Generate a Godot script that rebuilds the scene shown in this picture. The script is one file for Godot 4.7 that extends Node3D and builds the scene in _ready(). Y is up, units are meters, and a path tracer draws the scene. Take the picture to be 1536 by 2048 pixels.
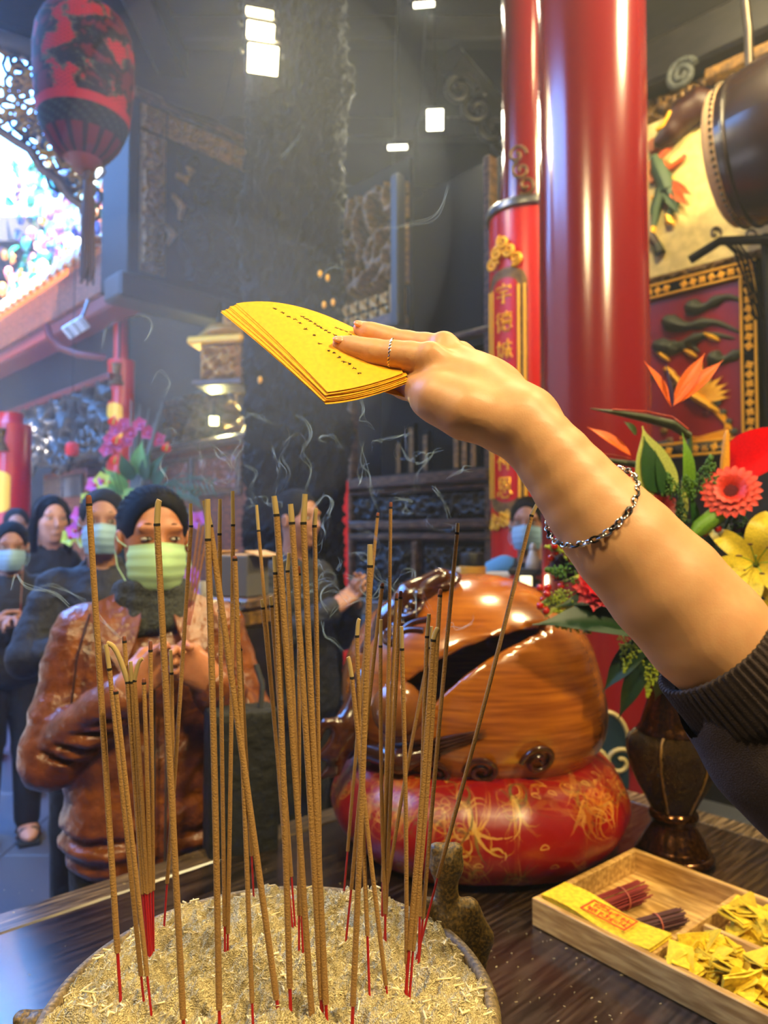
extends Node3D
# A smoky temple hall: censer full of incense, an arm passing yellow papers through the smoke,
# wooden fish on a red cushion, vase of flowers, worshippers, carved columns and cabinets.

const FPX := 1420.0
const EYE := Vector3(0, 1.5, 0)
const TABLE_Y := 0.85
var look_f := Vector3.FORWARD
var look_u := Vector3.UP
var rng := RandomNumberGenerator.new()
var taken := {}
var M := {}
var noise := FastNoiseLite.new()

# ---------------------------------------------------------------- pixel -> world
func ray(px: float, py: float) -> Vector3:
	return look_f + Vector3.RIGHT * ((px - 768.0) / FPX) - look_u * ((py - 1024.0) / FPX)

func P(px: float, py: float, d: float) -> Vector3:
	return EYE + ray(px, py) * d

func on_y(px: float, py: float, y: float) -> Vector3:
	var r := ray(px, py)
	return EYE + r * ((y - EYE.y) / r.y)

func on_plane(px: float, py: float, o: Vector3, n: Vector3) -> Vector3:
	var r := ray(px, py)
	return EYE + r * ((o - EYE).dot(n) / r.dot(n))

# ---------------------------------------------------------------- mesh builder (faces counter-clockwise here, flipped on commit)
class MB:
	var v := PackedVector3Array()
	var uv := PackedVector2Array()
	var col := PackedColorArray()
	var ix := PackedInt32Array()
	var tint := Color.WHITE
	var has_col := false

	func vert(p: Vector3, t := Vector2.ZERO) -> int:
		v.append(p)
		uv.append(t)
		col.append(tint)
		return v.size() - 1

	func tri(a: int, b: int, c: int) -> void:
		ix.append(a); ix.append(b); ix.append(c)

	func quad(a: int, b: int, c: int, d: int) -> void:
		tri(a, b, c)
		tri(a, c, d)

	func face(pts: Array) -> void:
		var s := v.size()
		for p in pts:
			vert(p)
		for k in range(1, pts.size() - 1):
			tri(s, s + k, s + k + 1)

	func box(c: Vector3, h: Vector3, b := Basis.IDENTITY, bev := 0.0) -> MB:
		# half sizes h; bevelled when bev > 0
		var e := minf(bev, minf(h.x, minf(h.y, h.z)) * 0.9)
		if e <= 0.0:
			for ax in 3:
				for s in [-1.0, 1.0]:
					var n := Vector3.ZERO; n[ax] = s
					var u := Vector3.ZERO; u[(ax + 1) % 3] = s
					var w := Vector3.ZERO; w[(ax + 2) % 3] = 1.0
					face([c + b * ((n - u - w) * h), c + b * ((n + u - w) * h), c + b * ((n + u + w) * h), c + b * ((n - u + w) * h)])
			return self
		var at := {}
		for sx in [-1, 1]:
			for sy in [-1, 1]:
				for sz in [-1, 1]:
					var s := Vector3(sx, sy, sz)
					for ax in 3:
						var p := s * (h - Vector3(e, e, e))
						p[ax] = s[ax] * h[ax]
						at[[sx, sy, sz, ax]] = c + b * p
		for ax in 3:
			var a1 := (ax + 1) % 3
			var a2 := (ax + 2) % 3
			for s in [-1, 1]:
				var q := []
				for o in ([[-1, -1], [1, -1], [1, 1], [-1, 1]] if s > 0 else [[-1, -1], [-1, 1], [1, 1], [1, -1]]):
					var k := [0, 0, 0]
					k[ax] = s; k[a1] = o[0]; k[a2] = o[1]
					q.append(at[[k[0], k[1], k[2], ax]])
				face(q)
			# edges parallel to ax
			for s1 in [-1, 1]:
				for s2 in [-1, 1]:
					var k0 := [0, 0, 0]
					k0[a1] = s1; k0[a2] = s2
					var lo := k0.duplicate(); lo[ax] = -1
					var hi := k0.duplicate(); hi[ax] = 1
					var q2 := [at[[lo[0], lo[1], lo[2], a1]], at[[hi[0], hi[1], hi[2], a1]], at[[hi[0], hi[1], hi[2], a2]], at[[lo[0], lo[1], lo[2], a2]]]
					if s1 * s2 > 0:
						q2.reverse()
					face(q2)
		for sx in [-1, 1]:
			for sy in [-1, 1]:
				for sz in [-1, 1]:
					var q3 := [at[[sx, sy, sz, 0]], at[[sx, sy, sz, 1]], at[[sx, sy, sz, 2]]]
					if sx * sy * sz < 0:
						q3.reverse()
					face(q3)
		return self

	func tube(pts: Array, rad: Variant, n := 8, cap := true, flat := 1.0) -> MB:
		# swept circle; rad is a number or one per point; flat squeezes the section
		var m := pts.size()
		var s := v.size()
		var nrm := Vector3.ZERO
		var lng := 0.0
		for i in m:
			var t: Vector3 = (pts[mini(i + 1, m - 1)] - pts[maxi(i - 1, 0)])
			t = t.normalized() if t.length() > 1e-9 else Vector3.UP
			if i == 0:
				nrm = t.cross(Vector3.UP if absf(t.y) < 0.9 else Vector3.RIGHT).normalized()
			else:
				nrm = (nrm - t * nrm.dot(t)).normalized()
				lng += (pts[i] - pts[i - 1]).length()
			var bi := t.cross(nrm)
			var r: float = rad[i] if rad is Array or rad is PackedFloat32Array else rad
			for k in n + 1:
				var a := TAU * k / n
				vert(pts[i] + (nrm * cos(a) + bi * sin(a) * flat) * r, Vector2(float(k) / n, lng))
		for i in m - 1:
			for k in n:
				var a := s + i * (n + 1) + k
				quad(a, a + 1, a + n + 2, a + n + 1)
		if cap:
			for e in [0, m - 1]:
				var q := []
				for k in n:
					q.append(v[s + e * (n + 1) + k])
				if e == 0:
					q.reverse()
				face(q)
		return self

	func lathe(prof: Array, n := 32, at := Transform3D.IDENTITY, wob = null) -> MB:
		# prof: Vector2(radius, height); a doubled point makes a crease; wob(angle, i, r) -> radius
		var s := v.size()
		var lng := 0.0
		for i in prof.size():
			if i > 0:
				lng += (prof[i] - prof[i - 1]).length()
			for k in n + 1:
				var a := TAU * k / n
				var r: float = prof[i].x
				if wob != null:
					r = wob.call(a, i, r, prof[i].y)
				vert(at * Vector3(cos(a) * r, prof[i].y, -sin(a) * r), Vector2(float(k) / n, lng))
		for i in prof.size() - 1:
			if prof[i].is_equal_approx(prof[i + 1]):
				continue
			for k in n:
				var a := s + i * (n + 1) + k
				quad(a, a + 1, a + n + 2, a + n + 1)
		return self

	func ball(c: Vector3, r: Vector3, n := 12, b := Basis.IDENTITY) -> MB:
		var prof := []
		var m := maxi(4, n / 2)
		for i in m + 1:
			var a := PI * i / m - PI / 2
			prof.append(Vector2(maxf(cos(a), 0.0001), sin(a)))
		return lathe(prof, n, Transform3D(b * Basis.from_scale(r), c))

	func grid(nu: int, nv: int, f: Callable, two := 0.0) -> MB:
		# f(u, v) -> Vector3 over 0..1; two > 0 gives a second skin that much behind (a thin sheet)
		var s := v.size()
		for j in nv + 1:
			for i in nu + 1:
				vert(f.call(float(i) / nu, float(j) / nv), Vector2(float(i) / nu, float(j) / nv))
		for j in nv:
			for i in nu:
				var a := s + j * (nu + 1) + i
				quad(a, a + 1, a + nu + 2, a + nu + 1)
		if two > 0.0:
			var nn := PackedVector3Array()
			nn.resize(v.size() - s)
			for j in nv + 1:
				for i in nu + 1:
					var a := s + j * (nu + 1) + i
					var du := v[s + j * (nu + 1) + mini(i + 1, nu)] - v[s + j * (nu + 1) + maxi(i - 1, 0)]
					var dv := v[s + mini(j + 1, nv) * (nu + 1) + i] - v[s + maxi(j - 1, 0) * (nu + 1) + i]
					nn[a - s] = du.cross(dv).normalized()
			var s2 := v.size()
			for k in nn.size():
				v.append(v[s + k] - nn[k] * two); uv.append(uv[s + k]); col.append(col[s + k])
			for j in nv:
				for i in nu:
					var a := s2 + j * (nu + 1) + i
					quad(a, a + nu + 1, a + nu + 2, a + 1)
			var edge := []
			for i in nu: edge.append(i)
			for j in nv: edge.append(nu + j * (nu + 1))
			for i in nu: edge.append(nv * (nu + 1) + nu - i)
			for j in nv: edge.append((nv - j) * (nu + 1))
			for k in edge.size():
				var a: int = edge[k]
				var b: int = edge[(k + 1) % edge.size()]
				face([v[s + b], v[s + a], v[s2 + a], v[s2 + b]])
		return self

	func prism(pts: PackedVector2Array, z0: float, z1: float, at := Transform3D.IDENTITY) -> MB:
		# outline (any winding) drawn in x, y and extruded from z0 to z1
		var p := pts.duplicate()
		if Geometry2D.is_polygon_clockwise(p):
			p.reverse()
		var tr := Geometry2D.triangulate_polygon(p)
		var s := v.size()
		for q in p: vert(at * Vector3(q.x, q.y, z1))
		for q in p: vert(at * Vector3(q.x, q.y, z0))
		for k in range(0, tr.size(), 3):
			var a := tr[k]; var b := tr[k + 1]; var c := tr[k + 2]
			if (p[b] - p[a]).cross(p[c] - p[a]) < 0:
				var t := b; b = c; c = t
			tri(s + a, s + b, s + c)
			tri(s + p.size() + a, s + p.size() + c, s + p.size() + b)
		for k in p.size():
			var a := p[k]; var b := p[(k + 1) % p.size()]
			face([at * Vector3(a.x, a.y, z0), at * Vector3(b.x, b.y, z0), at * Vector3(b.x, b.y, z1), at * Vector3(a.x, a.y, z1)])
		return self

	func crumple(amp: float, scale: Vector3, sd: int) -> MB:
		# cloth and leather creases: ridged folds pushed in and out along the skin
		var n := FastNoiseLite.new()
		n.seed = sd
		n.frequency = 1.0
		n.fractal_type = FastNoiseLite.FRACTAL_RIDGED
		n.fractal_octaves = 2
		n.domain_warp_enabled = true
		n.domain_warp_amplitude = 0.5
		var nn := PackedVector3Array()
		nn.resize(v.size())
		for k in range(0, ix.size(), 3):
			var f := (v[ix[k + 1]] - v[ix[k]]).cross(v[ix[k + 2]] - v[ix[k]])
			nn[ix[k]] += f; nn[ix[k + 1]] += f; nn[ix[k + 2]] += f
		for k in v.size():
			v[k] += nn[k].normalized() * amp * n.get_noise_3d(v[k].x * scale.x, v[k].y * scale.y, v[k].z * scale.z)
		return self

	func mesh() -> ArrayMesh:
		var nn := PackedVector3Array()
		nn.resize(v.size())
		var out := PackedInt32Array()
		out.resize(ix.size())
		for k in range(0, ix.size(), 3):
			var a := ix[k]; var b := ix[k + 1]; var c := ix[k + 2]
			var n := (v[b] - v[a]).cross(v[c] - v[a])
			nn[a] += n; nn[b] += n; nn[c] += n
			out[k] = a; out[k + 1] = c; out[k + 2] = b
		for k in nn.size():
			nn[k] = nn[k].normalized() if nn[k].length_squared() > 1e-24 else Vector3.UP
		var arr := []
		arr.resize(Mesh.ARRAY_MAX)
		arr[Mesh.ARRAY_VERTEX] = v
		arr[Mesh.ARRAY_NORMAL] = nn
		arr[Mesh.ARRAY_TEX_UV] = uv
		if has_col:
			arr[Mesh.ARRAY_COLOR] = col
		arr[Mesh.ARRAY_INDEX] = out
		var m := ArrayMesh.new()
		m.add_surface_from_arrays(Mesh.PRIMITIVE_TRIANGLES, arr)
		return m

# ---------------------------------------------------------------- distance field -> one continuous skin (surface nets)
class Net:
	var o: Vector3
	var c: float
	var nx: int
	var ny: int
	var nz: int
	var d := PackedFloat32Array()

	func _init(lo: Vector3, hi: Vector3, cell: float) -> void:
		o = lo; c = cell
		nx = int(ceil((hi.x - lo.x) / cell)) + 1
		ny = int(ceil((hi.y - lo.y) / cell)) + 1
		nz = int(ceil((hi.z - lo.z) / cell)) + 1
		d.resize(nx * ny * nz)
		d.fill(1000.0)

	func span(lo: Vector3, hi: Vector3) -> Array:
		var a := ((lo - o) / c).floor()
		var b := ((hi - o) / c).ceil()
		return [maxi(0, int(a.x)), mini(nx - 1, int(b.x)), maxi(0, int(a.y)), mini(ny - 1, int(b.y)), maxi(0, int(a.z)), mini(nz - 1, int(b.z))]

	func cone(a: Vector3, b: Vector3, ra: float, rb: float, k := 0.01, cut := false) -> Net:
		var m := maxf(ra, rb) + k + c * 3.0
		var e := Vector3(m, m, m)
		var s := span(a.min(b) - e, a.max(b) + e)
		var ab := b - a
		var l2 := maxf(ab.length_squared(), 1e-12)
		for z in range(s[4], s[5] + 1):
			for y in range(s[2], s[3] + 1):
				var row := (z * ny + y) * nx
				var q := Vector3(o.x + s[0] * c, o.y + y * c, o.z + z * c) - a
				for x in range(s[0], s[1] + 1):
					var t := clampf(q.dot(ab) / l2, 0.0, 1.0)
					var dd := (q - ab * t).length() - (ra + (rb - ra) * t)
					q.x += c
					var i := row + x
					var was := d[i]
					if cut:
						dd = -dd
						var h2 := maxf(k - absf(was - dd), 0.0) / k
						d[i] = maxf(was, dd) + h2 * h2 * k * 0.25
					else:
						var h := maxf(k - absf(was - dd), 0.0) / k
						d[i] = minf(was, dd) - h * h * k * 0.25
		return self

	func chain(pts: Array, rad: Array, k := 0.01) -> Net:
		for i in pts.size() - 1:
			cone(pts[i], pts[i + 1], rad[i], rad[i + 1], k)
		return self

	func ell(p: Vector3, r: Vector3, k := 0.01, b := Basis.IDENTITY, cut := false, cuts_box := false) -> Net:
		# ellipsoid, or rounded box with cuts_box
		var m := maxf(r.x, maxf(r.y, r.z)) * (1.75 if cuts_box else 1.0) + k + c * 3.0
		var e := Vector3(m, m, m)
		var s := span(p - e, p + e)
		var inv := b.transposed()
		var step := inv.x * c
		for z in range(s[4], s[5] + 1):
			for y in range(s[2], s[3] + 1):
				var row := (z * ny + y) * nx
				var q := inv * (Vector3(o.x + s[0] * c, o.y + y * c, o.z + z * c) - p)
				for x in range(s[0], s[1] + 1):
					var dd: float
					if cuts_box:
						var w := q.abs() - r
						dd = w.max(Vector3.ZERO).length() + minf(maxf(w.x, maxf(w.y, w.z)), 0.0)
					else:
						var u := q / r
						var k0 := u.length()
						dd = k0 * (k0 - 1.0) / maxf((u / r).length(), 1e-6)
					q += step
					var i := row + x
					var was := d[i]
					if cut:
						dd = -dd
						var h2 := maxf(k - absf(was - dd), 0.0) / k
						d[i] = maxf(was, dd) + h2 * h2 * k * 0.25
					else:
						var h := maxf(k - absf(was - dd), 0.0) / k
						d[i] = minf(was, dd) - h * h * k * 0.25
		return self

	func into(mb: MB) -> MB:
		var at := {}
		var far := c * 3.0
		var sy := nx
		var sz := nx * ny
		var off := [0, 1, sy, sy + 1, sz, sz + 1, sz + sy, sz + sy + 1]
		var ed := [[0, 1], [2, 3], [4, 5], [6, 7], [0, 2], [1, 3], [4, 6], [5, 7], [0, 4], [1, 5], [2, 6], [3, 7]]
		for z in nz - 1:
			for y in ny - 1:
				var row := (z * ny + y) * nx
				for x in nx - 1:
					var i := row + x
					if absf(d[i]) > far:
						continue
					var inside := 0
					for k in 8:
						if d[i + off[k]] < 0.0:
							inside += 1
					if inside == 0 or inside == 8:
						continue
					var sum := Vector3.ZERO
					var n := 0
					for e in ed:
						var a: float = d[i + off[e[0]]]
						var b: float = d[i + off[e[1]]]
						if (a < 0.0) != (b < 0.0):
							var t := a / (a - b)
							var c0: int = e[0]
							var c1: int = e[1]
							sum += Vector3(c0 & 1, (c0 >> 1) & 1, c0 >> 2).lerp(Vector3(c1 & 1, (c1 >> 1) & 1, c1 >> 2), t)
							n += 1
					at[i] = mb.vert(o + (Vector3(x, y, z) + sum / n) * c)
		for i in at:
			var x: int = i % nx
			var y: int = (i / nx) % ny
			var z: int = i / sz
			var here: bool = d[i] < 0.0
			if y > 0 and z > 0 and here != (d[i + 1] < 0.0) and at.has(i - sy) and at.has(i - sz) and at.has(i - sy - sz):
				if here: mb.quad(at[i - sy - sz], at[i - sz], at[i], at[i - sy])
				else: mb.quad(at[i - sy - sz], at[i - sy], at[i], at[i - sz])
			if x > 0 and z > 0 and here != (d[i + sy] < 0.0) and at.has(i - 1) and at.has(i - sz) and at.has(i - 1 - sz):
				if here: mb.quad(at[i - 1 - sz], at[i - 1], at[i], at[i - sz])
				else: mb.quad(at[i - 1 - sz], at[i - sz], at[i], at[i - 1])
			if x > 0 and y > 0 and here != (d[i + sz] < 0.0) and at.has(i - 1) and at.has(i - sy) and at.has(i - 1 - sy):
				if here: mb.quad(at[i - 1 - sy], at[i - sy], at[i], at[i - 1])
				else: mb.quad(at[i - 1 - sy], at[i - 1], at[i], at[i - sy])
		return mb

# ---------------------------------------------------------------- nodes
func numbered(called: String) -> String:
	taken[called] = taken.get(called, -1) + 1
	return called if taken[called] == 0 else "%s_%03d" % [called, taken[called]]

func tag(o: Node3D, label := "", category := "", group := "", kind := "") -> Node3D:
	if label: o.set_meta("label", label)
	if category: o.set_meta("category", category)
	if group: o.set_meta("group", group)
	if kind: o.set_meta("kind", kind)
	return o

func thing(called: String, label: String, category: String, at := Vector3.ZERO, group := "", turn := 0.0) -> Node3D:
	var o := Node3D.new()
	o.name = numbered(called)
	add_child(o)
	o.position = at
	o.rotation.y = turn
	tag(o, label, category, group)
	return o

# a mesh built in world coordinates, hung under a parent (moved into the parent's own axes)
func part(called: String, mb: Variant, m: Material, parent: Node3D, world := true, label := "") -> MeshInstance3D:
	var o := MeshInstance3D.new()
	o.name = called
	o.mesh = mb.mesh() if mb is MB else mb
	o.material_override = m
	o.cast_shadow = GeometryInstance3D.SHADOW_CASTING_SETTING_ON
	parent.add_child(o, true)
	if world:
		o.transform = global_of(parent).affine_inverse()
	if label: o.set_meta("label", label)
	return o

func global_of(n: Node3D) -> Transform3D:
	var t := n.transform
	var p := n.get_parent()
	while p != self and p is Node3D:
		t = p.transform * t
		p = p.get_parent()
	return t

func solo(called: String, mb: MB, m: Material, label: String, category: String, group := "", kind := "") -> MeshInstance3D:
	# one-mesh thing: origin moved to the middle of its underside
	var lo := mb.v[0]
	var hi := mb.v[0]
	for p in mb.v:
		lo = lo.min(p); hi = hi.max(p)
	var base := Vector3((lo.x + hi.x) / 2, lo.y, (lo.z + hi.z) / 2)
	for k in mb.v.size():
		mb.v[k] -= base
	var o := MeshInstance3D.new()
	o.name = numbered(called)
	o.mesh = mb.mesh()
	o.material_override = m
	add_child(o)
	o.position = base
	tag(o, label, category, group, kind)
	return o

func struct(called: String, mb: MB, m: Material, label := "") -> MeshInstance3D:
	var o := MeshInstance3D.new()
	o.name = called
	o.mesh = mb.mesh()
	o.material_override = m
	add_child(o, true)
	tag(o, label, "", "", "structure")
	return o

# ---------------------------------------------------------------- materials
func ntex(freq: float, lo: Color, hi: Color, sd := 1, oct := 4, size := 256, typ := FastNoiseLite.TYPE_SIMPLEX_SMOOTH, mid := 0.5, ridged := false, soft := 0.25) -> NoiseTexture2D:
	var n := FastNoiseLite.new()
	n.seed = sd
	n.noise_type = typ
	n.frequency = freq
	n.fractal_octaves = oct
	if ridged: n.fractal_type = FastNoiseLite.FRACTAL_RIDGED
	var t := NoiseTexture2D.new()
	t.width = size; t.height = size
	t.seamless = true
	t.noise = n
	var g := Gradient.new()
	g.offsets = PackedFloat32Array([clampf(mid - soft, 0, 1), clampf(mid + soft, 0, 1)])
	g.colors = PackedColorArray([lo, hi])
	t.color_ramp = g
	return t

func mat(key: String, c: Color, rough := 0.6, metal := 0.0, tex: Texture2D = null, scale := Vector3.ONE, bump: Texture2D = null, bump_cm := 0.0, spec := 0.5) -> StandardMaterial3D:
	var m := StandardMaterial3D.new()
	m.resource_name = key
	m.albedo_color = c
	m.roughness = rough
	m.metallic = metal
	m.metallic_specular = spec
	if tex or bump:
		m.uv1_triplanar = true
		m.uv1_scale = scale
	if tex: m.albedo_texture = tex
	if bump:
		m.heightmap_enabled = true
		m.heightmap_texture = bump
		m.heightmap_scale = bump_cm
	M[key] = m
	return m

func grey(v: float) -> Color:
	return Color(v, v, v)

# ---------------------------------------------------------------- planes seen edge-on: a wall's own axes
class Wall:
	var o: Vector3
	var b: Basis
	var turn: float
	var main: Node3D

	func _init(scene: Node3D, at: Vector3, yaw: float) -> void:
		main = scene; o = at; turn = yaw
		b = Basis(Vector3.UP, yaw)

	func L(px: float, py: float, z := 0.0) -> Vector3:
		var p: Vector3 = main.on_plane(px, py, o + b.z * z, b.z)
		return b.transposed() * (p - o)

	func rect(mb: MB, x0: float, y0: float, x1: float, y1: float, z0: float, z1: float, bev := 0.0) -> MB:
		# a board given by two opposite corners in the picture, from z0 to z1 in front of the plane
		var p: Vector3 = L(x0, y0)
		var q: Vector3 = L(x1, y1)
		var c := (p + q) / 2
		return mb.box(Vector3(c.x, c.y, (z0 + z1) / 2), Vector3(absf(q.x - p.x) / 2, absf(q.y - p.y) / 2, absf(z1 - z0) / 2), Basis.IDENTITY, bev)

	func bar(mb: MB, lx0: float, ly0: float, lx1: float, ly1: float, z0: float, z1: float, bev := 0.0) -> MB:
		return mb.box(Vector3((lx0 + lx1) / 2, (ly0 + ly1) / 2, (z0 + z1) / 2), Vector3(absf(lx1 - lx0) / 2, absf(ly1 - ly0) / 2, absf(z1 - z0) / 2), Basis.IDENTITY, bev)

func wall_thing(w: Wall, called: String, label: String, category: String, group := "") -> Node3D:
	return thing(called, label, category, w.o, group, w.turn)

# ---------------------------------------------------------------- camera, sky, lamps
func setup_view() -> void:
	var cam := Camera3D.new()
	cam.name = "camera"
	add_child(cam)
	cam.position = EYE
	cam.rotation_degrees.x = 2.0
	cam.fov = rad_to_deg(2.0 * atan(1024.0 / FPX))
	cam.near = 0.02
	cam.far = 100.0
	var lens := CameraAttributesPhysical.new()
	lens.frustum_focal_length = 12.0 / (1024.0 / FPX)
	lens.frustum_focus_distance = 0.6
	lens.exposure_aperture = 4.3
	lens.frustum_near = 0.02
	lens.frustum_far = 100.0
	cam.attributes = lens
	look_f = -cam.basis.z
	look_u = cam.basis.y

	var env := Environment.new()
	env.background_mode = Environment.BG_SKY
	var sky := Sky.new()
	var sm := ProceduralSkyMaterial.new()
	sm.sky_top_color = Color(0.36, 0.60, 0.95)
	sm.sky_horizon_color = Color(0.55, 0.72, 0.97)
	sm.ground_bottom_color = Color(0.2, 0.2, 0.22)
	sm.ground_horizon_color = Color(0.4, 0.45, 0.55)
	sm.sky_energy_multiplier = 1.0
	sm.sun_angle_max = 1.0
	sky.sky_material = sm
	env.sky = sky
	env.background_energy_multiplier = 22.0
	env.tonemap_mode = Environment.TONE_MAPPER_LINEAR
	env.tonemap_exposure = 1.2
	env.sdfgi_enabled = true
	env.ssao_enabled = true
	env.ssil_enabled = true
	env.volumetric_fog_enabled = true
	env.volumetric_fog_density = 0.0095
	env.volumetric_fog_albedo = Color(0.93, 0.96, 1.0)
	env.volumetric_fog_anisotropy = 0.5
	var we := WorldEnvironment.new()
	we.name = "surroundings"
	we.environment = env
	add_child(we)

	var sun := DirectionalLight3D.new()
	sun.name = "sun"
	add_child(sun)
	sun.look_at_from_position(Vector3(0.6, 9, 3.6), Vector3.ZERO)
	sun.light_energy = 40.0
	sun.light_color = Color(1.0, 0.92, 0.8)
	sun.light_angular_distance = 0.6
	sun.shadow_enabled = true

# an LED flood lamp: housing, glowing face and a light of the same size just in front of it
func flood(at: Vector3, aim: Vector3, w: float, h: float, energy: float, tint: Color, glow: float, called: String, label: String, group := "") -> Node3D:
	var o := Node3D.new()
	o.name = numbered(called)
	add_child(o)
	o.look_at_from_position(at, aim, Vector3.UP)
	tag(o, label, "lamp", group)
	var mb := MB.new()
	mb.box(Vector3(0, 0, 0.045), Vector3(w / 2 + 0.012, h / 2 + 0.012, 0.035), Basis.IDENTITY, 0.006)
	for k in 5:
		mb.box(Vector3((k - 2) * w / 5.0, 0, 0.095), Vector3(0.004, h / 2, 0.018))
	part("housing", mb, M.lamp_metal, o, false)
	mb = MB.new()
	mb.tube([Vector3(-w / 2 - 0.02, 0, 0.03), Vector3(-w / 2 - 0.03, 0, 0.14), Vector3(0, 0, 0.2), Vector3(w / 2 + 0.03, 0, 0.14), Vector3(w / 2 + 0.02, 0, 0.03)], 0.008, 6)
	part("bracket", mb, M.lamp_metal, o, false)
	if called != "desk_lamp" and at.y < 5.3:
		var inv := o.transform.affine_inverse()
		part("hanger_rod", MB.new().tube([inv * (at + Vector3(0, 0.02, 0) + o.basis.z * 0.19), inv * (Vector3(at.x, 5.58, at.z) + o.basis.z * 0.19)], 0.007, 6), M.lamp_metal, o, false)
	var face := StandardMaterial3D.new()
	face.resource_name = "lamp_glow"
	face.albedo_color = Color(0.9, 0.9, 0.85)
	face.emission_enabled = true
	face.emission = tint
	face.emission_energy_multiplier = glow
	mb = MB.new().box(Vector3(0, 0, 0.005), Vector3(w / 2, h / 2, 0.006), Basis.IDENTITY, 0.003)
	part("glowing_face", mb, face, o, false)
	var l := AreaLight3D.new()
	l.name = "lamp_light"
	l.area_size = Vector2(w, h)
	l.light_energy = energy
	l.light_color = tint
	l.shadow_enabled = true
	l.area_range = 20.0
	l.area_attenuation = 2.0
	o.add_child(l)
	l.position = Vector3(0, 0, -0.012)
	return o

func setup_lamps() -> void:
	mat("lamp_metal", Color(0.08, 0.08, 0.085), 0.5, 0.6)
	var warm := Color(1.0, 0.905, 0.67)
	var white := Color(1.0, 0.97, 0.84)
	# the three flood lamps above the altar, seen through the smoke
	flood(P(519, 32, 3.35), Vector3(0.1, 0.9, -0.7), 0.125, 0.055, 0.25, warm, 7.0, "flood_lamp", "topmost and thinnest of three stacked glowing flood lamps", "stacked flood lamps")
	flood(P(521, 67, 3.3), Vector3(0.1, 0.9, -0.7), 0.125, 0.085, 0.35, warm, 8.0, "flood_lamp", "middle one of three stacked glowing flood lamps", "stacked flood lamps")
	flood(P(526, 120, 3.25), Vector3(0.05, 0.95, -0.6), 0.135, 0.115, 1.6, warm, 12.0, "flood_lamp", "lowest and brightest of three stacked glowing flood lamps", "stacked flood lamps")
	flood(P(870, 240, 4.6), P(900, 700, 1.0), 0.105, 0.12, 1.2, white, 6.0, "panel_lamp", "square white panel lamp glowing alone below the dark roof")
	flood(P(795, 295, 4.7), P(700, 900, 2.0), 0.13, 0.03, 0.6, white, 5.0, "bar_lamp", "short glowing bar lamp just under the square panel lamp")
	flood(P(848, 10, 4.4), P(800, 900, 2.5), 0.13, 0.03, 0.6, white, 5.0, "bar_lamp", "slanted glowing bar lamp high up under the roof")
	# the hall's lamps over the worshippers' side, behind and above the camera
	flood(Vector3(1.5, 3.9, 1.0), Vector3(0.1, 1.0, -1.1), 0.4, 0.3, 12.5, warm, 8.0, "ceiling_flood_lamp", "wide warm flood lamp hung above the offering table")
	flood(Vector3(-1.1, 4.2, 0.9), Vector3(0.0, 1.1, -1.2), 0.5, 0.35, 8.0, warm, 8.0, "ceiling_flood_lamp", "second warm flood lamp hung toward the open courtyard side")
	flood(Vector3(2.2, 4.6, -1.4), P(1420, 560, 4.0), 0.4, 0.3, 22.0, warm, 8.0, "ceiling_flood_lamp", "unseen warm flood lamp added to light the drum and painted wall")  # added out of view to brighten the drum and painted panels
	flood(Vector3(0.9, 4.7, -2.4), P(790, 850, 4.9), 0.4, 0.3, 13.0, warm, 8.0, "ceiling_flood_lamp", "warm flood lamp lighting the carved cabinet front")

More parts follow.
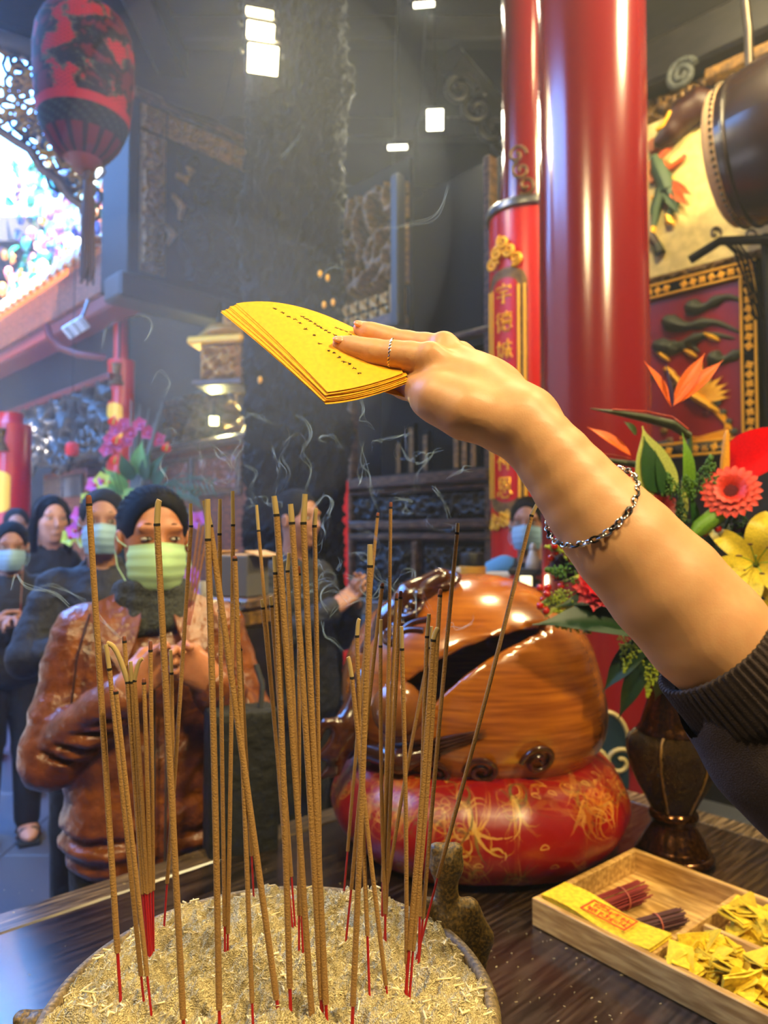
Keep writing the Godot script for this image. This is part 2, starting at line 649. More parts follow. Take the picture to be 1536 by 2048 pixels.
# ---------------------------------------------------------------- the room
func base_materials() -> void:
	var fine := ntex(0.05, grey(0.55), grey(1.0), 3, 5)
	var coarse := ntex(0.012, grey(0.6), grey(1.0), 4, 4)
	var bump := ntex(0.03, grey(0.0), grey(1.0), 5, 5)
	var grain := ntex(0.02, grey(0.45), grey(1.0), 6, 5, 256, FastNoiseLite.TYPE_SIMPLEX_SMOOTH, 0.5, false, 0.35)
	M.tex_fine = fine; M.tex_coarse = coarse; M.tex_bump = bump; M.tex_grain = grain
	mat("floor_stone", Color(0.30, 0.31, 0.35), 0.25, 0.0, ntex(0.09, grey(0.82), grey(1.0), 8, 4), Vector3(4, 4, 4))
	M.floor_stone.roughness = 0.42
	mat("joint", Color(0.16, 0.16, 0.18), 0.8)
	mat("ceiling_wood", Color(0.055, 0.05, 0.05), 0.7, 0.0, grain, Vector3(0.6, 2, 0.6))
	mat("dark_wood", Color(0.085, 0.075, 0.075), 0.45, 0.0, grain, Vector3(1, 3, 1))
	mat("brown_wood", Color(0.42, 0.31, 0.22), 0.4, 0.0, grain, Vector3(2, 6, 2))
	mat("orange_wood", Color(0.52, 0.28, 0.17), 0.4, 0.0, grain, Vector3(2, 6, 2))
	mat("black_lacquer", Color(0.025, 0.028, 0.032), 0.55, 0.0, null, Vector3.ONE, null, 0.0, 0.22)
	mat("gilt", Color(0.83, 0.58, 0.16), 0.4, 0.35, fine, Vector3(9, 9, 9))
	mat("old_gilt", Color(0.50, 0.36, 0.14), 0.5, 0.2, coarse, Vector3(6, 6, 6))
	mat("gold_paint", Color(0.92, 0.68, 0.16), 0.45, 0.3)
	mat("red_lacquer", Color(0.44, 0.055, 0.065), 0.19, 0.0, null, Vector3.ONE, null, 0.0, 0.6)
	mat("red_board", Color(0.47, 0.045, 0.03), 0.35)
	mat("red_bright", Color(0.72, 0.03, 0.04), 0.3)
	mat("red_cloth", Color(0.78, 0.02, 0.05), 0.8)
	mat("stone_grey", Color(0.28, 0.30, 0.30), 0.7, 0.0, fine, Vector3(3, 3, 3), bump, 0.1)
	mat("steel", Color(0.45, 0.45, 0.45), 0.35, 0.9)
	mat("rock_black", Color(0.03, 0.035, 0.05), 0.62, 0.0, fine, Vector3(5, 5, 5), bump, 0.25, 0.25)
	mat("cream_paint", Color(0.86, 0.78, 0.50), 0.6, 0.0, ntex(0.02, grey(0.88), grey(1.0), 14, 4), Vector3(2, 2, 2))
	mat("cloud_green", Color(0.20, 0.22, 0.17), 0.6)
	mat("plaster", Color(0.34, 0.31, 0.28), 0.85, 0.0, coarse, Vector3(1, 1, 1))
	mat("teal_paint", Color(0.03, 0.14, 0.19), 0.5)
	mat("cream_line", Color(0.62, 0.55, 0.36), 0.5)
	mat("rust_paint", Color(0.38, 0.10, 0.06), 0.5)

var wall_r: Wall
var wall_c: Wall
var wall_l: Wall
var wall_e: Wall

func room() -> void:
	# floor: slabs with open joints over a dark bed
	var fl := struct("floor", MB.new().box(Vector3(-1.5, -0.11, -4.2), Vector3(10.0, 0.1, 8.0)), M.joint, "grey stone slab floor of the temple hall")
	var slab := MB.new().box(Vector3.ZERO, Vector3(0.397, 0.02, 0.397), Basis.IDENTITY, 0.003).mesh()
	for i in range(-9, 6):
		for j in range(0, 12):
			var p := Vector3(i * 0.8 + 0.2, -0.02, -8.6 + j * 0.8)
			var s := MeshInstance3D.new()
			s.name = "slab"
			s.mesh = slab
			s.material_override = M.floor_stone
			fl.add_child(s, true)
			s.position = p
	# roof over the hall; it stops at the courtyard on the left, where the sky comes in
	var ce := struct("ceiling", MB.new().box(Vector3(2.3, 5.75, -0.9), Vector3(5.5, 0.15, 4.9)).box(Vector3(2.9, 5.75, -7.9), Vector3(4.9, 0.15, 2.1)).box(Vector3(-4.8, 5.2, -9.3), Vector3(2.9, 0.15, 0.9)), M.ceiling_wood, "dark timber roof of the hall")  # last slab is added over the far hall to shade the back wall
	for k in 9:
		part("rafter", MB.new().box(Vector3(2.9, 5.5, 2.6 - k * 1.35), Vector3(4.7, 0.1, 0.07), Basis.IDENTITY, 0.015), M.dark_wood, ce)
	for k in 5:
		part("purlin", MB.new().box(Vector3(-1.7 + k * 1.9, 5.3, -3.0), Vector3(0.11, 0.12, 6.8), Basis.IDENTITY, 0.02), M.dark_wood, ce)
	struct("wall_back", MB.new().box(Vector3(0.0, 2.8, -10.2), Vector3(10.5, 3.0, 0.15)), M.dark_wood, "dark timber wall at the far end")
	struct("wall_front", MB.new().box(Vector3(2.5, 2.8, 3.9), Vector3(6.0, 3.0, 0.15)), M.plaster, "plaster wall at the entrance side")
	struct("wall_outer", MB.new().box(Vector3(7.6, 2.8, -3.0), Vector3(0.15, 3.0, 7.2)), M.plaster, "plaster side wall of the hall")
	struct("wall_courtyard", MB.new().box(Vector3(-7.6, 3.1, -4.0), Vector3(0.2, 3.3, 8.0)), M.plaster, "unseen tall plaster wall closing the courtyard against low sky")  # unseen; raised high to keep low sky out of the reflections

	struct("wall_left_added", MB.new().box(Vector3(-3.35, 2.8, 1.4), Vector3(0.12, 2.95, 2.6)), M.plaster, "unseen plaster wall added to block sky light from behind")  # added unseen wall; keeps blue sky light off the arm and sleeve

	wall_r = Wall.new(self, P(1300, 800, 4.2), -PI / 4)
	wall_c = Wall.new(self, P(700, 960, 5.0), -PI / 4)
	wall_l = Wall.new(self, P(262, 400, 5.5), PI / 4)
	wall_e = Wall.new(self, P(205, 560, 6.0), -PI / 4)
	# the painted wall on the right runs away to the left
	var w := wall_r
	var mb := MB.new()
	mb.box(w.o + w.b * Vector3(1.25, 2.8 - w.o.y, -0.26), Vector3(2.0, 2.95, 0.12), w.b)
	struct("wall_right", mb, M.dark_wood, "dark timber side wall behind the drum")

# ---------------------------------------------------------------- offering table and what stands on it
var tab_k: Vector3
var tab_x: Vector3
var tab_z: Vector3

func table() -> void:
	tab_k = on_y(1000, 1505, TABLE_Y)
	tab_x = (on_y(0, 1825, TABLE_Y) - tab_k).normalized()
	tab_z = Vector3(-tab_x.z, 0, tab_x.x) # toward the near right
	if tab_z.z < 0: tab_z = -tab_z
	var grain := ntex(0.03, Color(0.30, 0.27, 0.26), Color(1.0, 0.92, 0.82), 21, 5, 512, FastNoiseLite.TYPE_SIMPLEX_SMOOTH, 0.52, false, 0.3)
	mat("table_wood", Color(0.24, 0.205, 0.18), 0.24, 0.0, grain, Vector3(0.35, 3.0, 5.5), null, 0.0, 1.0)
	M.table_wood.clearcoat_enabled = true
	M.table_wood.clearcoat = 0.35
	M.table_wood.clearcoat_roughness = 0.12
	mat("table_edge", Color(0.50, 0.45, 0.36), 0.3, 0.0, grain, Vector3(0.5, 4.0, 9.0), null, 0.0, 0.6)
	var len := 2.2
	var wid := 1.3
	var o := thing("offering_table", "long dark streaky wood offering table with pale polished edge frame", "table")
	o.transform = Transform3D(Basis(tab_x, Vector3.UP, tab_x.cross(Vector3.UP)), tab_k - Vector3(0, TABLE_Y, 0))
	var s := signf(tab_x.cross(Vector3.UP).dot(tab_z))
	var fr := 0.075
	part("tabletop", MB.new().box(Vector3(len / 2, TABLE_Y - 0.021, s * wid / 2), Vector3(len / 2 - fr, 0.02, wid / 2 - fr)), M.table_wood, o, false)
	for k in 4:
		var mb := MB.new()
		if k < 2:
			mb.box(Vector3(len / 2, TABLE_Y - 0.03, s * (fr / 2 if k == 0 else wid - fr / 2)), Vector3(len / 2, 0.03, fr / 2 - 0.0006), Basis.IDENTITY, 0.006)
		else:
			mb.box(Vector3(fr / 2 if k == 2 else len - fr / 2, TABLE_Y - 0.03, s * wid / 2), Vector3(fr / 2 - 0.0006, 0.0298, wid / 2 - fr), Basis.IDENTITY, 0.006)
		part("edge_frame", mb, M.table_edge, o, false, "paler polished edge plank")
	for k in 4:
		var mb := MB.new()
		var lx := 0.09 if k % 2 == 0 else len - 0.09
		var lz := 0.09 if k < 2 else wid - 0.09
		mb.box(Vector3(lx, 0.395, s * lz), Vector3(0.05, 0.395, 0.05), Basis.IDENTITY, 0.01)
		part("leg", mb, M.dark_wood, o, false)
	for k in 2:
		part("apron", MB.new().box(Vector3(len / 2, TABLE_Y - 0.12, s * (0.05 if k == 0 else wid - 0.05)), Vector3(len / 2 - 0.15, 0.06, 0.015), Basis.IDENTITY, 0.004), M.dark_wood, o, false)

var cen: Vector3 # middle of the censer, on the table
const RIM_Y := 1.118
const RIM_R := 0.178

func ash_y(x: float, z: float) -> float:
	var dx := x - cen.x
	var dz := z - cen.z
	var r := sqrt(dx * dx + dz * dz) / RIM_R
	var h := RIM_Y + 0.006 + 0.012 * (1.0 - r * r)
	h += noise.get_noise_2d(x * 900.0, z * 900.0) * 0.015
	h += noise.get_noise_2d(x * 3600.0 + 50.0, z * 3600.0) * 0.0075
	h += noise.get_noise_2d(x * 11000.0, z * 11000.0 + 90.0) * 0.0028
	if r > 0.93:
		h -= (r - 0.93) * 0.11
	return h

func censer() -> void:
	noise.seed = 7
	noise.noise_type = FastNoiseLite.TYPE_SIMPLEX_SMOOTH
	noise.frequency = 0.02
	noise.fractal_octaves = 3
	cen = P(553, 1024, 0.605)
	cen.y = TABLE_Y
	mat("ashy_brass", Color(0.60, 0.50, 0.33), 0.62, 0.15, M.tex_fine, Vector3(14, 14, 14), M.tex_bump, 0.05)
	mat("dark_bronze", Color(0.55, 0.50, 0.40), 0.5, 0.25, ntex(0.08, Color(0.45, 0.42, 0.38), Color(1.0, 0.85, 0.5), 31, 5), Vector3(12, 12, 12), M.tex_bump, 0.08)
	mat("ash", Color(0.93, 0.87, 0.69), 0.95, 0.0, ntex(0.05, Color(0.80, 0.76, 0.68), Color(1.0, 0.98, 0.94), 33, 5), Vector3(22, 22, 22), ntex(0.12, grey(0), grey(1), 34, 5), 0.35)
	mat("ash_crumb", Color(0.88, 0.81, 0.62), 0.95)
	M.ash_crumb.vertex_color_use_as_albedo = true
	var o := thing("incense_censer", "round bronze incense censer heaped with ash, small figures clinging to its side", "censer", cen)
	var pr := []
	for q in [[0.10, 0.0], [0.16, 0.0], [0.17, 0.012], [0.165, 0.03], [0.15, 0.045], [0.17, 0.07], [0.205, 0.105], [0.212, 0.14], [0.2, 0.17], [0.185, 0.19], [0.179, 0.215], [0.178, 0.24], [0.186, 0.252], [0.187, 0.264], [0.183, 0.27], [0.176, 0.27], [0.174, 0.262], [0.172, 0.2]]:
		pr.append(Vector2(q[0], q[1]))
	part("bowl", MB.new().lathe(pr, 96), M.ashy_brass, o, false)
	var mb := MB.new()
	for k in 60: # studded band round the belly
		var a := TAU * k / 60
		mb.ball(Vector3(cos(a) * 0.211, 0.142, sin(a) * 0.211), Vector3(0.006, 0.006, 0.006), 6)
	part("studded_band", mb, M.dark_bronze, o, false, "band of small dark studs")
	# two clinging figures
	for f in [[P(893, 1805, 0.71), 0.9], [P(62, 2152, 0.66), 2.6]]:
		var c: Vector3 = f[0]
		var n := Net.new(c + Vector3(-0.05, -0.13, -0.05), c + Vector3(0.05, 0.075, 0.05), 0.003)
		var q: float = c.y
		n.ell(c + Vector3(0, 0.038, 0), Vector3(0.0175, 0.0195, 0.017), 0.004)
		n.ell(c + Vector3(-0.010, 0.053, 0), Vector3(0.0075, 0.006, 0.008), 0.005)
		n.ell(c + Vector3(0.009, 0.053, 0), Vector3(0.0075, 0.006, 0.008), 0.005)
		n.cone(c + Vector3(0, 0.03, 0), c + Vector3(0, 0.0, 0), 0.0115, 0.012, 0.004)
		n.ell(c + Vector3(0, -0.03, 0), Vector3(0.029, 0.036, 0.023), 0.006)
		for s in [-1.0, 1.0]:
			n.chain([c + Vector3(s * 0.022, -0.004, 0.004), c + Vector3(s * 0.035, -0.032, 0.004), c + Vector3(s * 0.028, -0.062, 0.012)], [0.011, 0.0105, 0.008], 0.006)
			n.chain([c + Vector3(s * 0.012, -0.055, 0), c + Vector3(s * 0.018, -0.09, 0.012), c + Vector3(s * 0.014, -0.12, 0.0)], [0.013, 0.011, 0.009], 0.006)
		n.cone(c + Vector3(0, -0.03, 0), cen + Vector3(0, c.y - cen.y - 0.08, 0), 0.014, 0.012, 0.008)
		part("figure_handle", n.into(MB.new()), M.dark_bronze, o, true, "small bronze figure dusted with ash")
	# ash heap
	mb = MB.new()
	var nr := 120
	var na := 400
	mb.vert(Vector3(cen.x, ash_y(cen.x, cen.z), cen.z))
	for i in range(1, nr + 1):
		var r := RIM_R * 1.03 * i / nr
		for k in na:
			var a := TAU * k / na
			var x := cen.x + cos(a) * r
			var z := cen.z - sin(a) * r
			mb.vert(Vector3(x, ash_y(x, z), z))
	for k in na:
		mb.tri(0, 1 + k, 1 + (k + 1) % na)
	for i in nr - 1:
		for k in na:
			var a0 := 1 + i * na + k
			var a1 := 1 + i * na + (k + 1) % na
			mb.quad(a0, a0 + na, a1 + na, a1)
	for k in na:
		var a0 := 1 + (nr - 1) * na + k
		var a1 := 1 + (nr - 1) * na + (k + 1) % na
		var pa := mb.v[a0]; var pb := mb.v[a1]
		mb.face([pa, Vector3(pa.x, RIM_Y - 0.004, pa.z), Vector3(pb.x, RIM_Y - 0.004, pb.z), pb])
	solo("incense_ash", mb, M.ash, "heap of pale beige incense ash filling the censer", "ash", "", "stuff")
	# broken bits of ash lying about on the heap
	var mm := MultiMesh.new()
	mm.transform_format = MultiMesh.TRANSFORM_3D
	mm.use_colors = true
	var cm := MB.new().tube([Vector3(-0.5, 0, 0), Vector3(0.5, 0, 0)], 0.5, 6)
	mm.mesh = cm.mesh()
	mm.mesh.surface_set_material(0, M.ash_crumb)
	var count := 2600
	mm.instance_count = count
	for i in count:
		var big := i < 420
		var r := RIM_R * sqrt(rng.randf()) * 1.0
		if big and rng.randf() < 0.6: r = RIM_R * rng.randf_range(0.72, 1.0)
		var a := rng.randf() * TAU
		var x := cen.x + cos(a) * r
		var z := cen.z + sin(a) * r
		var th := rng.randf_range(0.0013, 0.0021) if big else rng.randf_range(0.0006, 0.0012)
		var ln := rng.randf_range(0.004, 0.013) if big else rng.randf_range(0.0015, 0.005)
		var b := Basis.from_euler(Vector3(rng.randf() * TAU, rng.randf() * TAU, rng.randf_range(-0.5, 0.5))) * Basis.from_scale(Vector3(ln, th, th))
		mm.set_instance_transform(i, Transform3D(b, Vector3(x, ash_y(x, z) + th * 0.35, z)))
		var t := rng.randf_range(0.75, 1.12)
		mm.set_instance_color(i, Color(t, t * rng.randf_range(0.96, 1.0), t * rng.randf_range(0.9, 1.0)))
	var mi := MultiMeshInstance3D.new()
	mi.name = "ash_crumbs"
	mi.multimesh = mm
	mi.material_override = M.ash_crumb
	add_child(mi)
	tag(mi, "broken crumbs of burnt incense strewn over the ash heap", "crumbs", "", "stuff")
	# specks blown onto the table
	mm = MultiMesh.new()
	mm.transform_format = MultiMesh.TRANSFORM_3D
	mm.use_colors = true
	mm.mesh = cm.mesh()
	mm.instance_count = 110
	for i in 110:
		var q := on_y(rng.randf_range(0, 1500), rng.randf_range(1700, 2048), TABLE_Y)
		if rng.randf() < 0.45: q = on_y(rng.randf_range(960, 1250), rng.randf_range(1850, 2048), TABLE_Y)
		var th := rng.randf_range(0.0004, 0.001)
		mm.set_instance_transform(i, Transform3D(Basis(Vector3.UP, rng.randf() * TAU) * Basis.from_scale(Vector3(rng.randf_range(0.001, 0.004), th, th)), q + Vector3(0, th * 0.4, 0)))
		mm.set_instance_color(i, Color(1, 0.97, 0.9))
	mi = MultiMeshInstance3D.new()
	mi.name = "ash_specks"
	mi.multimesh = mm
	mi.material_override = M.ash_crumb
	add_child(mi)
	tag(mi, "fine specks of ash scattered on the dark tabletop", "specks", "", "stuff")

# each row: ash tip x, y, burn line x, y, end of coating x, y, foot x, y, thick?, kind of tip (0 straight, 1 curled, 2 just burning)
const STICKS := [
	[177, 990, 178, 1010, 233, 1904, 241, 2016, 1, 2], [211, 1289, 219, 1339, 285, 1950, 287, 2010, 0, 1], [230, 1380, 232, 1386, 293, 1950, 302, 2038, 0, 2],
	[248, 1272, 249, 1284, 292, 1785, 293, 1916, 0, 2], [214, 1286, 256, 1365, 294, 1786, 296, 1920, 1, 1], [261, 1323, 264, 1365, 296, 1784, 299, 1922, 0, 0], [286, 1317, 269, 1362, 299, 1786, 302, 1922, 0, 1],
	[288, 1357, 288, 1367, 301, 1783, 304, 1920, 0, 2], [301, 1282, 301, 1302, 303, 1780, 307, 1917, 0, 2],
	[319, 1000, 314, 1050, 366, 2036, 368, 2072, 1, 1], [381, 1007, 382, 1053, 331, 1766, 328, 1880, 0, 0], [341, 1300, 343, 1347, 346, 1738, 352, 1864, 0, 0],
	[409, 1001, 420, 1053, 548, 1998, 556, 2062, 1, 0], [415, 998, 416, 1080, 438, 2017, 439, 2066, 1, 0], [440, 998, 439, 1069, 448, 1851, 450, 1920, 0, 0], [465, 982, 466, 1051, 455, 1866, 455, 1918, 0, 0],
	[469, 1112, 470, 1120, 502, 2004, 506, 2062, 0, 2], [480, 1290, 481, 1300, 502, 1711, 508, 1804, 0, 2], [513, 1010, 517, 1062, 570, 1705, 576, 1776, 0, 0], [523, 1199, 526, 1217, 583, 1756, 585, 1858, 0, 0], [541, 1193, 543, 1213, 588, 1752, 590, 1856, 0, 0],
	[548, 992, 553, 1031, 622, 2040, 624, 2066, 1, 0], [550, 1111, 552, 1147, 580, 1974, 581, 2062, 1, 0], [578, 1106, 575, 1143, 597, 1830, 606, 1923, 0, 0], [581, 1008, 584, 1047, 641, 1996, 645, 2060, 1, 0],
	[597, 1132, 598, 1149, 596, 1829, 598, 1921, 0, 2], [610, 988, 607, 1047, 651, 2006, 653, 2064, 1, 0], [633, 1017, 629, 1053, 636, 1960, 642, 2046, 0, 1], [696, 1314, 704, 1356, 768, 1970, 773, 2008, 0, 1],
	[719, 1238, 714, 1273, 731, 1870, 739, 1999, 0, 1], [740, 1089, 740, 1133, 705, 2009, 703, 2062, 1, 0], [756, 1025, 755, 1034, 696, 1702, 688, 1784, 0, 2], [782, 1004, 781, 1016, 767, 1763, 764, 1829, 0, 2],
	[765, 1166, 764, 1175, 697, 1777, 692, 1900, 0, 2], [762, 1239, 761, 1293, 772, 1826, 771, 1905, 0, 0], [794, 1186, 793, 1199, 768, 1762, 767, 1827, 0, 2], [802, 1182, 801, 1196, 773, 1830, 769, 1902, 0, 2],
	[803, 1253, 804, 1299, 815, 1926, 814, 1998, 0, 0], [858, 1228, 854, 1274, 839, 1831, 837, 1943, 0, 0], [863, 1253, 860, 1296, 776, 1764, 764, 1828, 0, 0], [878, 1256, 867, 1281, 816, 1897, 811, 2000, 1, 1],
	[881, 1178, 880, 1192, 820, 1900, 819, 1998, 0, 2], [915, 1046, 914, 1067, 841, 1836, 837, 1935, 0, 0], [1079, 1004, 1063, 1032, 872, 1754, 833, 1919, 0, 1],
]

func incense() -> void:
	mat("incense_coat", Color(0.70, 0.53, 0.30), 0.92, 0.0, ntex(0.15, Color(0.72, 0.68, 0.6), Color(1.0, 1.0, 1.0), 41, 4), Vector3(60, 60, 60), M.tex_bump, 0.03)
	mat("incense_red", Color(0.66, 0.03, 0.06), 0.5)
	mat("incense_ash_tip", Color(0.66, 0.56, 0.36), 0.95)
	mat("incense_burn", Color(0.10, 0.07, 0.055), 0.9)
	mat("ember", Color(0.46, 0.25, 0.17), 0.9)
	var kinds := ["with straight ash tip", "with curled ash tip", "with freshly lit brown tip"]
	for s in STICKS:
		var foot := on_y(s[6], s[7], RIM_Y + 0.01)
		foot.y = ash_y(foot.x, foot.z)
		var d := (foot - EYE).dot(look_f)
		var top := P(s[2], s[3], d)
		var red := P(s[4], s[5], d)
		red = foot + (top - foot).normalized() * (red - foot).length()
		var tip := P(s[0], s[1], d)
		var r := 0.0024 if s[8] == 1 else 0.00185
		var ax := (top - foot).normalized()
		var lean := "upright" if absf(ax.x) < 0.035 else "leaning to the wooden fish" if ax.x > 0 else "leaning to the woman"
		var size := "tall" if s[3] < 1090 else "short" if s[3] > 1240 else "middling"
		var o := thing("incense_stick", "%s %s incense stick %s, %s%s" % [size, "thick" if s[8] == 1 else "thin", kinds[s[9]], lean, " in the bundle" if s[6] > 290 and s[6] < 308 and s[7] < 1930 else ""], "incense", foot, "incense sticks standing in the censer")
		var side := Vector3(0.4, 0, 0.9) * rng.randf_range(-0.004, 0.004)
		var body := []
		for k in 9:
			var t := k / 8.0
			body.append(red.lerp(top, t) + side * sin(t * PI))
		part("coating", MB.new().tube(body, r, 10), M.incense_coat, o)
		part("bamboo_core", MB.new().tube([foot - ax * 0.02, foot.lerp(red, 0.5), red + ax * 0.004], r * 0.55, 8), M.incense_red, o, true, "red dyed bamboo foot")
		part("burn_ring", MB.new().tube([top - ax * 0.0008, top + ax * 0.0012], r * 1.03, 10), M.incense_burn, o)
		var pts := []
		for k in 7:
			var t := k / 6.0
			var p := top.lerp(tip, t)
			if s[9] == 1: p += ax * sin(t * PI) * 0.25 * (tip - top).length()
			pts.append(p)
		if (tip - top).length() > 0.0005:
			part("ash_tip", MB.new().tube(pts, [r * 0.96, r * 0.95, r * 0.95, r * 0.94, r * 0.92, r * 0.88, r * 0.6 if s[9] == 2 else r * 0.85], 10), M.ember if s[9] == 2 else M.incense_ash_tip, o)

# ---------------------------------------------------------------- wooden fish on its cushion
func spiral(c: Vector3, ux: Vector3, uy: Vector3, r: float, turns: float, a0: float, n := 28) -> Array:
	var out := []
	for k in n + 1:
		var t := float(k) / n
		var rr := r * (1.0 - 0.86 * t)
		var a := a0 + TAU * turns * t
		out.append(c + (ux * cos(a) + uy * sin(a)) * rr)
	return out

var fish_c: Vector3
var fish_r := Vector3(0.268, 0.232, 0.25)

func on_fish(px: float, py: float, lift := 0.0) -> Vector3:
	# where the sight line meets the fish's round body
	var r := ray(px, py)
	var e := (EYE - fish_c) / fish_r
	var q := r / fish_r
	var a := q.dot(q)
	var b := 2.0 * e.dot(q)
	var c := e.dot(e) - 1.0
	var disc := maxf(b * b - 4 * a * c, 0.0)
	var p := EYE + r * ((-b - sqrt(disc)) / (2 * a))
	var n := ((p - fish_c) / (fish_r * fish_r)).normalized()
	return p + n * lift

func fish_n(p: Vector3) -> Vector3:
	return ((p - fish_c) / (fish_r * fish_r)).normalized()

func fish_curve(pix: Array, lift: float) -> Array:
	var c := Curve3D.new()
	for i in pix.size():
		c.add_point(on_fish(pix[i][0], pix[i][1], lift))
	for i in pix.size():
		var a := c.get_point_position(maxi(i - 1, 0))
		var b := c.get_point_position(mini(i + 1, pix.size() - 1))
		c.set_point_in(i, (a - b) / 6.0)
		c.set_point_out(i, (b - a) / 6.0)
	return Array(c.tessellate_even_length(4, 0.006))

func cushion() -> void:
	# brocade: gold thread drawn on red satin
	var im := Image.create(1024, 1024, false, Image.FORMAT_RGB8)
	im.fill(Color(0.50, 0.03, 0.03))
	var r := RandomNumberGenerator.new()
	r.seed = 77
	var gold := [Color(0.70, 0.47, 0.12), Color(0.60, 0.38, 0.09), Color(0.74, 0.56, 0.26), Color(0.36, 0.30, 0.11)]
	for k in 40:
		var cx := r.randf() * 1024
		var cy := r.randf() * 1024
		var kind := k % 3
		for j in (9 if kind == 0 else 7 if kind == 1 else 3):
			var a := r.randf() * TAU
			var x := cx
			var y := cy
			var turn := r.randf_range(-0.09, 0.09)
			var wdt := r.randf_range(6.0, 15.0)
			var col: Color = gold[r.randi() % 4]
			var ln := 80 if kind == 0 else 56
			for s in ln:
				x += cos(a) * 2.4
				y += sin(a) * 2.4
				a += turn + 0.05 * sin(s * 0.4 + j)
				var ww := int(maxf(1.0, wdt * (1.0 - float(s) / ln)))
				im.fill_rect(Rect2i(posmod(int(x), 1016), posmod(int(y), 1016), ww, ww), col)
	for k in 46: # small cloud lozenges
		var cx := r.randi() % 980
		var cy := r.randi() % 1000
		for s in 44:
			var a := TAU * s / 44
			im.fill_rect(Rect2i(posmod(cx + int(cos(a) * 19), 1020), posmod(cy + int(sin(a) * 9 + cos(a * 2) * 3), 1020), 5, 5), gold[2])
	var m := mat("brocade", Color(1, 1, 1), 0.34, 0.0, ImageTexture.create_from_image(im), Vector3(2.3, 2.3, 2.3), M.tex_bump, 0.03)
	var c := P(955, 1660, 1.545)
	var n := Net.new(c - Vector3(0.36, 0.2, 0.36), c + Vector3(0.36, 0.26, 0.36), 0.011)
	var base := TABLE_Y + 0.003
	n.ell(Vector3(c.x, base + 0.086, c.z), Vector3(0.312, 0.086, 0.29), 0.02)
	for k in 18: # full, slightly uneven roll round the edge
		var a := TAU * k / 18
		var a2 := TAU * (k + 1) / 18
		var q0 := Vector3(c.x + cos(a) * 0.217, base + 0.09 + 0.005 * sin(a * 5), c.z + sin(a) * 0.2)
		var q1 := Vector3(c.x + cos(a2) * 0.217, base + 0.09 + 0.005 * sin(a2 * 5), c.z + sin(a2) * 0.2)
		n.cone(q0, q1, 0.089, 0.089, 0.03)
	n.ell(fish_c - Vector3(0, 0.01, 0), fish_r * 0.97, 0.03, Basis.IDENTITY, true)
	# raised lip behind on the right where the satin is pushed up
	n.ell(P(1150, 1560, 1.66), Vector3(0.09, 0.07, 0.1), 0.06)
	n.ell(fish_c, fish_r * 0.985, 0.015, Basis.IDENTITY, true)
	solo("cushion", n.into(MB.new()), m, "round plump red satin cushion with gold brocade under the wooden fish", "cushion")

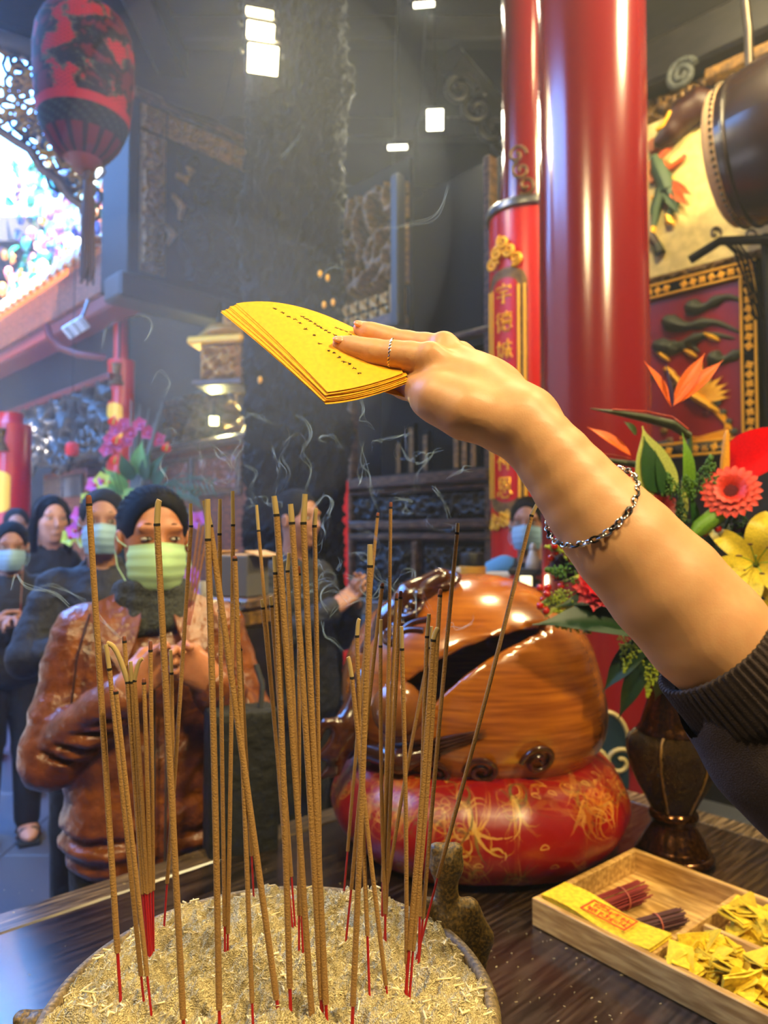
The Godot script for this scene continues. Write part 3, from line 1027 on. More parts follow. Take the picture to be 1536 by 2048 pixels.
func wooden_fish() -> void:
	fish_c = P(950, 1356, 1.58)
	cushion()
	var grain := ntex(0.018, Color(0.68, 0.58, 0.46), Color(1.0, 1.0, 1.0), 51, 4, 512, FastNoiseLite.TYPE_SIMPLEX_SMOOTH, 0.45, false, 0.4)
	var m := mat("fish_wood", Color(0.66, 0.38, 0.08), 0.2, 0.0, grain, Vector3(0.5, 8.0, 1.2), null, 0.0, 0.6)
	m.clearcoat_enabled = true
	m.clearcoat = 0.6
	m.clearcoat_roughness = 0.08
	var dk := mat("fish_dark", Color(0.27, 0.13, 0.04), 0.22, 0.0, grain, Vector3(2, 12, 4))
	dk.clearcoat_enabled = true
	dk.clearcoat = 0.6
	dk.clearcoat_roughness = 0.1
	var o := thing("wooden_fish", "big varnished honey-brown temple wooden fish with slit mouth and carved scrolls", "wooden fish", Vector3(fish_c.x, TABLE_Y + 0.1, fish_c.z))
	var n := Net.new(fish_c - Vector3(0.40, 0.30, 0.30), fish_c + Vector3(0.31, 0.30, 0.31), 0.0085)
	n.ell(fish_c, fish_r, 0.02)
	n.ell(fish_c + Vector3(0.02, -0.08, 0), Vector3(0.262, 0.165, 0.245), 0.05)
	n.ell(fish_c + Vector3(-0.10, -0.02, 0.0), Vector3(0.19, 0.19, 0.19), 0.06)
	# sound hole and slit
	n.ell(fish_c, fish_r * 0.74, 0.01, Basis.IDENTITY, true)
	var mouth := [[812, 1412, 0.034], [850, 1378, 0.03], [890, 1347, 0.027], [935, 1318, 0.022], [985, 1293, 0.017], [1035, 1274, 0.012], [1085, 1258, 0.008]]
	for k in mouth.size() - 1:
		var a: Array = mouth[k]
		var b: Array = mouth[k + 1]
		for j in 15:
			var back := fish_c.z + 0.27 - j * 0.02
			var ray_a := ray(a[0], a[1])
			var ray_b := ray(b[0], b[1])
			var da := (EYE.z - back)
			n.cone(EYE + ray_a * da, EYE + ray_b * da, a[2], b[2], 0.006, true)
	part("body", n.into(MB.new()), m, o)
	# forehead ridge, snout and curling fin on the left side
	n = Net.new(P(600, 1600, 1.5) - Vector3(0.02, 0.0, 0.28), P(985, 1130, 1.5) + Vector3(0.05, 0.03, 0.16), 0.006)
	var rid := [[880, 1160], [826, 1196], [786, 1245], [757, 1305], [738, 1370], [716, 1440], [690, 1495]]
	var pts := []
	for q in rid: pts.append(P(q[0], q[1], 1.50))
	n.chain(pts, [0.026, 0.034, 0.036, 0.036, 0.036, 0.034, 0.026], 0.02)
	n.chain([P(738, 1360, 1.47), P(700, 1450, 1.44), P(668, 1505, 1.42), P(640, 1512, 1.42)], [0.03, 0.03, 0.02, 0.009], 0.015)
	n.chain([P(690, 1490, 1.44), P(668, 1536, 1.43), P(640, 1556, 1.43)], [0.02, 0.015, 0.006], 0.012)
	n.chain([P(680, 1470, 1.42), P(668, 1446, 1.42), P(650, 1446, 1.42), P(636, 1474, 1.42), P(618, 1496, 1.43)], [0.016, 0.01, 0.008, 0.008, 0.004], 0.006)
	n.chain([P(735, 1500, 1.42), P(800, 1520, 1.38), P(880, 1500, 1.37), P(950, 1470, 1.36)], [0.02, 0.022, 0.017, 0.006], 0.02)
	part("carved_snout", n.into(MB.new()), dk, o, true, "dark carved snout and curling fin")
	part("pearl", MB.new().ball(P(796, 1418, 1.365), Vector3(0.051, 0.054, 0.05), 36), mat("pearl_wood", Color(0.42, 0.24, 0.10), 0.18), o, true, "smooth round pearl held in the mouth")
	# carved lip lines under the pearl
	for k in 4:
		var lp := fish_curve([[742, 1462 + k * 9], [790, 1478 + k * 9], [850, 1474 + k * 9], [915, 1462 + k * 6], [970, 1452 + k * 4]], 0.016)
		var lr := []
		for j in lp.size(): lr.append(0.0052 * sin(PI * clampf(0.12 + 0.87 * j / (lp.size() - 1.0), 0.0, 1.0)) + 0.0004)
		part("lip_ridge", MB.new().tube(lp, lr, 6), dk, o)
	# scroll scales on the brow
	for q in [[888, 1172, 0.042, 0.4], [824, 1224, 0.034, 0.9], [788, 1275, 0.022, 1.5]]:
		var c := on_fish(q[0], q[1], 0.012)
		var nn := fish_n(c)
		var ux := nn.cross(Vector3.UP).normalized()
		var uy := ux.cross(nn)
		part("scroll", MB.new().tube(spiral(c, ux, uy, q[2], 1.9, q[3]), 0.0065, 8), dk, o, true, "carved spiral scroll")
	for k in 9: # row of beads along the ridge
		var t := k / 8.0
		var p := P(lerpf(838, 752, t), lerpf(1190, 1345, t), 1.45)
		part("scale_knob", MB.new().ball(p, Vector3(0.012, 0.012, 0.012), 10), dk, o)
	for s in [[850, 1262, 806, 1268, 770, 1330], [862, 1240, 820, 1252, 792, 1290]]:
		part("brow_ridge", MB.new().tube(fish_curve([[s[0], s[1]], [s[2], s[3]], [s[4], s[5]]], 0.004), 0.007, 8), dk, o)
	# incised scrolls along the belly
	for q in [[1062, 1500, 0.036], [962, 1518, 0.034], [884, 1520, 0.028]]:
		var c := on_fish(q[0], q[1], 0.031)
		var nn := fish_n(c)
		var ux := nn.cross(Vector3.UP).normalized()
		var uy := ux.cross(nn)
		part("scroll", MB.new().tube(spiral(c, ux, uy, q[2], 1.6, 0.0), 0.006, 8), dk, o, true, "carved spiral scroll")

# ---------------------------------------------------------------- bronze vase
var vase_c: Vector3

func vase() -> void:
	var f := on_y(1356, 1722, TABLE_Y)
	vase_c = f + Vector3(0, 0, -0.02)
	var d := -vase_c.z
	var k := d / FPX
	var m := mat("vase_bronze", Color(0.40, 0.24, 0.09), 0.16, 0.8, ntex(0.05, Color(0.4, 0.35, 0.3), Color(1, 1, 1), 61, 4), Vector3(9, 9, 9))
	var mr := mat("vase_relief", Color(0.34, 0.26, 0.12), 0.2, 0.85, ntex(0.09, Color(0.35, 0.32, 0.28), Color(1, 0.9, 0.6), 62, 4), Vector3(14, 14, 14), ntex(0.06, grey(0), grey(1), 63, 3), 0.5)
	var o := thing("flower_vase", "dark bronze vase with ribbed embossed belly beside the wooden box", "vase", vase_c)
	var pr := []
	for q in [[55, 1750], [73, 1750], [75, 1745], [73, 1739], [67, 1736], [67, 1736], [67, 1729], [62, 1724], [61, 1720], [55, 1708], [47, 1696], [42, 1686], [41, 1678], [46, 1672], [47, 1667], [45, 1661], [40, 1656]]:
		pr.append(Vector2(q[0] * k, (1750 - q[1]) * k))
	part("foot", MB.new().lathe(pr, 48), m, o, false)
	pr = []
	for q in [[40, 1654], [52, 1630], [68, 1600], [79, 1572], [84, 1548], [85, 1532], [80, 1516], [66, 1506]]:
		pr.append(Vector2(q[0] * k, (1750 - q[1]) * k))
	var pf := PackedVector2Array(pr)
	var cv := Curve2D.new()
	for p in pf: cv.add_point(p)
	var fine := []
	for i in 25: fine.append(cv.sample_baked(cv.get_baked_length() * i / 24.0))
	var emb := FastNoiseLite.new()
	emb.seed = 4
	emb.frequency = 0.5
	emb.fractal_type = FastNoiseLite.FRACTAL_RIDGED
	emb.fractal_octaves = 2
	var prb := []
	for i in 61: prb.append(cv.sample_baked(cv.get_baked_length() * i / 60.0))
	part("belly", MB.new().lathe(prb, 220, Transform3D.IDENTITY, func(a, i, r, y): return r * (1.0 + 0.05 * clampf(emb.get_noise_3d(cos(a) * 8.0, y * 90.0, sin(a) * 8.0) + 0.1, 0.0, 0.7))), mr, o, false, "embossed belly")
	for j in 6:
		var a := TAU * j / 6 + 0.95
		var line := []
		for p in fine: line.append(Vector3(cos(a) * (p.x + 0.001), p.y, -sin(a) * (p.x + 0.001)))
		part("rib", MB.new().tube(line, 0.0028, 6), M.old_gilt, o, false)
	pr = []
	for q in [[66, 1506], [66, 1500], [60, 1492], [58, 1484], [54, 1470], [48, 1450], [43, 1430], [40, 1400], [41, 1370], [46, 1345], [56, 1325], [64, 1318], [60, 1318], [50, 1330], [38, 1360]]:
		pr.append(Vector2(q[0] * k, (1750 - q[1]) * k))
	part("neck", MB.new().lathe(pr, 48), m, o, false)

# ---------------------------------------------------------------- divided wooden box with papers and incense
var box_t: Transform3D
var box_l := 0.0
var box_w := 0.0

func offering_box() -> void:
	mat("box_wood", Color(0.79, 0.63, 0.37), 0.55, 0.0, ntex(0.02, Color(0.78, 0.72, 0.62), Color(1, 1, 1), 71, 4), Vector3(2, 14, 14))
	var paper := mat("joss_paper", Color(0.88, 0.74, 0.13), 0.8, 0.0, ntex(0.04, Color(0.86, 0.84, 0.76), Color(1, 1, 1), 72, 5), Vector3(8, 8, 8), M.tex_bump, 0.06)
	paper.backlight_enabled = true
	paper.backlight = Color(0.2, 0.16, 0.02)
	mat("stamp_red", Color(0.80, 0.25, 0.04), 0.8)
	var a := on_y(1064, 1850, TABLE_Y)      # near left bottom corner
	var b := on_y(1440, 2052, TABLE_Y)      # along the near long side
	var lx := (b - a).normalized()
	var lz := Vector3(lx.z, 0, -lx.x)
	if lz.z > 0: lz = -lz
	# far left top corner at (1255, 1690)
	var fl := on_y(1255, 1690, TABLE_Y + 0.045)
	box_w = absf((fl - a).dot(lz))
	box_l = 0.58
	box_t = Transform3D(Basis(lx, Vector3.UP, lx.cross(Vector3.UP)), a)
	var s := signf(lx.cross(Vector3.UP).dot(lz))
	var o := thing("offering_box", "shallow pale wooden box divided into compartments for folded yellow papers", "box")
	o.transform = box_t
	var h := 0.045
	var t := 0.006
	part("bottom", MB.new().box(Vector3(box_l / 2, 0.004, s * box_w / 2), Vector3(box_l / 2 - t * 2, 0.003, box_w / 2 - t * 2)), M.box_wood, o, false)
	for q in [0, 1]:
		part("side_board", MB.new().box(Vector3(box_l / 2, h / 2, s * (t if q == 0 else box_w - t)), Vector3(box_l / 2, h / 2, t), Basis.IDENTITY, 0.0012), M.box_wood, o, false)
		part("end_board", MB.new().box(Vector3(t if q == 0 else box_l - t, h / 2, s * box_w / 2), Vector3(t, h / 2 - 0.0004, box_w / 2 - t * 2), Basis.IDENTITY, 0.0012), M.box_wood, o, false)
	for x in [0.205, 0.39]:
		part("divider", MB.new().box(Vector3(x, h / 2 - 0.003, s * box_w / 2), Vector3(0.0045, h / 2 - 0.004, box_w / 2 - t * 2), Basis.IDENTITY, 0.001), M.box_wood, o, false)
	part("divider", MB.new().box(Vector3(0.30, h / 2 - 0.003, s * box_w * 0.52), Vector3(0.085, h / 2 - 0.004, 0.0045), Basis.IDENTITY, 0.001), M.box_wood, o, false)
	# long folded papers lying across the near left corner
	for k in 7:
		var tilt := Basis(Vector3.UP, rng.randf_range(-0.03, 0.03)) * Basis(Vector3.BACK, -0.045)
		var y := 0.030 + k * 0.0026
		var c := box_t * Vector3(0.105 + rng.randf_range(-0.004, 0.004), y, s * (0.047 + rng.randf_range(-0.002, 0.002)))
		var mb := MB.new()
		var bend := rng.randf_range(0.0, 0.004)
		mb.grid(14, 5, func(u, v): return Vector3((u - 0.5) * 0.195, bend * sin(u * 7.0) + 0.003 * (v - 0.5) * (v - 0.5) + (0.004 * pow(u, 6) * (0.5 + 0.5 * sin(k * 2.0))), (0.5 - v) * 0.066), 0.0016)
		var p := thing("folded_paper", "long folded yellow joss paper in the stack lying across the box corner" if k < 6 else "top folded yellow joss paper with a red stamp printed on it", "paper", c, "stack of folded papers")
		p.basis = box_t.basis * tilt
		part("sheet", mb, M.joss_paper, p, false)
		if k == 6:
			var st := MB.new()
			for fr in [[-0.03, 0.05, -0.02, -0.0175], [-0.03, 0.05, 0.0175, 0.02], [-0.03, -0.0275, -0.02, 0.02], [0.0475, 0.05, -0.02, 0.02]]:
				st.box(Vector3((fr[0] + fr[1]) / 2, 0.0042, (fr[2] + fr[3]) / 2), Vector3((fr[1] - fr[0]) / 2, 0.0004, (fr[3] - fr[2]) / 2))
			for i in 7:
				for j in 2:
					var cx := -0.021 + i * 0.0105
					var cz := -0.0085 + j * 0.017
					for q in 4:
						st.box(Vector3(cx + rng.randf_range(-0.003, 0.003), 0.0042, cz + rng.randf_range(-0.005, 0.005)), Vector3(0.0035, 0.0004, 0.0007), Basis(Vector3.UP, PI / 2 * (q % 2)))
			part("red_stamp", st, M.stamp_red, p, false, "printed red seal")
	# incense bundles
	mat("bundle_red", Color(0.50, 0.07, 0.04), 0.6)
	mat("bundle_dark", Color(0.26, 0.02, 0.06), 0.6)
	mat("rubber", Color(0.72, 0.36, 0.26), 0.5)
	for q in [[0.075, 0.145, 0.033, 1.35, "bundle_red", 0.017, 1, "thick bundle of red incense ends tied with a rubber band"], [0.150, 0.125, 0.024, 1.2, "bundle_dark", 0.013, 2, "slim bundle of dark crimson incense ends tied with a rubber band"]]:
		var b0 := thing("incense_bundle", q[7], "incense bundle", box_t * Vector3(q[0], 0.007, s * q[1]), "bundles of incense in the box")
		b0.basis = box_t.basis * Basis(Vector3.UP, -q[3] * s) * Basis(Vector3.BACK, 0.06)
		for k in 38:
			var rr: float = q[5] * sqrt((k + 0.5) / 38.0)
			var aa := k * 2.39996
			var y0: float = q[5] + 0.002 + rr * sin(aa)
			var z0 := rr * cos(aa)
			part("stick", MB.new().tube([Vector3(-0.055 + rng.randf_range(-0.006, 0.006), y0, z0), Vector3(0.055 + rng.randf_range(-0.004, 0.004), y0 * 1.02, z0 * 1.05)], 0.00125, 5), M[q[4]], b0, false)
		var ring := []
		for k in 17: ring.append(Vector3(0.006, q[5] + 0.002 + sin(TAU * k / 16) * (q[5] + 0.001), cos(TAU * k / 16) * (q[5] + 0.001)))
		part("rubber_band", MB.new().tube(ring, 0.0013, 6, false), M.rubber, b0, false)
	# crumpled dark wrapper between the bundles
	var mb2 := MB.new()
	mb2.lathe([Vector2(0.001, 0), Vector2(0.014, 0.002), Vector2(0.016, 0.01), Vector2(0.009, 0.018), Vector2(0.001, 0.02)], 14, Transform3D(Basis(), box_t * Vector3(0.17, 0.008, s * 0.085)), func(aa, i, r, y): return r * (1.0 + 0.35 * sin(aa * 5.0 + i)))
	mat("dark_wrap", Color(0.03, 0.06, 0.06), 0.4)
	solo("crumpled_wrapper", mb2, M.dark_wrap, "small crumpled dark green wrapper beside the incense bundles", "wrapper")
	# folded charm packets piled in the two right compartments
	var shapes := []
	for k in 5:
		var pm := MB.new()
		var L := 0.046 + 0.006 * (k % 3)
		var W := 0.030 + 0.004 * (k % 2)
		var up := 0.004 + 0.003 * k
		# a flat pocket folded twice with a raised triangular flap
		pm.grid(6, 4, func(u, v): return Vector3((u - 0.5) * L, 0.0015 + 0.002 * sin(u * 6.0 + k), (0.5 - v) * W), 0.0025)
		pm.grid(5, 4, func(u, v): return Vector3((u - 0.5) * L * (1.0 - v * 0.9), 0.003 + v * up * 1.6, W * (0.5 - v * 0.75)), 0.0012)
		pm.grid(4, 3, func(u, v): return Vector3(L * (0.5 - v * 0.5), 0.004 + v * (0.012 - up * 0.3), (0.5 - u) * W * (1.0 - v * 0.8)), 0.0012)
		pm.grid(4, 2, func(u, v): return Vector3((u - 0.5) * L * 0.9, 0.0045 + 0.004 * u, (0.3 - v * 0.7) * W), 0.0012)
		shapes.append(pm.mesh())
	var lab := ["flat folded yellow charm packet", "yellow charm packet standing on edge", "yellow charm packet with raised pointed flap"]
	var where := ["in the small compartment along the box's near side", "in the small compartment next to the vase", "in the widest compartment at the box's far end"]
	for i in 92:
		var cell := i % 3
		var x := 0.0
		var z := 0.0
		if cell == 0: x = rng.randf_range(0.235, 0.36); z = rng.randf_range(0.03, box_w * 0.52 - 0.025)
		elif cell == 1: x = rng.randf_range(0.235, 0.36); z = rng.randf_range(box_w * 0.52 + 0.025, box_w - 0.03)
		else: x = rng.randf_range(0.42, 0.55); z = rng.randf_range(0.03, box_w - 0.03)
		var lvl := float(i) / 92.0
		var kind := i % 5
		var edge := i % 7 == 3
		var p := MeshInstance3D.new()
		p.name = numbered("charm_packet")
		p.mesh = shapes[kind]
		p.material_override = M.joss_paper
		add_child(p)
		p.transform = Transform3D(box_t.basis * Basis(Vector3.UP, rng.randf() * TAU) * Basis.from_euler(Vector3(1.2 if edge else rng.randf_range(-0.35, 0.35), 0, rng.randf_range(-0.35, 0.35))), box_t * Vector3(x, 0.012 + lvl * 0.036, s * z))
		tag(p, (lab[1] if edge else lab[2] if kind > 2 else lab[0]) + " " + where[cell], "paper charm", "folded charm packets in the box")

# ---------------------------------------------------------------- the arm passing papers through the smoke
func C3(a: Array) -> Vector3:
	return P(a[0], a[1], a[2])

func limb(n: Net, pts: Array, k := 0.008) -> void:
	# rows of x, y, depth, radius
	for i in pts.size() - 1:
		n.cone(C3(pts[i]), C3(pts[i + 1]), pts[i][3], pts[i + 1][3], k)

func skin_mat(key: String, c: Color) -> StandardMaterial3D:
	var m := mat(key, c, 0.48, 0.0, ntex(0.02, Color(0.97, 0.945, 0.93), Color(1.0, 1.0, 1.0), 81, 4), Vector3(9, 9, 9), ntex(0.25, grey(0), grey(1), 82, 3), 0.004)
	m.subsurf_scatter_enabled = true
	m.subsurf_scatter_strength = 0.12
	return m

func arm() -> void:
	var skin := skin_mat("skin", Color(0.81, 0.60, 0.42))
	mat("nail", Color(0.86, 0.62, 0.50), 0.25)
	var sl := mat("sleeve_knit", Color(0.20, 0.13, 0.115), 0.9, 0.0, ntex(0.2, grey(0.75), grey(1.0), 83, 3), Vector3(20, 20, 20), ntex(0.2, grey(0), grey(1), 84, 3), 0.05)
	sl.rim_enabled = true
	sl.rim = 0.12
	var o := thing("person", "bare forearm in a dark brown sleeve reaching over the censer holding yellow papers", "person", P(1600, 1480, 0.49))
	var lo := P(640, 1480, 0.5)
	var hi := P(1640, 560, 0.5)
	var n := Net.new(Vector3(lo.x, lo.y, -0.665), Vector3(hi.x, hi.y, -0.41), 0.0024)
	# forearm: two bones side by side make its section oval
	for q in [-0.006, 0.008]:
		limb(n, [[1038, 848, 0.522 + q, 0.0250], [1075, 882, 0.5195 + q, 0.0252], [1110, 922, 0.517 + q, 0.0268], [1145, 966, 0.5145 + q, 0.0292], [1180, 1010, 0.512 + q, 0.0320], [1215, 1050, 0.5095 + q, 0.0350], [1250, 1088, 0.507 + q, 0.0374], [1330, 1174, 0.503 + q, 0.0408], [1408, 1260, 0.500 + q, 0.0418], [1480, 1334, 0.497 + q, 0.0400], [1600, 1460, 0.492 + q, 0.0400]], 0.003)
	n.ell(P(1082, 826, 0.528), Vector3(0.010, 0.010, 0.010), 0.012) # wrist knob
	# back of the hand
	limb(n, [[1036, 838, 0.522, 0.0215], [950, 775, 0.532, 0.0165], [858, 721, 0.540, 0.0122]], 0.014)
	limb(n, [[1040, 836, 0.532, 0.0200], [960, 758, 0.549, 0.0160], [887, 699, 0.561, 0.0116]], 0.014)
	limb(n, [[1044, 836, 0.540, 0.0190], [990, 770, 0.562, 0.0150], [922, 716, 0.579, 0.0108]], 0.014)
	limb(n, [[1046, 838, 0.546, 0.0180], [1005, 785, 0.572, 0.0140], [952, 737, 0.592, 0.0102]], 0.014)
	for q in [[863, 705, 0.5335, 0.0055], [888, 684, 0.556, 0.0058], [922, 703, 0.574, 0.005]]:
		n.ell(C3(q), Vector3(q[3], q[3], q[3]), 0.012)
	limb(n, [[985, 842, 0.514, 0.0180], [930, 822, 0.515, 0.0178], [872, 797, 0.523, 0.0148], [858, 792, 0.528, 0.0135]], 0.014)
	limb(n, [[960, 800, 0.535, 0.018], [890, 765, 0.545, 0.014]], 0.014)
	# thumb folding under the papers
	limb(n, [[862, 795, 0.526, 0.0128], [838, 779, 0.540, 0.0112], [812, 772, 0.552, 0.0102], [775, 765, 0.560, 0.0080]], 0.0045)
	# fingers
	limb(n, [[858, 722, 0.540, 0.0124], [822, 714, 0.544, 0.0114], [788, 710, 0.548, 0.0108], [748, 706, 0.553, 0.0106], [724, 700, 0.556, 0.0093], [704, 695, 0.559, 0.0087], [682, 689, 0.562, 0.0070]], 0.0035)
	limb(n, [[887, 699, 0.561, 0.0114], [850, 693, 0.569, 0.0106], [815, 688, 0.576, 0.0102], [775, 678, 0.583, 0.0098], [756, 671, 0.586, 0.0088], [740, 666, 0.588, 0.0084], [722, 658, 0.592, 0.0068]], 0.0035)
	limb(n, [[922, 716, 0.579, 0.0106], [875, 710, 0.598, 0.0095], [838, 716, 0.606, 0.0085], [812, 735, 0.604, 0.0075]], 0.0035)
	limb(n, [[952, 737, 0.592, 0.0100], [905, 730, 0.606, 0.0085], [872, 742, 0.612, 0.0075], [850, 760, 0.610, 0.0065]], 0.0035)
	part("body", n.into(MB.new()), skin, o)
	for q in [[679, 679, 0.5565, -0.15], [720, 648, 0.587, -0.3]]:
		part("fingernail", MB.new().ball(C3(q), Vector3(0.0056, 0.0024, 0.0042), 14, Basis(Vector3.BACK, q[3]) * Basis(Vector3.RIGHT, 0.7)), M.nail, o)
	# sleeve and ribbed cuff
	var a := P(1418, 1272, 0.4995)
	var b := P(1600, 1466, 0.491)
	var ax := (b - a).normalized()
	var up := ax.cross(Vector3(0, 0, 1)).normalized()
	var tr := Transform3D(Basis(up, ax, up.cross(ax) * 1.24), P(1457, 1330, 0.499))
	var pr := []
	for q in [[0.039, -0.006], [0.0425, -0.016], [0.0455, -0.015], [0.0470, 0.0], [0.0478, 0.012], [0.049, 0.022], [0.046, 0.03]]:
		pr.append(Vector2(q[0], q[1]))
	part("cuff", MB.new().lathe(pr, 240, tr, func(aa, i, r, y): return r + (0.0009 * sin(aa * 60.0) if i > 0 else 0.0)), sl, o, true, "ribbed cuff")
	var n2 := Net.new(P(1370, 1680, 0.5) - Vector3(0, 0, 0.09), P(1760, 1290, 0.5) + Vector3(0, 0, 0.09), 0.0042)
	n2.cone(tr * Vector3(0, 0.024, 0), P(1640, 1500, 0.49), 0.051, 0.062, 0.01)
	limb(n2, [[1480, 1440, 0.49, 0.030], [1530, 1510, 0.487, 0.032], [1600, 1560, 0.485, 0.036]], 0.02)
	limb(n2, [[1500, 1520, 0.485, 0.012], [1520, 1565, 0.485, 0.012], [1570, 1590, 0.485, 0.018]], 0.012)
	limb(n2, [[1640, 1490, 0.49, 0.062], [1740, 1600, 0.48, 0.066]], 0.02)
	for q in [[1462, 1478, 1545, 1540], [1500, 1440, 1580, 1470]]: # folds
		n2.cone(P(q[0], q[1], 0.447), P(q[2], q[3], 0.44), 0.006, 0.004, 0.01, true)
	part("sleeve", n2.into(MB.new()), sl, o)

	# silver chain bracelet
	mat("silver", Color(0.80, 0.78, 0.76), 0.16, 1.0)
	mat("silver_dark", Color(0.25, 0.24, 0.24), 0.3, 1.0)
	var c := P(1180, 1010, 0.513)
	var axis := (P(1250, 1086, 0.508) - P(1110, 918, 0.518)).normalized()
	var fr := (EYE - c).normalized()
	fr = (fr - axis * fr.dot(axis)).normalized()
	var pe := axis.cross(fr)
	var tilt := (fr * cos(0.4) + axis * sin(0.4))
	var br := thing("chain_bracelet", "silver chain bracelet hanging round the bare wrist", "bracelet", c)
	var rr := Vector2(0.0362, 0.0490)
	for k in 46:
		var t := TAU * k / 46
		var p := c + pe * cos(t) * rr.x + tilt * sin(t) * rr.y
		var dir := (-pe * sin(t) * rr.x + tilt * cos(t) * rr.y).normalized()
		var out := (p - c).normalized()
		var sd := dir.cross(out).normalized()
		var w := out if k % 2 == 0 else sd
		var loop := []
		for j in 11:
			var g := TAU * j / 10
			loop.append(p + dir * cos(g) * 0.0034 + w * sin(g) * 0.0021)
		part("link", MB.new().tube(loop, 0.00088, 6, false), M.silver if k % 3 != 0 else M.silver_dark, br)
	# twisted ring on the forefinger
	var fc := P(782, 709, 0.549)
	var fa := (P(744, 704, 0.553) - P(822, 713, 0.544)).normalized()
	var ff := ((EYE - fc).normalized() - fa * (EYE - fc).normalized().dot(fa)).normalized()
	var fp := fa.cross(ff)
	var rg := thing("finger_ring", "thin twisted silver ring on the forefinger", "ring", fc)
	for s in 2:
		var loop := []
		for j in 65:
			var g := TAU * j / 64
			var e := g * 11.0 + PI * s
			loop.append(fc + (fp * cos(g) + (ff * cos(0.18) - fa * sin(0.18)) * sin(g)) * (0.0114 + 0.0006 * cos(e)) + fa * 0.0006 * sin(e))
		part("strand", MB.new().tube(loop, 0.0007, 6, false), M.silver, rg)

# ---------------------------------------------------------------- the yellow papers in the hand
func bez(a: Vector3, b: Vector3, c: Vector3, t: float) -> Vector3:
	return a.lerp(b, t).lerp(b.lerp(c, t), t)

func sheet_at(k: float, u: float, v: float) -> Vector3:
	# u from the far left corner toward the hand, v from the far edge to the near edge
	var wob := sin(k * 2.3) * 1.2
	var a := P(472 - 5.5 * k + wob * 2.0, 607 + 1.5 * k, 0.600 - 0.001 * k)
	var b := P(655 - 1.0 * k + wob * 2.5, 784 + 2.2 * k + wob, 0.515)
	var c := P(806 + 2.5 * k - wob * 3.0, 746 + 1.2 * k + wob, 0.535)
	var d := P(782, 698 + 2 * k, 0.604)
	var s := bez(a, P(600, 583 + 2 * k, 0.612), d, u).lerp(bez(b, P(728, 776 + 3 * k, 0.522), c, u), v)
	return s - Vector3(0, 0.0006 * k, 0) + Vector3(0, 0.0016 * sin(v * PI), 0)

func papers() -> void:
	var m := mat("yellow_paper", Color(0.98, 0.70, 0.025), 0.75, 0.0, M.tex_fine, Vector3(12, 12, 12))
	m.albedo_texture = ntex(0.06, Color(0.93, 0.92, 0.88), Color(1, 1, 1), 91, 4)
	m.backlight_enabled = true
	m.backlight = Color(0.3, 0.18, 0.01)
	mat("ink", Color(0.16, 0.13, 0.02), 0.8)
	for k in 7:
		var kk := float(k)
		var mb := MB.new().grid(26, 12, func(u, v): return sheet_at(kk, u, 1.0 - v), 0.0003)
		var p := thing("paper_sheet", "topmost bright yellow prayer paper with printed lines, pinched in the hand" if k == 0 else "bright yellow prayer paper in the fan pinched by the hand", "paper", sheet_at(kk, 0.5, 0.5), "yellow prayer papers in the hand")
		part("sheet", mb, m, p)
		if k == 0:
			var ink := MB.new()
			for q in [[552, 619, 600, 645, 5], [606, 634, 668, 670, 9], [672, 656, 702, 669, 4], [659, 700, 716, 745, 7], [612, 657, 614, 658, 1], [630, 670, 631, 671, 1], [641, 686, 642, 687, 1]]:
				for j in q[4]:
					var f: float = j / maxf(1.0, q[4] - 1.0)
					var tx := lerpf(q[0], q[2], f)
					var ty := lerpf(q[1], q[3], f)
					var best := 1e9
					var bu := 0.0
					var bv := 0.0
					for iu in 60:
						for iv in 40:
							var s := sheet_at(0.0, iu / 59.0, iv / 39.0) - EYE
							var zz := s.dot(look_f)
							var ex := 768 + s.x / zz * FPX - tx
							var ey := 1024 - s.dot(look_u) / zz * FPX - ty
							if ex * ex + ey * ey < best:
								best = ex * ex + ey * ey; bu = iu / 59.0; bv = iv / 39.0
					var c := sheet_at(0.0, bu, bv)
					var du := (sheet_at(0.0, bu + 0.02, bv) - c).normalized()
					var dv := (sheet_at(0.0, bu, bv + 0.02) - c).normalized()
					var nn := du.cross(dv).normalized()
					if nn.y < 0: nn = -nn
					for st in 5:
						var b := Basis(du, nn, du.cross(nn)).orthonormalized() * Basis(Vector3.UP, [0.0, 1.57, 0.0, 0.8, 2.2][st] + rng.randf_range(-0.1, 0.1))
						ink.box(c + du * rng.randf_range(-0.0011, 0.0011) + dv * rng.randf_range(-0.0011, 0.0011) + nn * 0.0002, Vector3(0.0012, 0.00010, 0.0002), b)
			part("printed_text", ink, M.ink, p, true, "small printed columns of characters")
	# one loose sheet showing below, by the thumb
	var pa := thing("paper_sheet", "paler yellow paper sticking out below the fan beside the thumb", "paper", P(780, 760, 0.545), "yellow prayer papers in the hand")
	part("sheet", MB.new().grid(10, 8, func(u, v): return bez(P(600, 720, 0.57), P(720, 722, 0.578), P(852, 742, 0.575), u).lerp(bez(P(688, 764, 0.534), P(760, 784, 0.537), P(846, 803, 0.541), u), v), 0.0004), m, pa)
	mat("fine_ink", Color(0.35, 0.25, 0.06), 0.8)

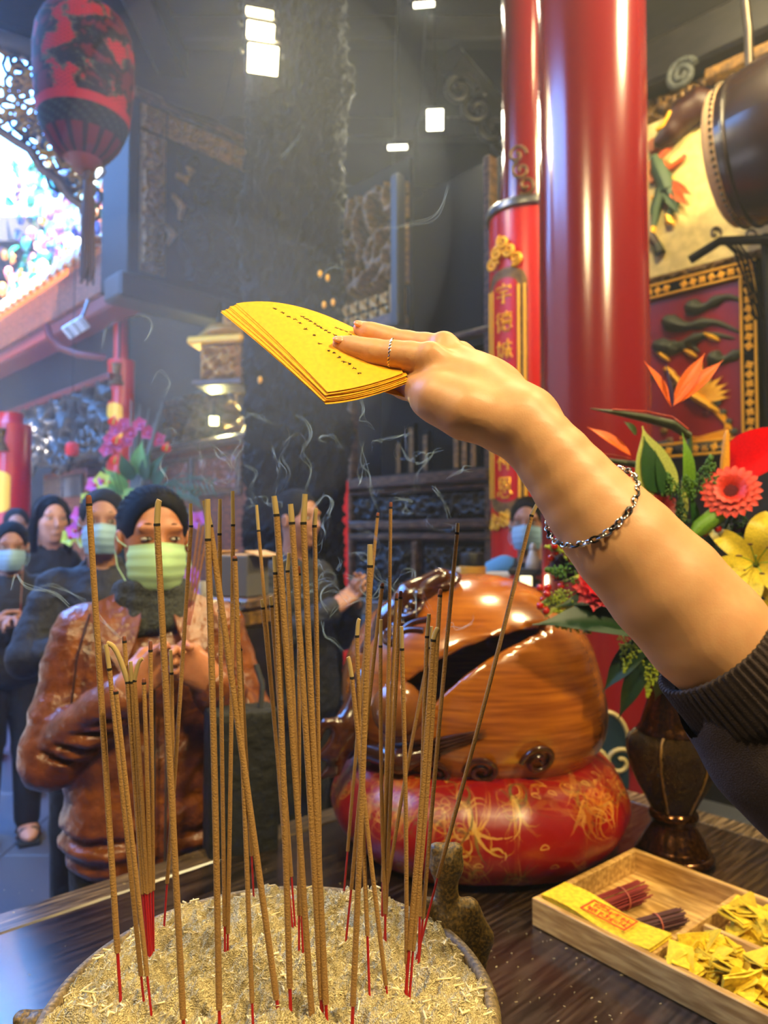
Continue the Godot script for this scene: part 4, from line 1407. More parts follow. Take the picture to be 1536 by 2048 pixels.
# ---------------------------------------------------------------- flowers
func leaf(mb: MB, base: Vector3, tip: Vector3, up: Vector3, width: float, arch := 0.1, fold := 0.25, nu := 10, nv := 6, thick := 0.0007, full := 0.45, wave := 0.0, blunt := false) -> MB:
	# a blade from base to tip; up is roughly the way its upper side faces
	var ax := tip - base
	var ln := ax.length()
	ax = ax.normalized()
	var sd := ax.cross(up).normalized()
	var nn := sd.cross(ax).normalized()
	mb.grid(nu, nv, func(u, v):
		var t: float = u
		var w := width * pow(sin(PI * pow(t, full * 1.4)), 0.8) * (1.0 if t < 1.0 else 0.0)
		if blunt: w = width * (0.35 + 0.65 * smoothstep(0.0, 0.6, t)) * sqrt(maxf(0.0, 1.0 - pow(maxf(0.0, (t - 0.78) / 0.22), 2.0)))
		elif t > 0.55: w *= 1.0 - pow((t - 0.55) / 0.45, 2.2)
		w = maxf(w, width * 0.03)
		var s: float = (v - 0.5) * 2.0
		return base + ax * ln * t + sd * s * w + nn * (arch * ln * sin(PI * t) + absf(s) * w * fold + wave * w * sin(t * 16.0) * absf(s)), thick)
	return mb

func petal_ring(mb: MB, c: Vector3, n: Vector3, count: int, r0: float, r1: float, width: float, lift: float, a0 := 0.0, nu := 6, wave := 0.0) -> MB:
	var ux := n.cross(Vector3.UP if absf(n.y) < 0.9 else Vector3.RIGHT).normalized()
	var uy := n.cross(ux)
	for k in count:
		var a := a0 + TAU * k / count
		var d := ux * cos(a) + uy * sin(a)
		leaf(mb, c + d * r0, c + d * r1 + n * lift, n, width, 0.06, 0.12, nu, 4, 0.0004, 0.7, wave)
	return mb

func fmat(key: String, c: Color, back := 0.25, rough := 0.5) -> StandardMaterial3D:
	var m := mat(key, c, rough, 0.0, M.tex_petal, Vector3(18, 18, 18))
	m.backlight_enabled = true
	m.backlight = Color(back, back, back)
	return m

func sprig(c: Vector3, d: Vector3, ln: float, label: String, m: StandardMaterial3D, group: String, beads := 120, br := 0.0024, spread := 0.03) -> void:
	# feathery flower head: stem, side twigs and many tiny buds
	var o := thing("feathery_sprig", label, "flower", c, group)
	part("stem", MB.new().tube([c, c + d * ln * 0.5, c + d * ln], [0.0016, 0.0013, 0.0007], 6), M.leaf_green, o)
	var mb := MB.new()
	var sx := d.cross(Vector3(0.3, 0.2, 1)).normalized()
	var sy := d.cross(sx)
	for k in beads:
		var t := rng.randf_range(0.15, 1.0)
		var a := rng.randf() * TAU
		var w := spread * (1.05 - t) * sqrt(rng.randf())
		var p := c + d * ln * t + (sx * cos(a) + sy * sin(a)) * w + d * w * 0.5
		mb.ball(p, Vector3(br, br * rng.randf_range(0.8, 1.4), br), 5)
	var bd := part("bud_cluster", mb, m, o)
	bd.set_meta("kind", "stuff")

func gerbera(c: Vector3, n: Vector3, r: float, key: String, heart: String, label: String) -> void:
	var o := thing("gerbera", label, "flower", c, "gerbera daisies in the vase")
	var ux := n.cross(Vector3.UP).normalized()
	var uy := n.cross(ux)
	for ring in 3:
		var cnt: int = [22, 18, 14][ring]
		for k in cnt:
			var a := TAU * k / cnt + ring * 0.13
			var d := ux * cos(a) + uy * sin(a)
			var pm := MB.new()
			leaf(pm, c + d * r * 0.16 + n * 0.002 * ring, c + d * r * (1.0 - 0.22 * ring) + n * (0.004 + 0.007 * ring), n, r * 0.115, 0.08, 0.2, 8, 3, 0.0003, 0.8, 0.0, true)
			part("petal", pm, M[key], o)
	var hm := MB.new()
	for k in 60:
		var rr := r * 0.22 * sqrt(k / 60.0)
		var a := k * 2.4
		hm.ball(c + (ux * cos(a) + uy * sin(a)) * rr + n * (0.006 + 0.004 * (1.0 - rr / r)), Vector3(0.0016, 0.0016, 0.0016), 5)
	part("heart", hm, M[heart], o)
	part("stem", MB.new().tube([c, c - n * 0.02 + Vector3(0, -0.03, 0), vase_c + Vector3(0, 0.42, 0)], 0.0025, 6), M.leaf_green, o)

func lily(c: Vector3, n: Vector3, r: float, label: String, a0: float) -> void:
	var o := thing("lily", label, "flower", c, "yellow lilies")
	var ux := n.cross(Vector3.UP).normalized()
	var uy := n.cross(ux)
	for k in 6:
		var a := a0 + TAU * k / 6
		var d := ux * cos(a) + uy * sin(a)
		var pm := MB.new()
		var w := r * (0.27 if k % 2 == 0 else 0.2)
		pm.grid(12, 6, func(u, v):
			var s: float = (v - 0.5) * 2.0
			var ww = w * pow(sin(PI * clampf(0.08 + u * 0.92, 0, 1)), 0.7) * (1.0 - 0.2 * u)
			var side := n.cross(d)
			return c + d * r * (0.05 + u * 0.95) + n * (r * 0.45 * sin(u * 2.0) - r * 0.5 * u * u * u) + side * s * ww + n * (absf(s) * ww * 0.35 + 0.06 * ww * sin(u * 22.0) * absf(s)), 0.0005)
		part("petal", pm, M.lily_yellow, o)
	for k in 6:
		var a := a0 + 0.5 + TAU * k / 6
		var d := (ux * cos(a) + uy * sin(a))
		var e := c + n * r * 0.62 + d * r * 0.26
		var f := part("filament", MB.new().tube([c, c + n * r * 0.35 + d * r * 0.08, e], 0.0009, 5), M.leaf_light, o)
		part("anther", MB.new().ball(e, Vector3(0.0065, 0.0018, 0.0018), 8, Basis(Vector3.UP, a)), M.anther, f)
	part("pistil", MB.new().tube([c, c + n * r * 0.45, c + n * r * 0.72 + Vector3(0, 0.004, 0)], 0.0014, 6), M.leaf_light, o)
	part("stem", MB.new().tube([c, c - n * 0.03 + Vector3(0, -0.03, 0), vase_c + Vector3(0, 0.42, 0)], 0.003, 6), M.leaf_green, o)

func bird(c: Vector3, pts: Array, beak: Array, stem: Array, label: String) -> Node3D:
	# bird-of-paradise: beak, upright orange sepals, stem
	var o := thing("bird_of_paradise", label, "flower", c, "bird of paradise flowers")
	for q in pts:
		part("sepal", leaf(MB.new(), q[0], q[1], q[2], q[3], 0.02, 0.45, 12, 4, 0.0006, 0.62), M.bird_orange, o, true, "orange pointed sepal")
	part("beak", MB.new().tube(beak[0], beak[1], 10, true, 0.7), M.beak_green, o)
	if beak.size() > 2:
		part("beak_edge", MB.new().tube(beak[2], 0.0016, 6), M.bird_red, o, true, "red upper edge of the beak")
	part("stem", MB.new().tube(stem, 0.0055, 8), M.leaf_dull, o)
	return o

func flowers() -> void:
	M.tex_petal = ntex(0.05, grey(0.82), grey(1.0), 101, 4)
	fmat("leaf_green", Color(0.10, 0.28, 0.05)); fmat("leaf_light", Color(0.42, 0.60, 0.12)); fmat("leaf_dark", Color(0.06, 0.19, 0.04), 0.15, 0.5); fmat("leaf_dull", Color(0.22, 0.30, 0.13))
	fmat("leaf_cream", Color(0.72, 0.74, 0.36)); fmat("bird_orange", Color(0.95, 0.40, 0.02)); fmat("beak_green", Color(0.25, 0.28, 0.16)); fmat("bird_red", Color(0.75, 0.20, 0.05))
	fmat("gerbera_coral", Color(0.90, 0.20, 0.10)); fmat("gerbera_dark", Color(0.50, 0.01, 0.02)); fmat("heart_dark", Color(0.12, 0.02, 0.02)); fmat("lily_yellow", Color(0.92, 0.80, 0.22))
	fmat("anther", Color(0.33, 0.08, 0.03)); fmat("anthurium_red", Color(0.78, 0.01, 0.02), 0.2, 0.12); fmat("spadix", Color(0.93, 0.62, 0.08)); fmat("carnation", Color(0.80, 0.03, 0.12)); fmat("purple", Color(0.16, 0.03, 0.28))
	fmat("berry", Color(0.72, 0.10, 0.07), 0.05, 0.2); fmat("golden_bud", Color(0.60, 0.66, 0.04)); fmat("fern_green", Color(0.28, 0.46, 0.08))
	var D := 1.36
	var neck := vase_c + Vector3(0, 0.42, 0)
	# bird-of-paradise flowers
	var b0 := P(1340, 832, D)
	var tall := bird(b0, [
		[P(1342, 815, D), P(1288, 722, D), Vector3(0.6, 0.1, 0.8), 0.0125], [P(1346, 812, D - 0.01), P(1410, 706, D), Vector3(-0.3, 0.1, 0.9), 0.0145], [P(1352, 808, D - 0.01), P(1447, 720, D - 0.01), Vector3(-0.4, 0.3, 0.9), 0.014]],
		[[P(1180, 817, D), P(1230, 825, D), P(1290, 836, D), P(1345, 850, D), P(1378, 872, D)], [0.001, 0.0065, 0.0115, 0.013, 0.010], [P(1225, 819, D - 0.005), P(1290, 823, D - 0.01), P(1345, 834, D - 0.012), P(1376, 858, D - 0.01)]],
		[P(1378, 866, D), P(1380, 900, D), P(1372, 980, D), P(1366, 1100, D), neck], "tall bird-of-paradise with three raised orange sepals and long green beak")
	var tc := P(1345, 815, D - 0.012)
	part("blue_tongue", leaf(MB.new(), tc, tc + Vector3(-0.012, 0.085, 0.0), Vector3(0.2, 0, 1), 0.005, 0.02, 0.3, 8, 3, 0.0005, 0.5), M.purple, tall, true, "thin dark blue tongue")
	bird(P(1262, 918, D), [[P(1262, 912, D - 0.01), P(1174, 854, D - 0.01), Vector3(0.3, 0.5, 0.8), 0.013]],
		[[P(1180, 912, D), P(1215, 920, D), P(1262, 928, D), P(1290, 930, D)], [0.001, 0.006, 0.0095, 0.007], [P(1182, 906, D - 0.005), P(1225, 910, D - 0.008), P(1262, 918, D - 0.01)]],
		[P(1284, 930, D), P(1310, 1000, D), P(1330, 1100, D), neck], "lower bird-of-paradise with one orange sepal behind the forearm")
	# big striped leaf and its neighbours
	var o := thing("striped_leaf", "broad upright green leaf with cream stripes and margin", "leaf", P(1310, 985, D - 0.03))
	part("blade", leaf(MB.new(), P(1318, 1000, D - 0.03), P(1284, 852, D - 0.03), Vector3(0.15, 0.2, 1), 0.044, 0.02, 0.15, 16, 8, 0.0008, 0.36), M.leaf_cream, o)
	for q in [[1312, 985, 1287, 872, 0.024, 0.012], [1330, 990, 1310, 900, 0.012, 0.022], [1290, 985, 1276, 905, 0.009, -0.022]]:
		part("green_stripe", leaf(MB.new(), P(q[0], q[1], D - 0.0375), P(q[2], q[3], D - 0.038), Vector3(0.15, 0.2, 1), q[4], 0.02, 0.12, 12, 4, 0.0006, 0.4), M.leaf_green, o)
	for q in [[1372, 1000, 1364, 865, 0.014, "leaf_light", "slim pale green upright leaf behind the feathery sprigs"], [1362, 1050, 1362, 960, 0.009, "leaf_cream", "narrow cream-edged blade beside the red gerbera"], [1388, 1060, 1378, 985, 0.01, "leaf_green", "narrow green blade with yellow rim beside the lily bud"], [1345, 1060, 1368, 980, 0.007, "leaf_cream", "thin cream blade crossing the feathery greens"], [1272, 870, 1246, 842, 0.008, "leaf_dull", "small curled grey-green leaf above the striped leaf"], [1265, 1130, 1115, 1165, 0.007, "leaf_cream", "arching cream-edged blade under the bracelet"], [1240, 1178, 1222, 1245, 0.011, "leaf_cream", "pale folded leaf hanging by the crimson carnation"], [1120, 1190, 1088, 1238, 0.009, "leaf_cream", "small yellowish leaf tip beside the wooden fish"]]:
		var l := thing("slim_leaf", q[6], "leaf", P(q[0], q[1], D - 0.02), "slim leaves in the bouquet")
		part("blade", leaf(MB.new(), P(q[0], q[1], D - 0.02), P(q[2], q[3], D - 0.03), Vector3(0.2, 0.4, 1), q[4], 0.08, 0.3, 12, 4, 0.0006, 0.5), M[q[5]], l)
	# large dark hanging leaves
	for q in [[1300, 1260, 1065, 1250, 0.040, -0.03, "broad dark glossy leaf reaching over the wooden fish"], [1300, 1190, 1110, 1215, 0.034, 0.0, "second broad dark leaf lying under the yellow buds"], [1290, 1280, 1205, 1385, 0.022, 0.02, "dark hanging leaf bent toward the cushion"], [1300, 1290, 1236, 1440, 0.02, 0.04, "long dark leaf drooping in front of the red pillar base"], [1340, 1290, 1310, 1400, 0.024, 0.05, "short dark leaf hanging beside the vase neck"], [1330, 1230, 1500, 1290, 0.035, 0.0, "dark leaf behind the forearm over the vase"], [1400, 1100, 1500, 1060, 0.03, 0.05, "dark leaf between the lily bud and gerbera"]]:
		var l := thing("broad_leaf", q[6], "leaf", P(q[0], q[1], D - 0.03), "broad dark leaves in the bouquet")
		part("blade", leaf(MB.new(), P(q[0], q[1], D - 0.03), P(q[2], q[3], D - 0.05 + q[5]), Vector3(0.0, 0.7, 0.7), q[4], 0.08, 0.3, 14, 6, 0.0008, 0.45), M.leaf_dark, l)
		part("midrib", MB.new().tube([P(q[0], q[1], D - 0.031), P((q[0] + q[2]) / 2.0, (q[1] + q[3]) / 2.0 - 6, D - 0.045 + q[5] / 2), P(q[2], q[3], D - 0.051 + q[5])], [0.002, 0.0014, 0.0005], 5), M.leaf_dull, l)
	var tw := thing("curled_leaf", "small curled green leaf end touching the slit of the fish", "leaf", P(1120, 1262, D - 0.05))
	part("blade", leaf(MB.new(), P(1180, 1268, D - 0.05), P(1066, 1250, D - 0.06), Vector3(0, 0.9, 0.4), 0.013, 0.12, 0.5, 12, 4, 0.0007, 0.6), M.leaf_green, tw)
	# gerberas
	gerbera(P(1462, 985, D - 0.06), Vector3(-0.45, 0.35, 0.82).normalized(), 0.053, "gerbera_coral", "gerbera_dark", "coral orange gerbera below the yellow spadix")
	gerbera(P(1318, 1022, D - 0.03), Vector3(0.2, 0.25, 0.95).normalized(), 0.044, "gerbera_dark", "heart_dark", "deep red gerbera half hidden by the forearm")
	# anthurium
	o = thing("anthurium", "shiny red anthurium with upright yellow spadix", "flower", P(1440, 950, D))
	part("spathe", leaf(MB.new(), P(1462, 950, D), P(1640, 862, D - 0.04), Vector3(-0.2, 0.75, 0.6), 0.062, 0.08, 0.25, 16, 8, 0.001, 0.4), M.anthurium_red, o)
	part("spadix", MB.new().tube([P(1448, 962, D - 0.02), P(1450, 920, D - 0.02), P(1453, 870, D - 0.02), P(1454, 860, D - 0.02)], [0.0085, 0.0082, 0.0052, 0.002], 12), M.spadix, o)
	part("stem", MB.new().tube([P(1455, 960, D), P(1440, 1050, D), neck], 0.003, 6), M.leaf_green, o)
	# lilies
	lily(P(1512, 1130, D - 0.06), Vector3(-0.45, 0.2, 0.87).normalized(), 0.105, "large pale yellow lily with brown anthers, petals spread wide", 0.35)
	lily(P(1575, 1215, D - 0.04), Vector3(-0.5, -0.1, 0.86).normalized(), 0.09, "lower yellow lily half cut by the sleeve", 0.1)
	o = thing("lily_bud", "closed green-yellow lily bud above the forearm", "flower bud", P(1420, 1040, D - 0.05))
	part("bud", MB.new().tube([P(1378, 1078, D - 0.05), P(1400, 1056, D - 0.05), P(1430, 1032, D - 0.05), P(1462, 1010, D - 0.05), P(1478, 1002, D - 0.05)], [0.006, 0.0155, 0.0165, 0.011, 0.003], 14), M.leaf_light, o)
	part("stem", MB.new().tube([P(1378, 1078, D - 0.05), P(1360, 1120, D - 0.02), neck], 0.0025, 6), M.leaf_green, o)
	# carnation, purple blooms
	o = thing("carnation", "crimson ruffled bloom half covered by the forearm", "flower", P(1190, 1170, D - 0.06))
	for k in 4:
		part("petal_whorl", petal_ring(MB.new(), P(1196, 1176, D - 0.06), Vector3(-0.3, 0.3, 0.9).normalized(), 9, 0.004, 0.046 - 0.008 * k, 0.015, 0.006 + 0.008 * k, k * 0.3, 8, 0.25), M.carnation, o)
	for q in [[1130, 1140, 0.034, "dark purple bloom beside the wooden fish"], [1480, 1082, 0.04, "dark purple bloom behind the large lily"]]:
		o = thing("purple_bloom", q[3], "flower", P(q[0], q[1], D), "purple blooms")
		for k in 3:
			part("petal_whorl", petal_ring(MB.new(), P(q[0], q[1], D - 0.01), Vector3(-0.3, 0.5, 0.8).normalized(), 6, 0.003, q[2] - 0.008 * k, 0.02, 0.01 + 0.01 * k, k * 0.5, 8, 0.1), M.purple, o)
	# berries
	var spots := [[1112, 1075], [1122, 1094], [1105, 1092], [1132, 1112], [1108, 1104], [1118, 1172], [1092, 1175], [1076, 1176], [1090, 1188], [1082, 1200], [1076, 1212], [1088, 1222], [1108, 1152], [1140, 1060], [1405, 1066], [1432, 1058], [1434, 1085], [1150, 1100], [1098, 1116], [1140, 1122]]
	for q in spots:
		var c := P(q[0] + 4, q[1], D - 0.04 + rng.randf_range(-0.015, 0.015))
		o = thing("berry", "small red berry on a twig by the forearm" if q[0] > 1300 else "small red berry in the cluster above the wooden fish", "berry", c, "red berries in the bouquet")
		part("fruit", MB.new().ball(c, Vector3(0.0068, 0.0074, 0.0068), 12), M.berry, o)
		part("calyx", petal_ring(MB.new(), c - Vector3(0, 0.006, 0), Vector3.UP, 4, 0.001, 0.007, 0.0025, 0.0, 0.0, 3), M.leaf_green, o)
		part("twig", MB.new().tube([c - Vector3(0, 0.006, 0), c + Vector3(0.014, -0.022, -0.012)], 0.0009, 5), M.leaf_dull, o)
	# feathery sprigs
	for q in [[1410, 990, 0.1, 1.0, 0.075, "upright feathery green sprig before the gold frame", "fern_green"], [1390, 1010, -0.4, 1.0, 0.06, "feathery green sprig beside the striped leaf", "fern_green"], [1420, 1010, 0.3, 0.8, 0.06, "loose feathery green sprig under the spadix", "fern_green"], [1345, 1010, -0.2, 1.0, 0.06, "small feathery sprig behind the red gerbera", "fern_green"], [1200, 1120, -1.0, 0.25, 0.11, "feathery yellow-green sprig pointing at the wooden fish", "golden_bud"], [1160, 1180, -0.9, -0.3, 0.08, "yellow bud sprig under the carnation", "golden_bud"], [1210, 1215, -1.0, -0.05, 0.10, "long golden bud sprig across the dark leaf", "golden_bud"], [1200, 1240, -1.0, -0.1, 0.09, "golden bud sprig lying on the broad leaf", "golden_bud"], [1270, 1250, -0.3, -1.0, 0.09, "hanging golden bud sprig beside the forearm", "golden_bud"], [1310, 1275, -0.2, -1.0, 0.11, "long golden bud sprig hanging at the vase", "golden_bud"], [1240, 1150, -0.6, 0.7, 0.1, "feathery green sprig behind the berries", "fern_green"], [1290, 1110, -0.8, 0.6, 0.11, "green sprig reaching up beside the bracelet", "fern_green"], [1180, 1150, -0.8, 0.1, 0.09, "green sprig between carnation and berries", "fern_green"], [1460, 1070, 0.2, 0.8, 0.07, "dark feathery sprig behind the lily bud", "leaf_green"], [1350, 1080, 0.1, 1.0, 0.08, "green sprig filling behind the lily bud", "leaf_green"]]:
		sprig(P(q[0], q[1], D - 0.03), Vector3(q[2], q[3], 0.15).normalized(), q[4], q[5], M[q[6]], "feathery sprigs in the bouquet", 170, 0.0022, 0.03)

# ---------------------------------------------------------------- worshippers
# own axes of a person: y up from the floor, +z the way they face, +x their left hand
func head_net(hc: Vector3, hb: Basis, s: float, cell: float, mb: MB, masked: bool) -> void:
	var e := Vector3(0.13, 0.17, 0.15) * s
	var n := Net.new(hc - e, hc + e, cell)
	var at := func(x, y, z): return hc + hb * (Vector3(x, y, z) * s)
	n.ell(at.call(0, 0.03, -0.012), Vector3(0.074, 0.088, 0.093) * s, 0.01, hb)
	n.ell(at.call(0, -0.035, 0.018), Vector3(0.06, 0.078, 0.068) * s, 0.03, hb)
	n.ell(at.call(0, -0.094, 0.046), Vector3(0.024, 0.018, 0.022) * s, 0.03, hb)
	for q in [-1.0, 1.0]:
		if not masked: n.ell(at.call(q * 0.038, -0.016, 0.056), Vector3(0.020, 0.018, 0.016) * s, 0.03, hb)
		n.ell(at.call(q * 0.026, 0.032, 0.074), Vector3(0.024, 0.008, 0.010) * s, 0.02, hb)
		n.ell(at.call(q * 0.032, 0.008, 0.099), Vector3(0.018, 0.010, 0.014) * s, 0.012, hb, true)
		n.ell(at.call(q * 0.079, -0.004, -0.004), Vector3(0.009, 0.03, 0.018) * s, 0.006, hb)
		n.ell(at.call(q * 0.086, -0.002, 0.0), Vector3(0.004, 0.016, 0.008) * s, 0.004, hb, true)
	n.cone(at.call(0, 0.018, 0.080), at.call(0, -0.026, 0.100), 0.008 * s, 0.0125 * s, 0.012)
	if not masked:
		n.ell(at.call(0, -0.056, 0.082), Vector3(0.022, 0.0055, 0.010) * s, 0.006, hb)
		n.ell(at.call(0, -0.066, 0.080), Vector3(0.018, 0.006, 0.010) * s, 0.006, hb)
	n.cone(at.call(0, -0.06, -0.014), at.call(0, -0.17, -0.03), 0.05 * s, 0.052 * s, 0.03)
	n.into(mb)

func hand_net(mb: MB, w: Vector3, dir: Vector3, palm: Vector3, side: float, cell: float, curl: float) -> void:
	# wrist w, fingers toward dir, palm facing palm; side is the thumb's side along dir x palm
	var sd := dir.cross(palm).normalized() * side
	var n := Net.new(w - Vector3(0.16, 0.16, 0.16), w + Vector3(0.16, 0.16, 0.16), cell)
	for k in 4:
		var off := sd * (0.027 - 0.018 * k)
		var kn := w + dir * (0.085 - 0.006 * absf(k - 1.2)) + off
		n.cone(w + off * 0.5, kn, 0.017, 0.0105, 0.02)
		var ln: float = [0.040, 0.044, 0.040, 0.033][k]
		var p := kn
		var d := dir
		for j in 3:
			d = d.rotated(dir.cross(palm).normalized(), -curl * (0.75 if j == 0 else 1.0)).normalized()
			var q = p + d * ln * [1.0, 0.68, 0.5][j]
			n.cone(p, q, 0.0098 - 0.001 * j, 0.0092 - 0.001 * j, 0.004)
			p = q
	var tb := w + dir * 0.03 + sd * 0.03 + palm * 0.012
	n.cone(w + dir * 0.01 + sd * 0.012, tb, 0.017, 0.014, 0.015)
	n.cone(tb, tb + dir * 0.034 + sd * 0.008 + palm * 0.016, 0.0125, 0.011, 0.008)
	n.cone(tb + dir * 0.034 + sd * 0.008 + palm * 0.016, tb + dir * 0.062 - sd * 0.004 + palm * 0.026, 0.0108, 0.0085, 0.005)
	n.into(mb)

func face_mask(o: Node3D, hc: Vector3, hb: Basis, s: float, m: Material) -> void:
	var mb := MB.new()
	mb.grid(22, 14, func(u, v):
		var a: float = (u - 0.5) * 2.5
		var y: float = lerpf(-0.108, 0.002 - 0.012 * absf(u - 0.5) * 2.0, v)
		var nose := 0.020 * exp(-pow((u - 0.5) * 5.5, 2)) * (0.35 + 0.65 * sin(PI * clampf(v * 0.9 + 0.1, 0, 1)))
		var r := 0.083 + nose - 0.018 * pow(absf(v - 0.62) * 1.6, 2.0) + 0.0016 * sin(v * 26.0)
		return hc + hb * (Vector3(sin(a) * r * 0.86, y, 0.016 + cos(a) * r) * s), 0.0012)
	var f := part("face_mask", mb, m, o, false, "pleated surgical mask")
	for q in [-1.0, 1.0]:
		for e in [[-0.012, 0.012], [-0.09, -0.03]]:
			part("ear_loop", MB.new().tube([hc + hb * (Vector3(q * 0.068, e[0], 0.042) * s), hc + hb * (Vector3(q * 0.083, (e[0] + e[1]) / 2, 0.02) * s), hc + hb * (Vector3(q * 0.084, e[1], -0.012) * s)], 0.0015, 5), m, f, false)

func eyes(o: Node3D, hc: Vector3, hb: Basis, s: float) -> void:
	for q in [-1.0, 1.0]:
		part("eye", MB.new().ball(hc + hb * (Vector3(q * 0.032, 0.008, 0.0785) * s), Vector3(0.0125, 0.0046, 0.0065) * s, 14, hb * Basis(Vector3.UP, q * 0.25)), M.eye_white, o, false)
		part("iris", MB.new().ball(hc + hb * (Vector3(q * 0.031 + 0.002, 0.008, 0.0820) * s), Vector3(0.0052, 0.0047, 0.0036) * s, 12, hb), M.iris, o, false)
		part("eyelid", MB.new().tube([hc + hb * (Vector3(q * 0.018, 0.0085, 0.0835) * s), hc + hb * (Vector3(q * 0.026, 0.0130, 0.0855) * s), hc + hb * (Vector3(q * 0.036, 0.0130, 0.0825) * s), hc + hb * (Vector3(q * 0.046, 0.0085, 0.0750) * s)], 0.0011 * s, 6), M.lash, o, false)
		var br := []
		for k in 7:
			var t := k / 6.0 - 0.5
			br.append(hc + hb * (Vector3(q * (0.032 + t * 0.036), 0.042 - 0.030 * t * t - 0.005 * t, 0.0865 - 0.16 * pow(absf(t + 0.1), 2.0) * 0.3 - 0.012 * (t + 0.5)) * s))
		part("eyebrow", MB.new().tube(br, [0.0008, 0.0016, 0.0019, 0.0019, 0.0016, 0.0012, 0.0006], 6), M.hair_black, o, false)

func hair(o: Node3D, hc: Vector3, hb: Basis, s: float, m: Material, style: int, cell: float) -> void:
	# 0 short, 1 pulled back with a bun, 2 long
	var e := Vector3(0.15, 0.42 if style == 2 else 0.16, 0.19) * s
	var n := Net.new(hc - e, hc + Vector3(0.15, 0.16, 0.15) * s, cell)
	var at := func(x, y, z): return hc + hb * (Vector3(x, y, z) * s)
	n.ell(at.call(0, 0.036, -0.018), Vector3(0.082, 0.094, 0.100) * s, 0.01, hb)
	if style == 1: n.ell(at.call(0, 0.03, -0.125), Vector3(0.045, 0.045, 0.035) * s, 0.02, hb)
	if style == 2:
		for q in [-1.0, 1.0]:
			n.chain([at.call(q * 0.066, 0.05, -0.005), at.call(q * 0.083, -0.05, -0.01), at.call(q * 0.086, -0.18, 0.0), at.call(q * 0.08, -0.30, 0.01)], [0.03, 0.026, 0.03, 0.018], 0.02)
		n.chain([at.call(0, 0.0, -0.07), at.call(0, -0.15, -0.085), at.call(0, -0.3, -0.08)], [0.07, 0.07, 0.05], 0.03)
	n.ell(at.call(0, -0.052, 0.098), Vector3(0.074, 0.098, 0.088) * s, 0.014, hb, true)
	n.ell(at.call(0, 0.022, 0.112), Vector3(0.068, 0.074, 0.072) * s, 0.014, hb, true)
	if style != 2:
		n.ell(at.call(0, -0.11, -0.02), Vector3(0.12, 0.085, 0.11) * s, 0.014, hb, true)
		for q in [-1.0, 1.0]:
			n.ell(at.call(q * 0.085, -0.012, 0.004), Vector3(0.03, 0.034, 0.026) * s, 0.01, hb, true)
	var mb := n.into(MB.new())
	for k in 46: # combed-back locks lying on the cap
		var ph := deg_to_rad(-84.0 + 168.0 * k / 45.0)
		var u := Vector3(sin(ph), cos(ph), 0)
		var f0 := deg_to_rad(lerpf(38.0, 12.0, absf(ph) / 1.5))
		var line := []
		for j in 9:
			var th := lerpf(f0, deg_to_rad(-82.0), j / 8.0)
			var q := (u * cos(th) + Vector3(0, 0, 1) * sin(th)) * Vector3(0.0825, 0.0945, 0.1005)
			if q.y < -0.015 and style != 2: q.y = -0.015
			line.append(hc + hb * ((q + Vector3(0, 0.036, -0.018) + Vector3(0.002 * sin(k * 2.1 + j), 0, 0)) * s))
		mb.tube(line, [0.001, 0.0026 * s, 0.0034 * s, 0.0036 * s, 0.0036 * s, 0.0036 * s, 0.0034 * s, 0.003 * s, 0.001], 5)
	part("hair", mb, m, o, false)

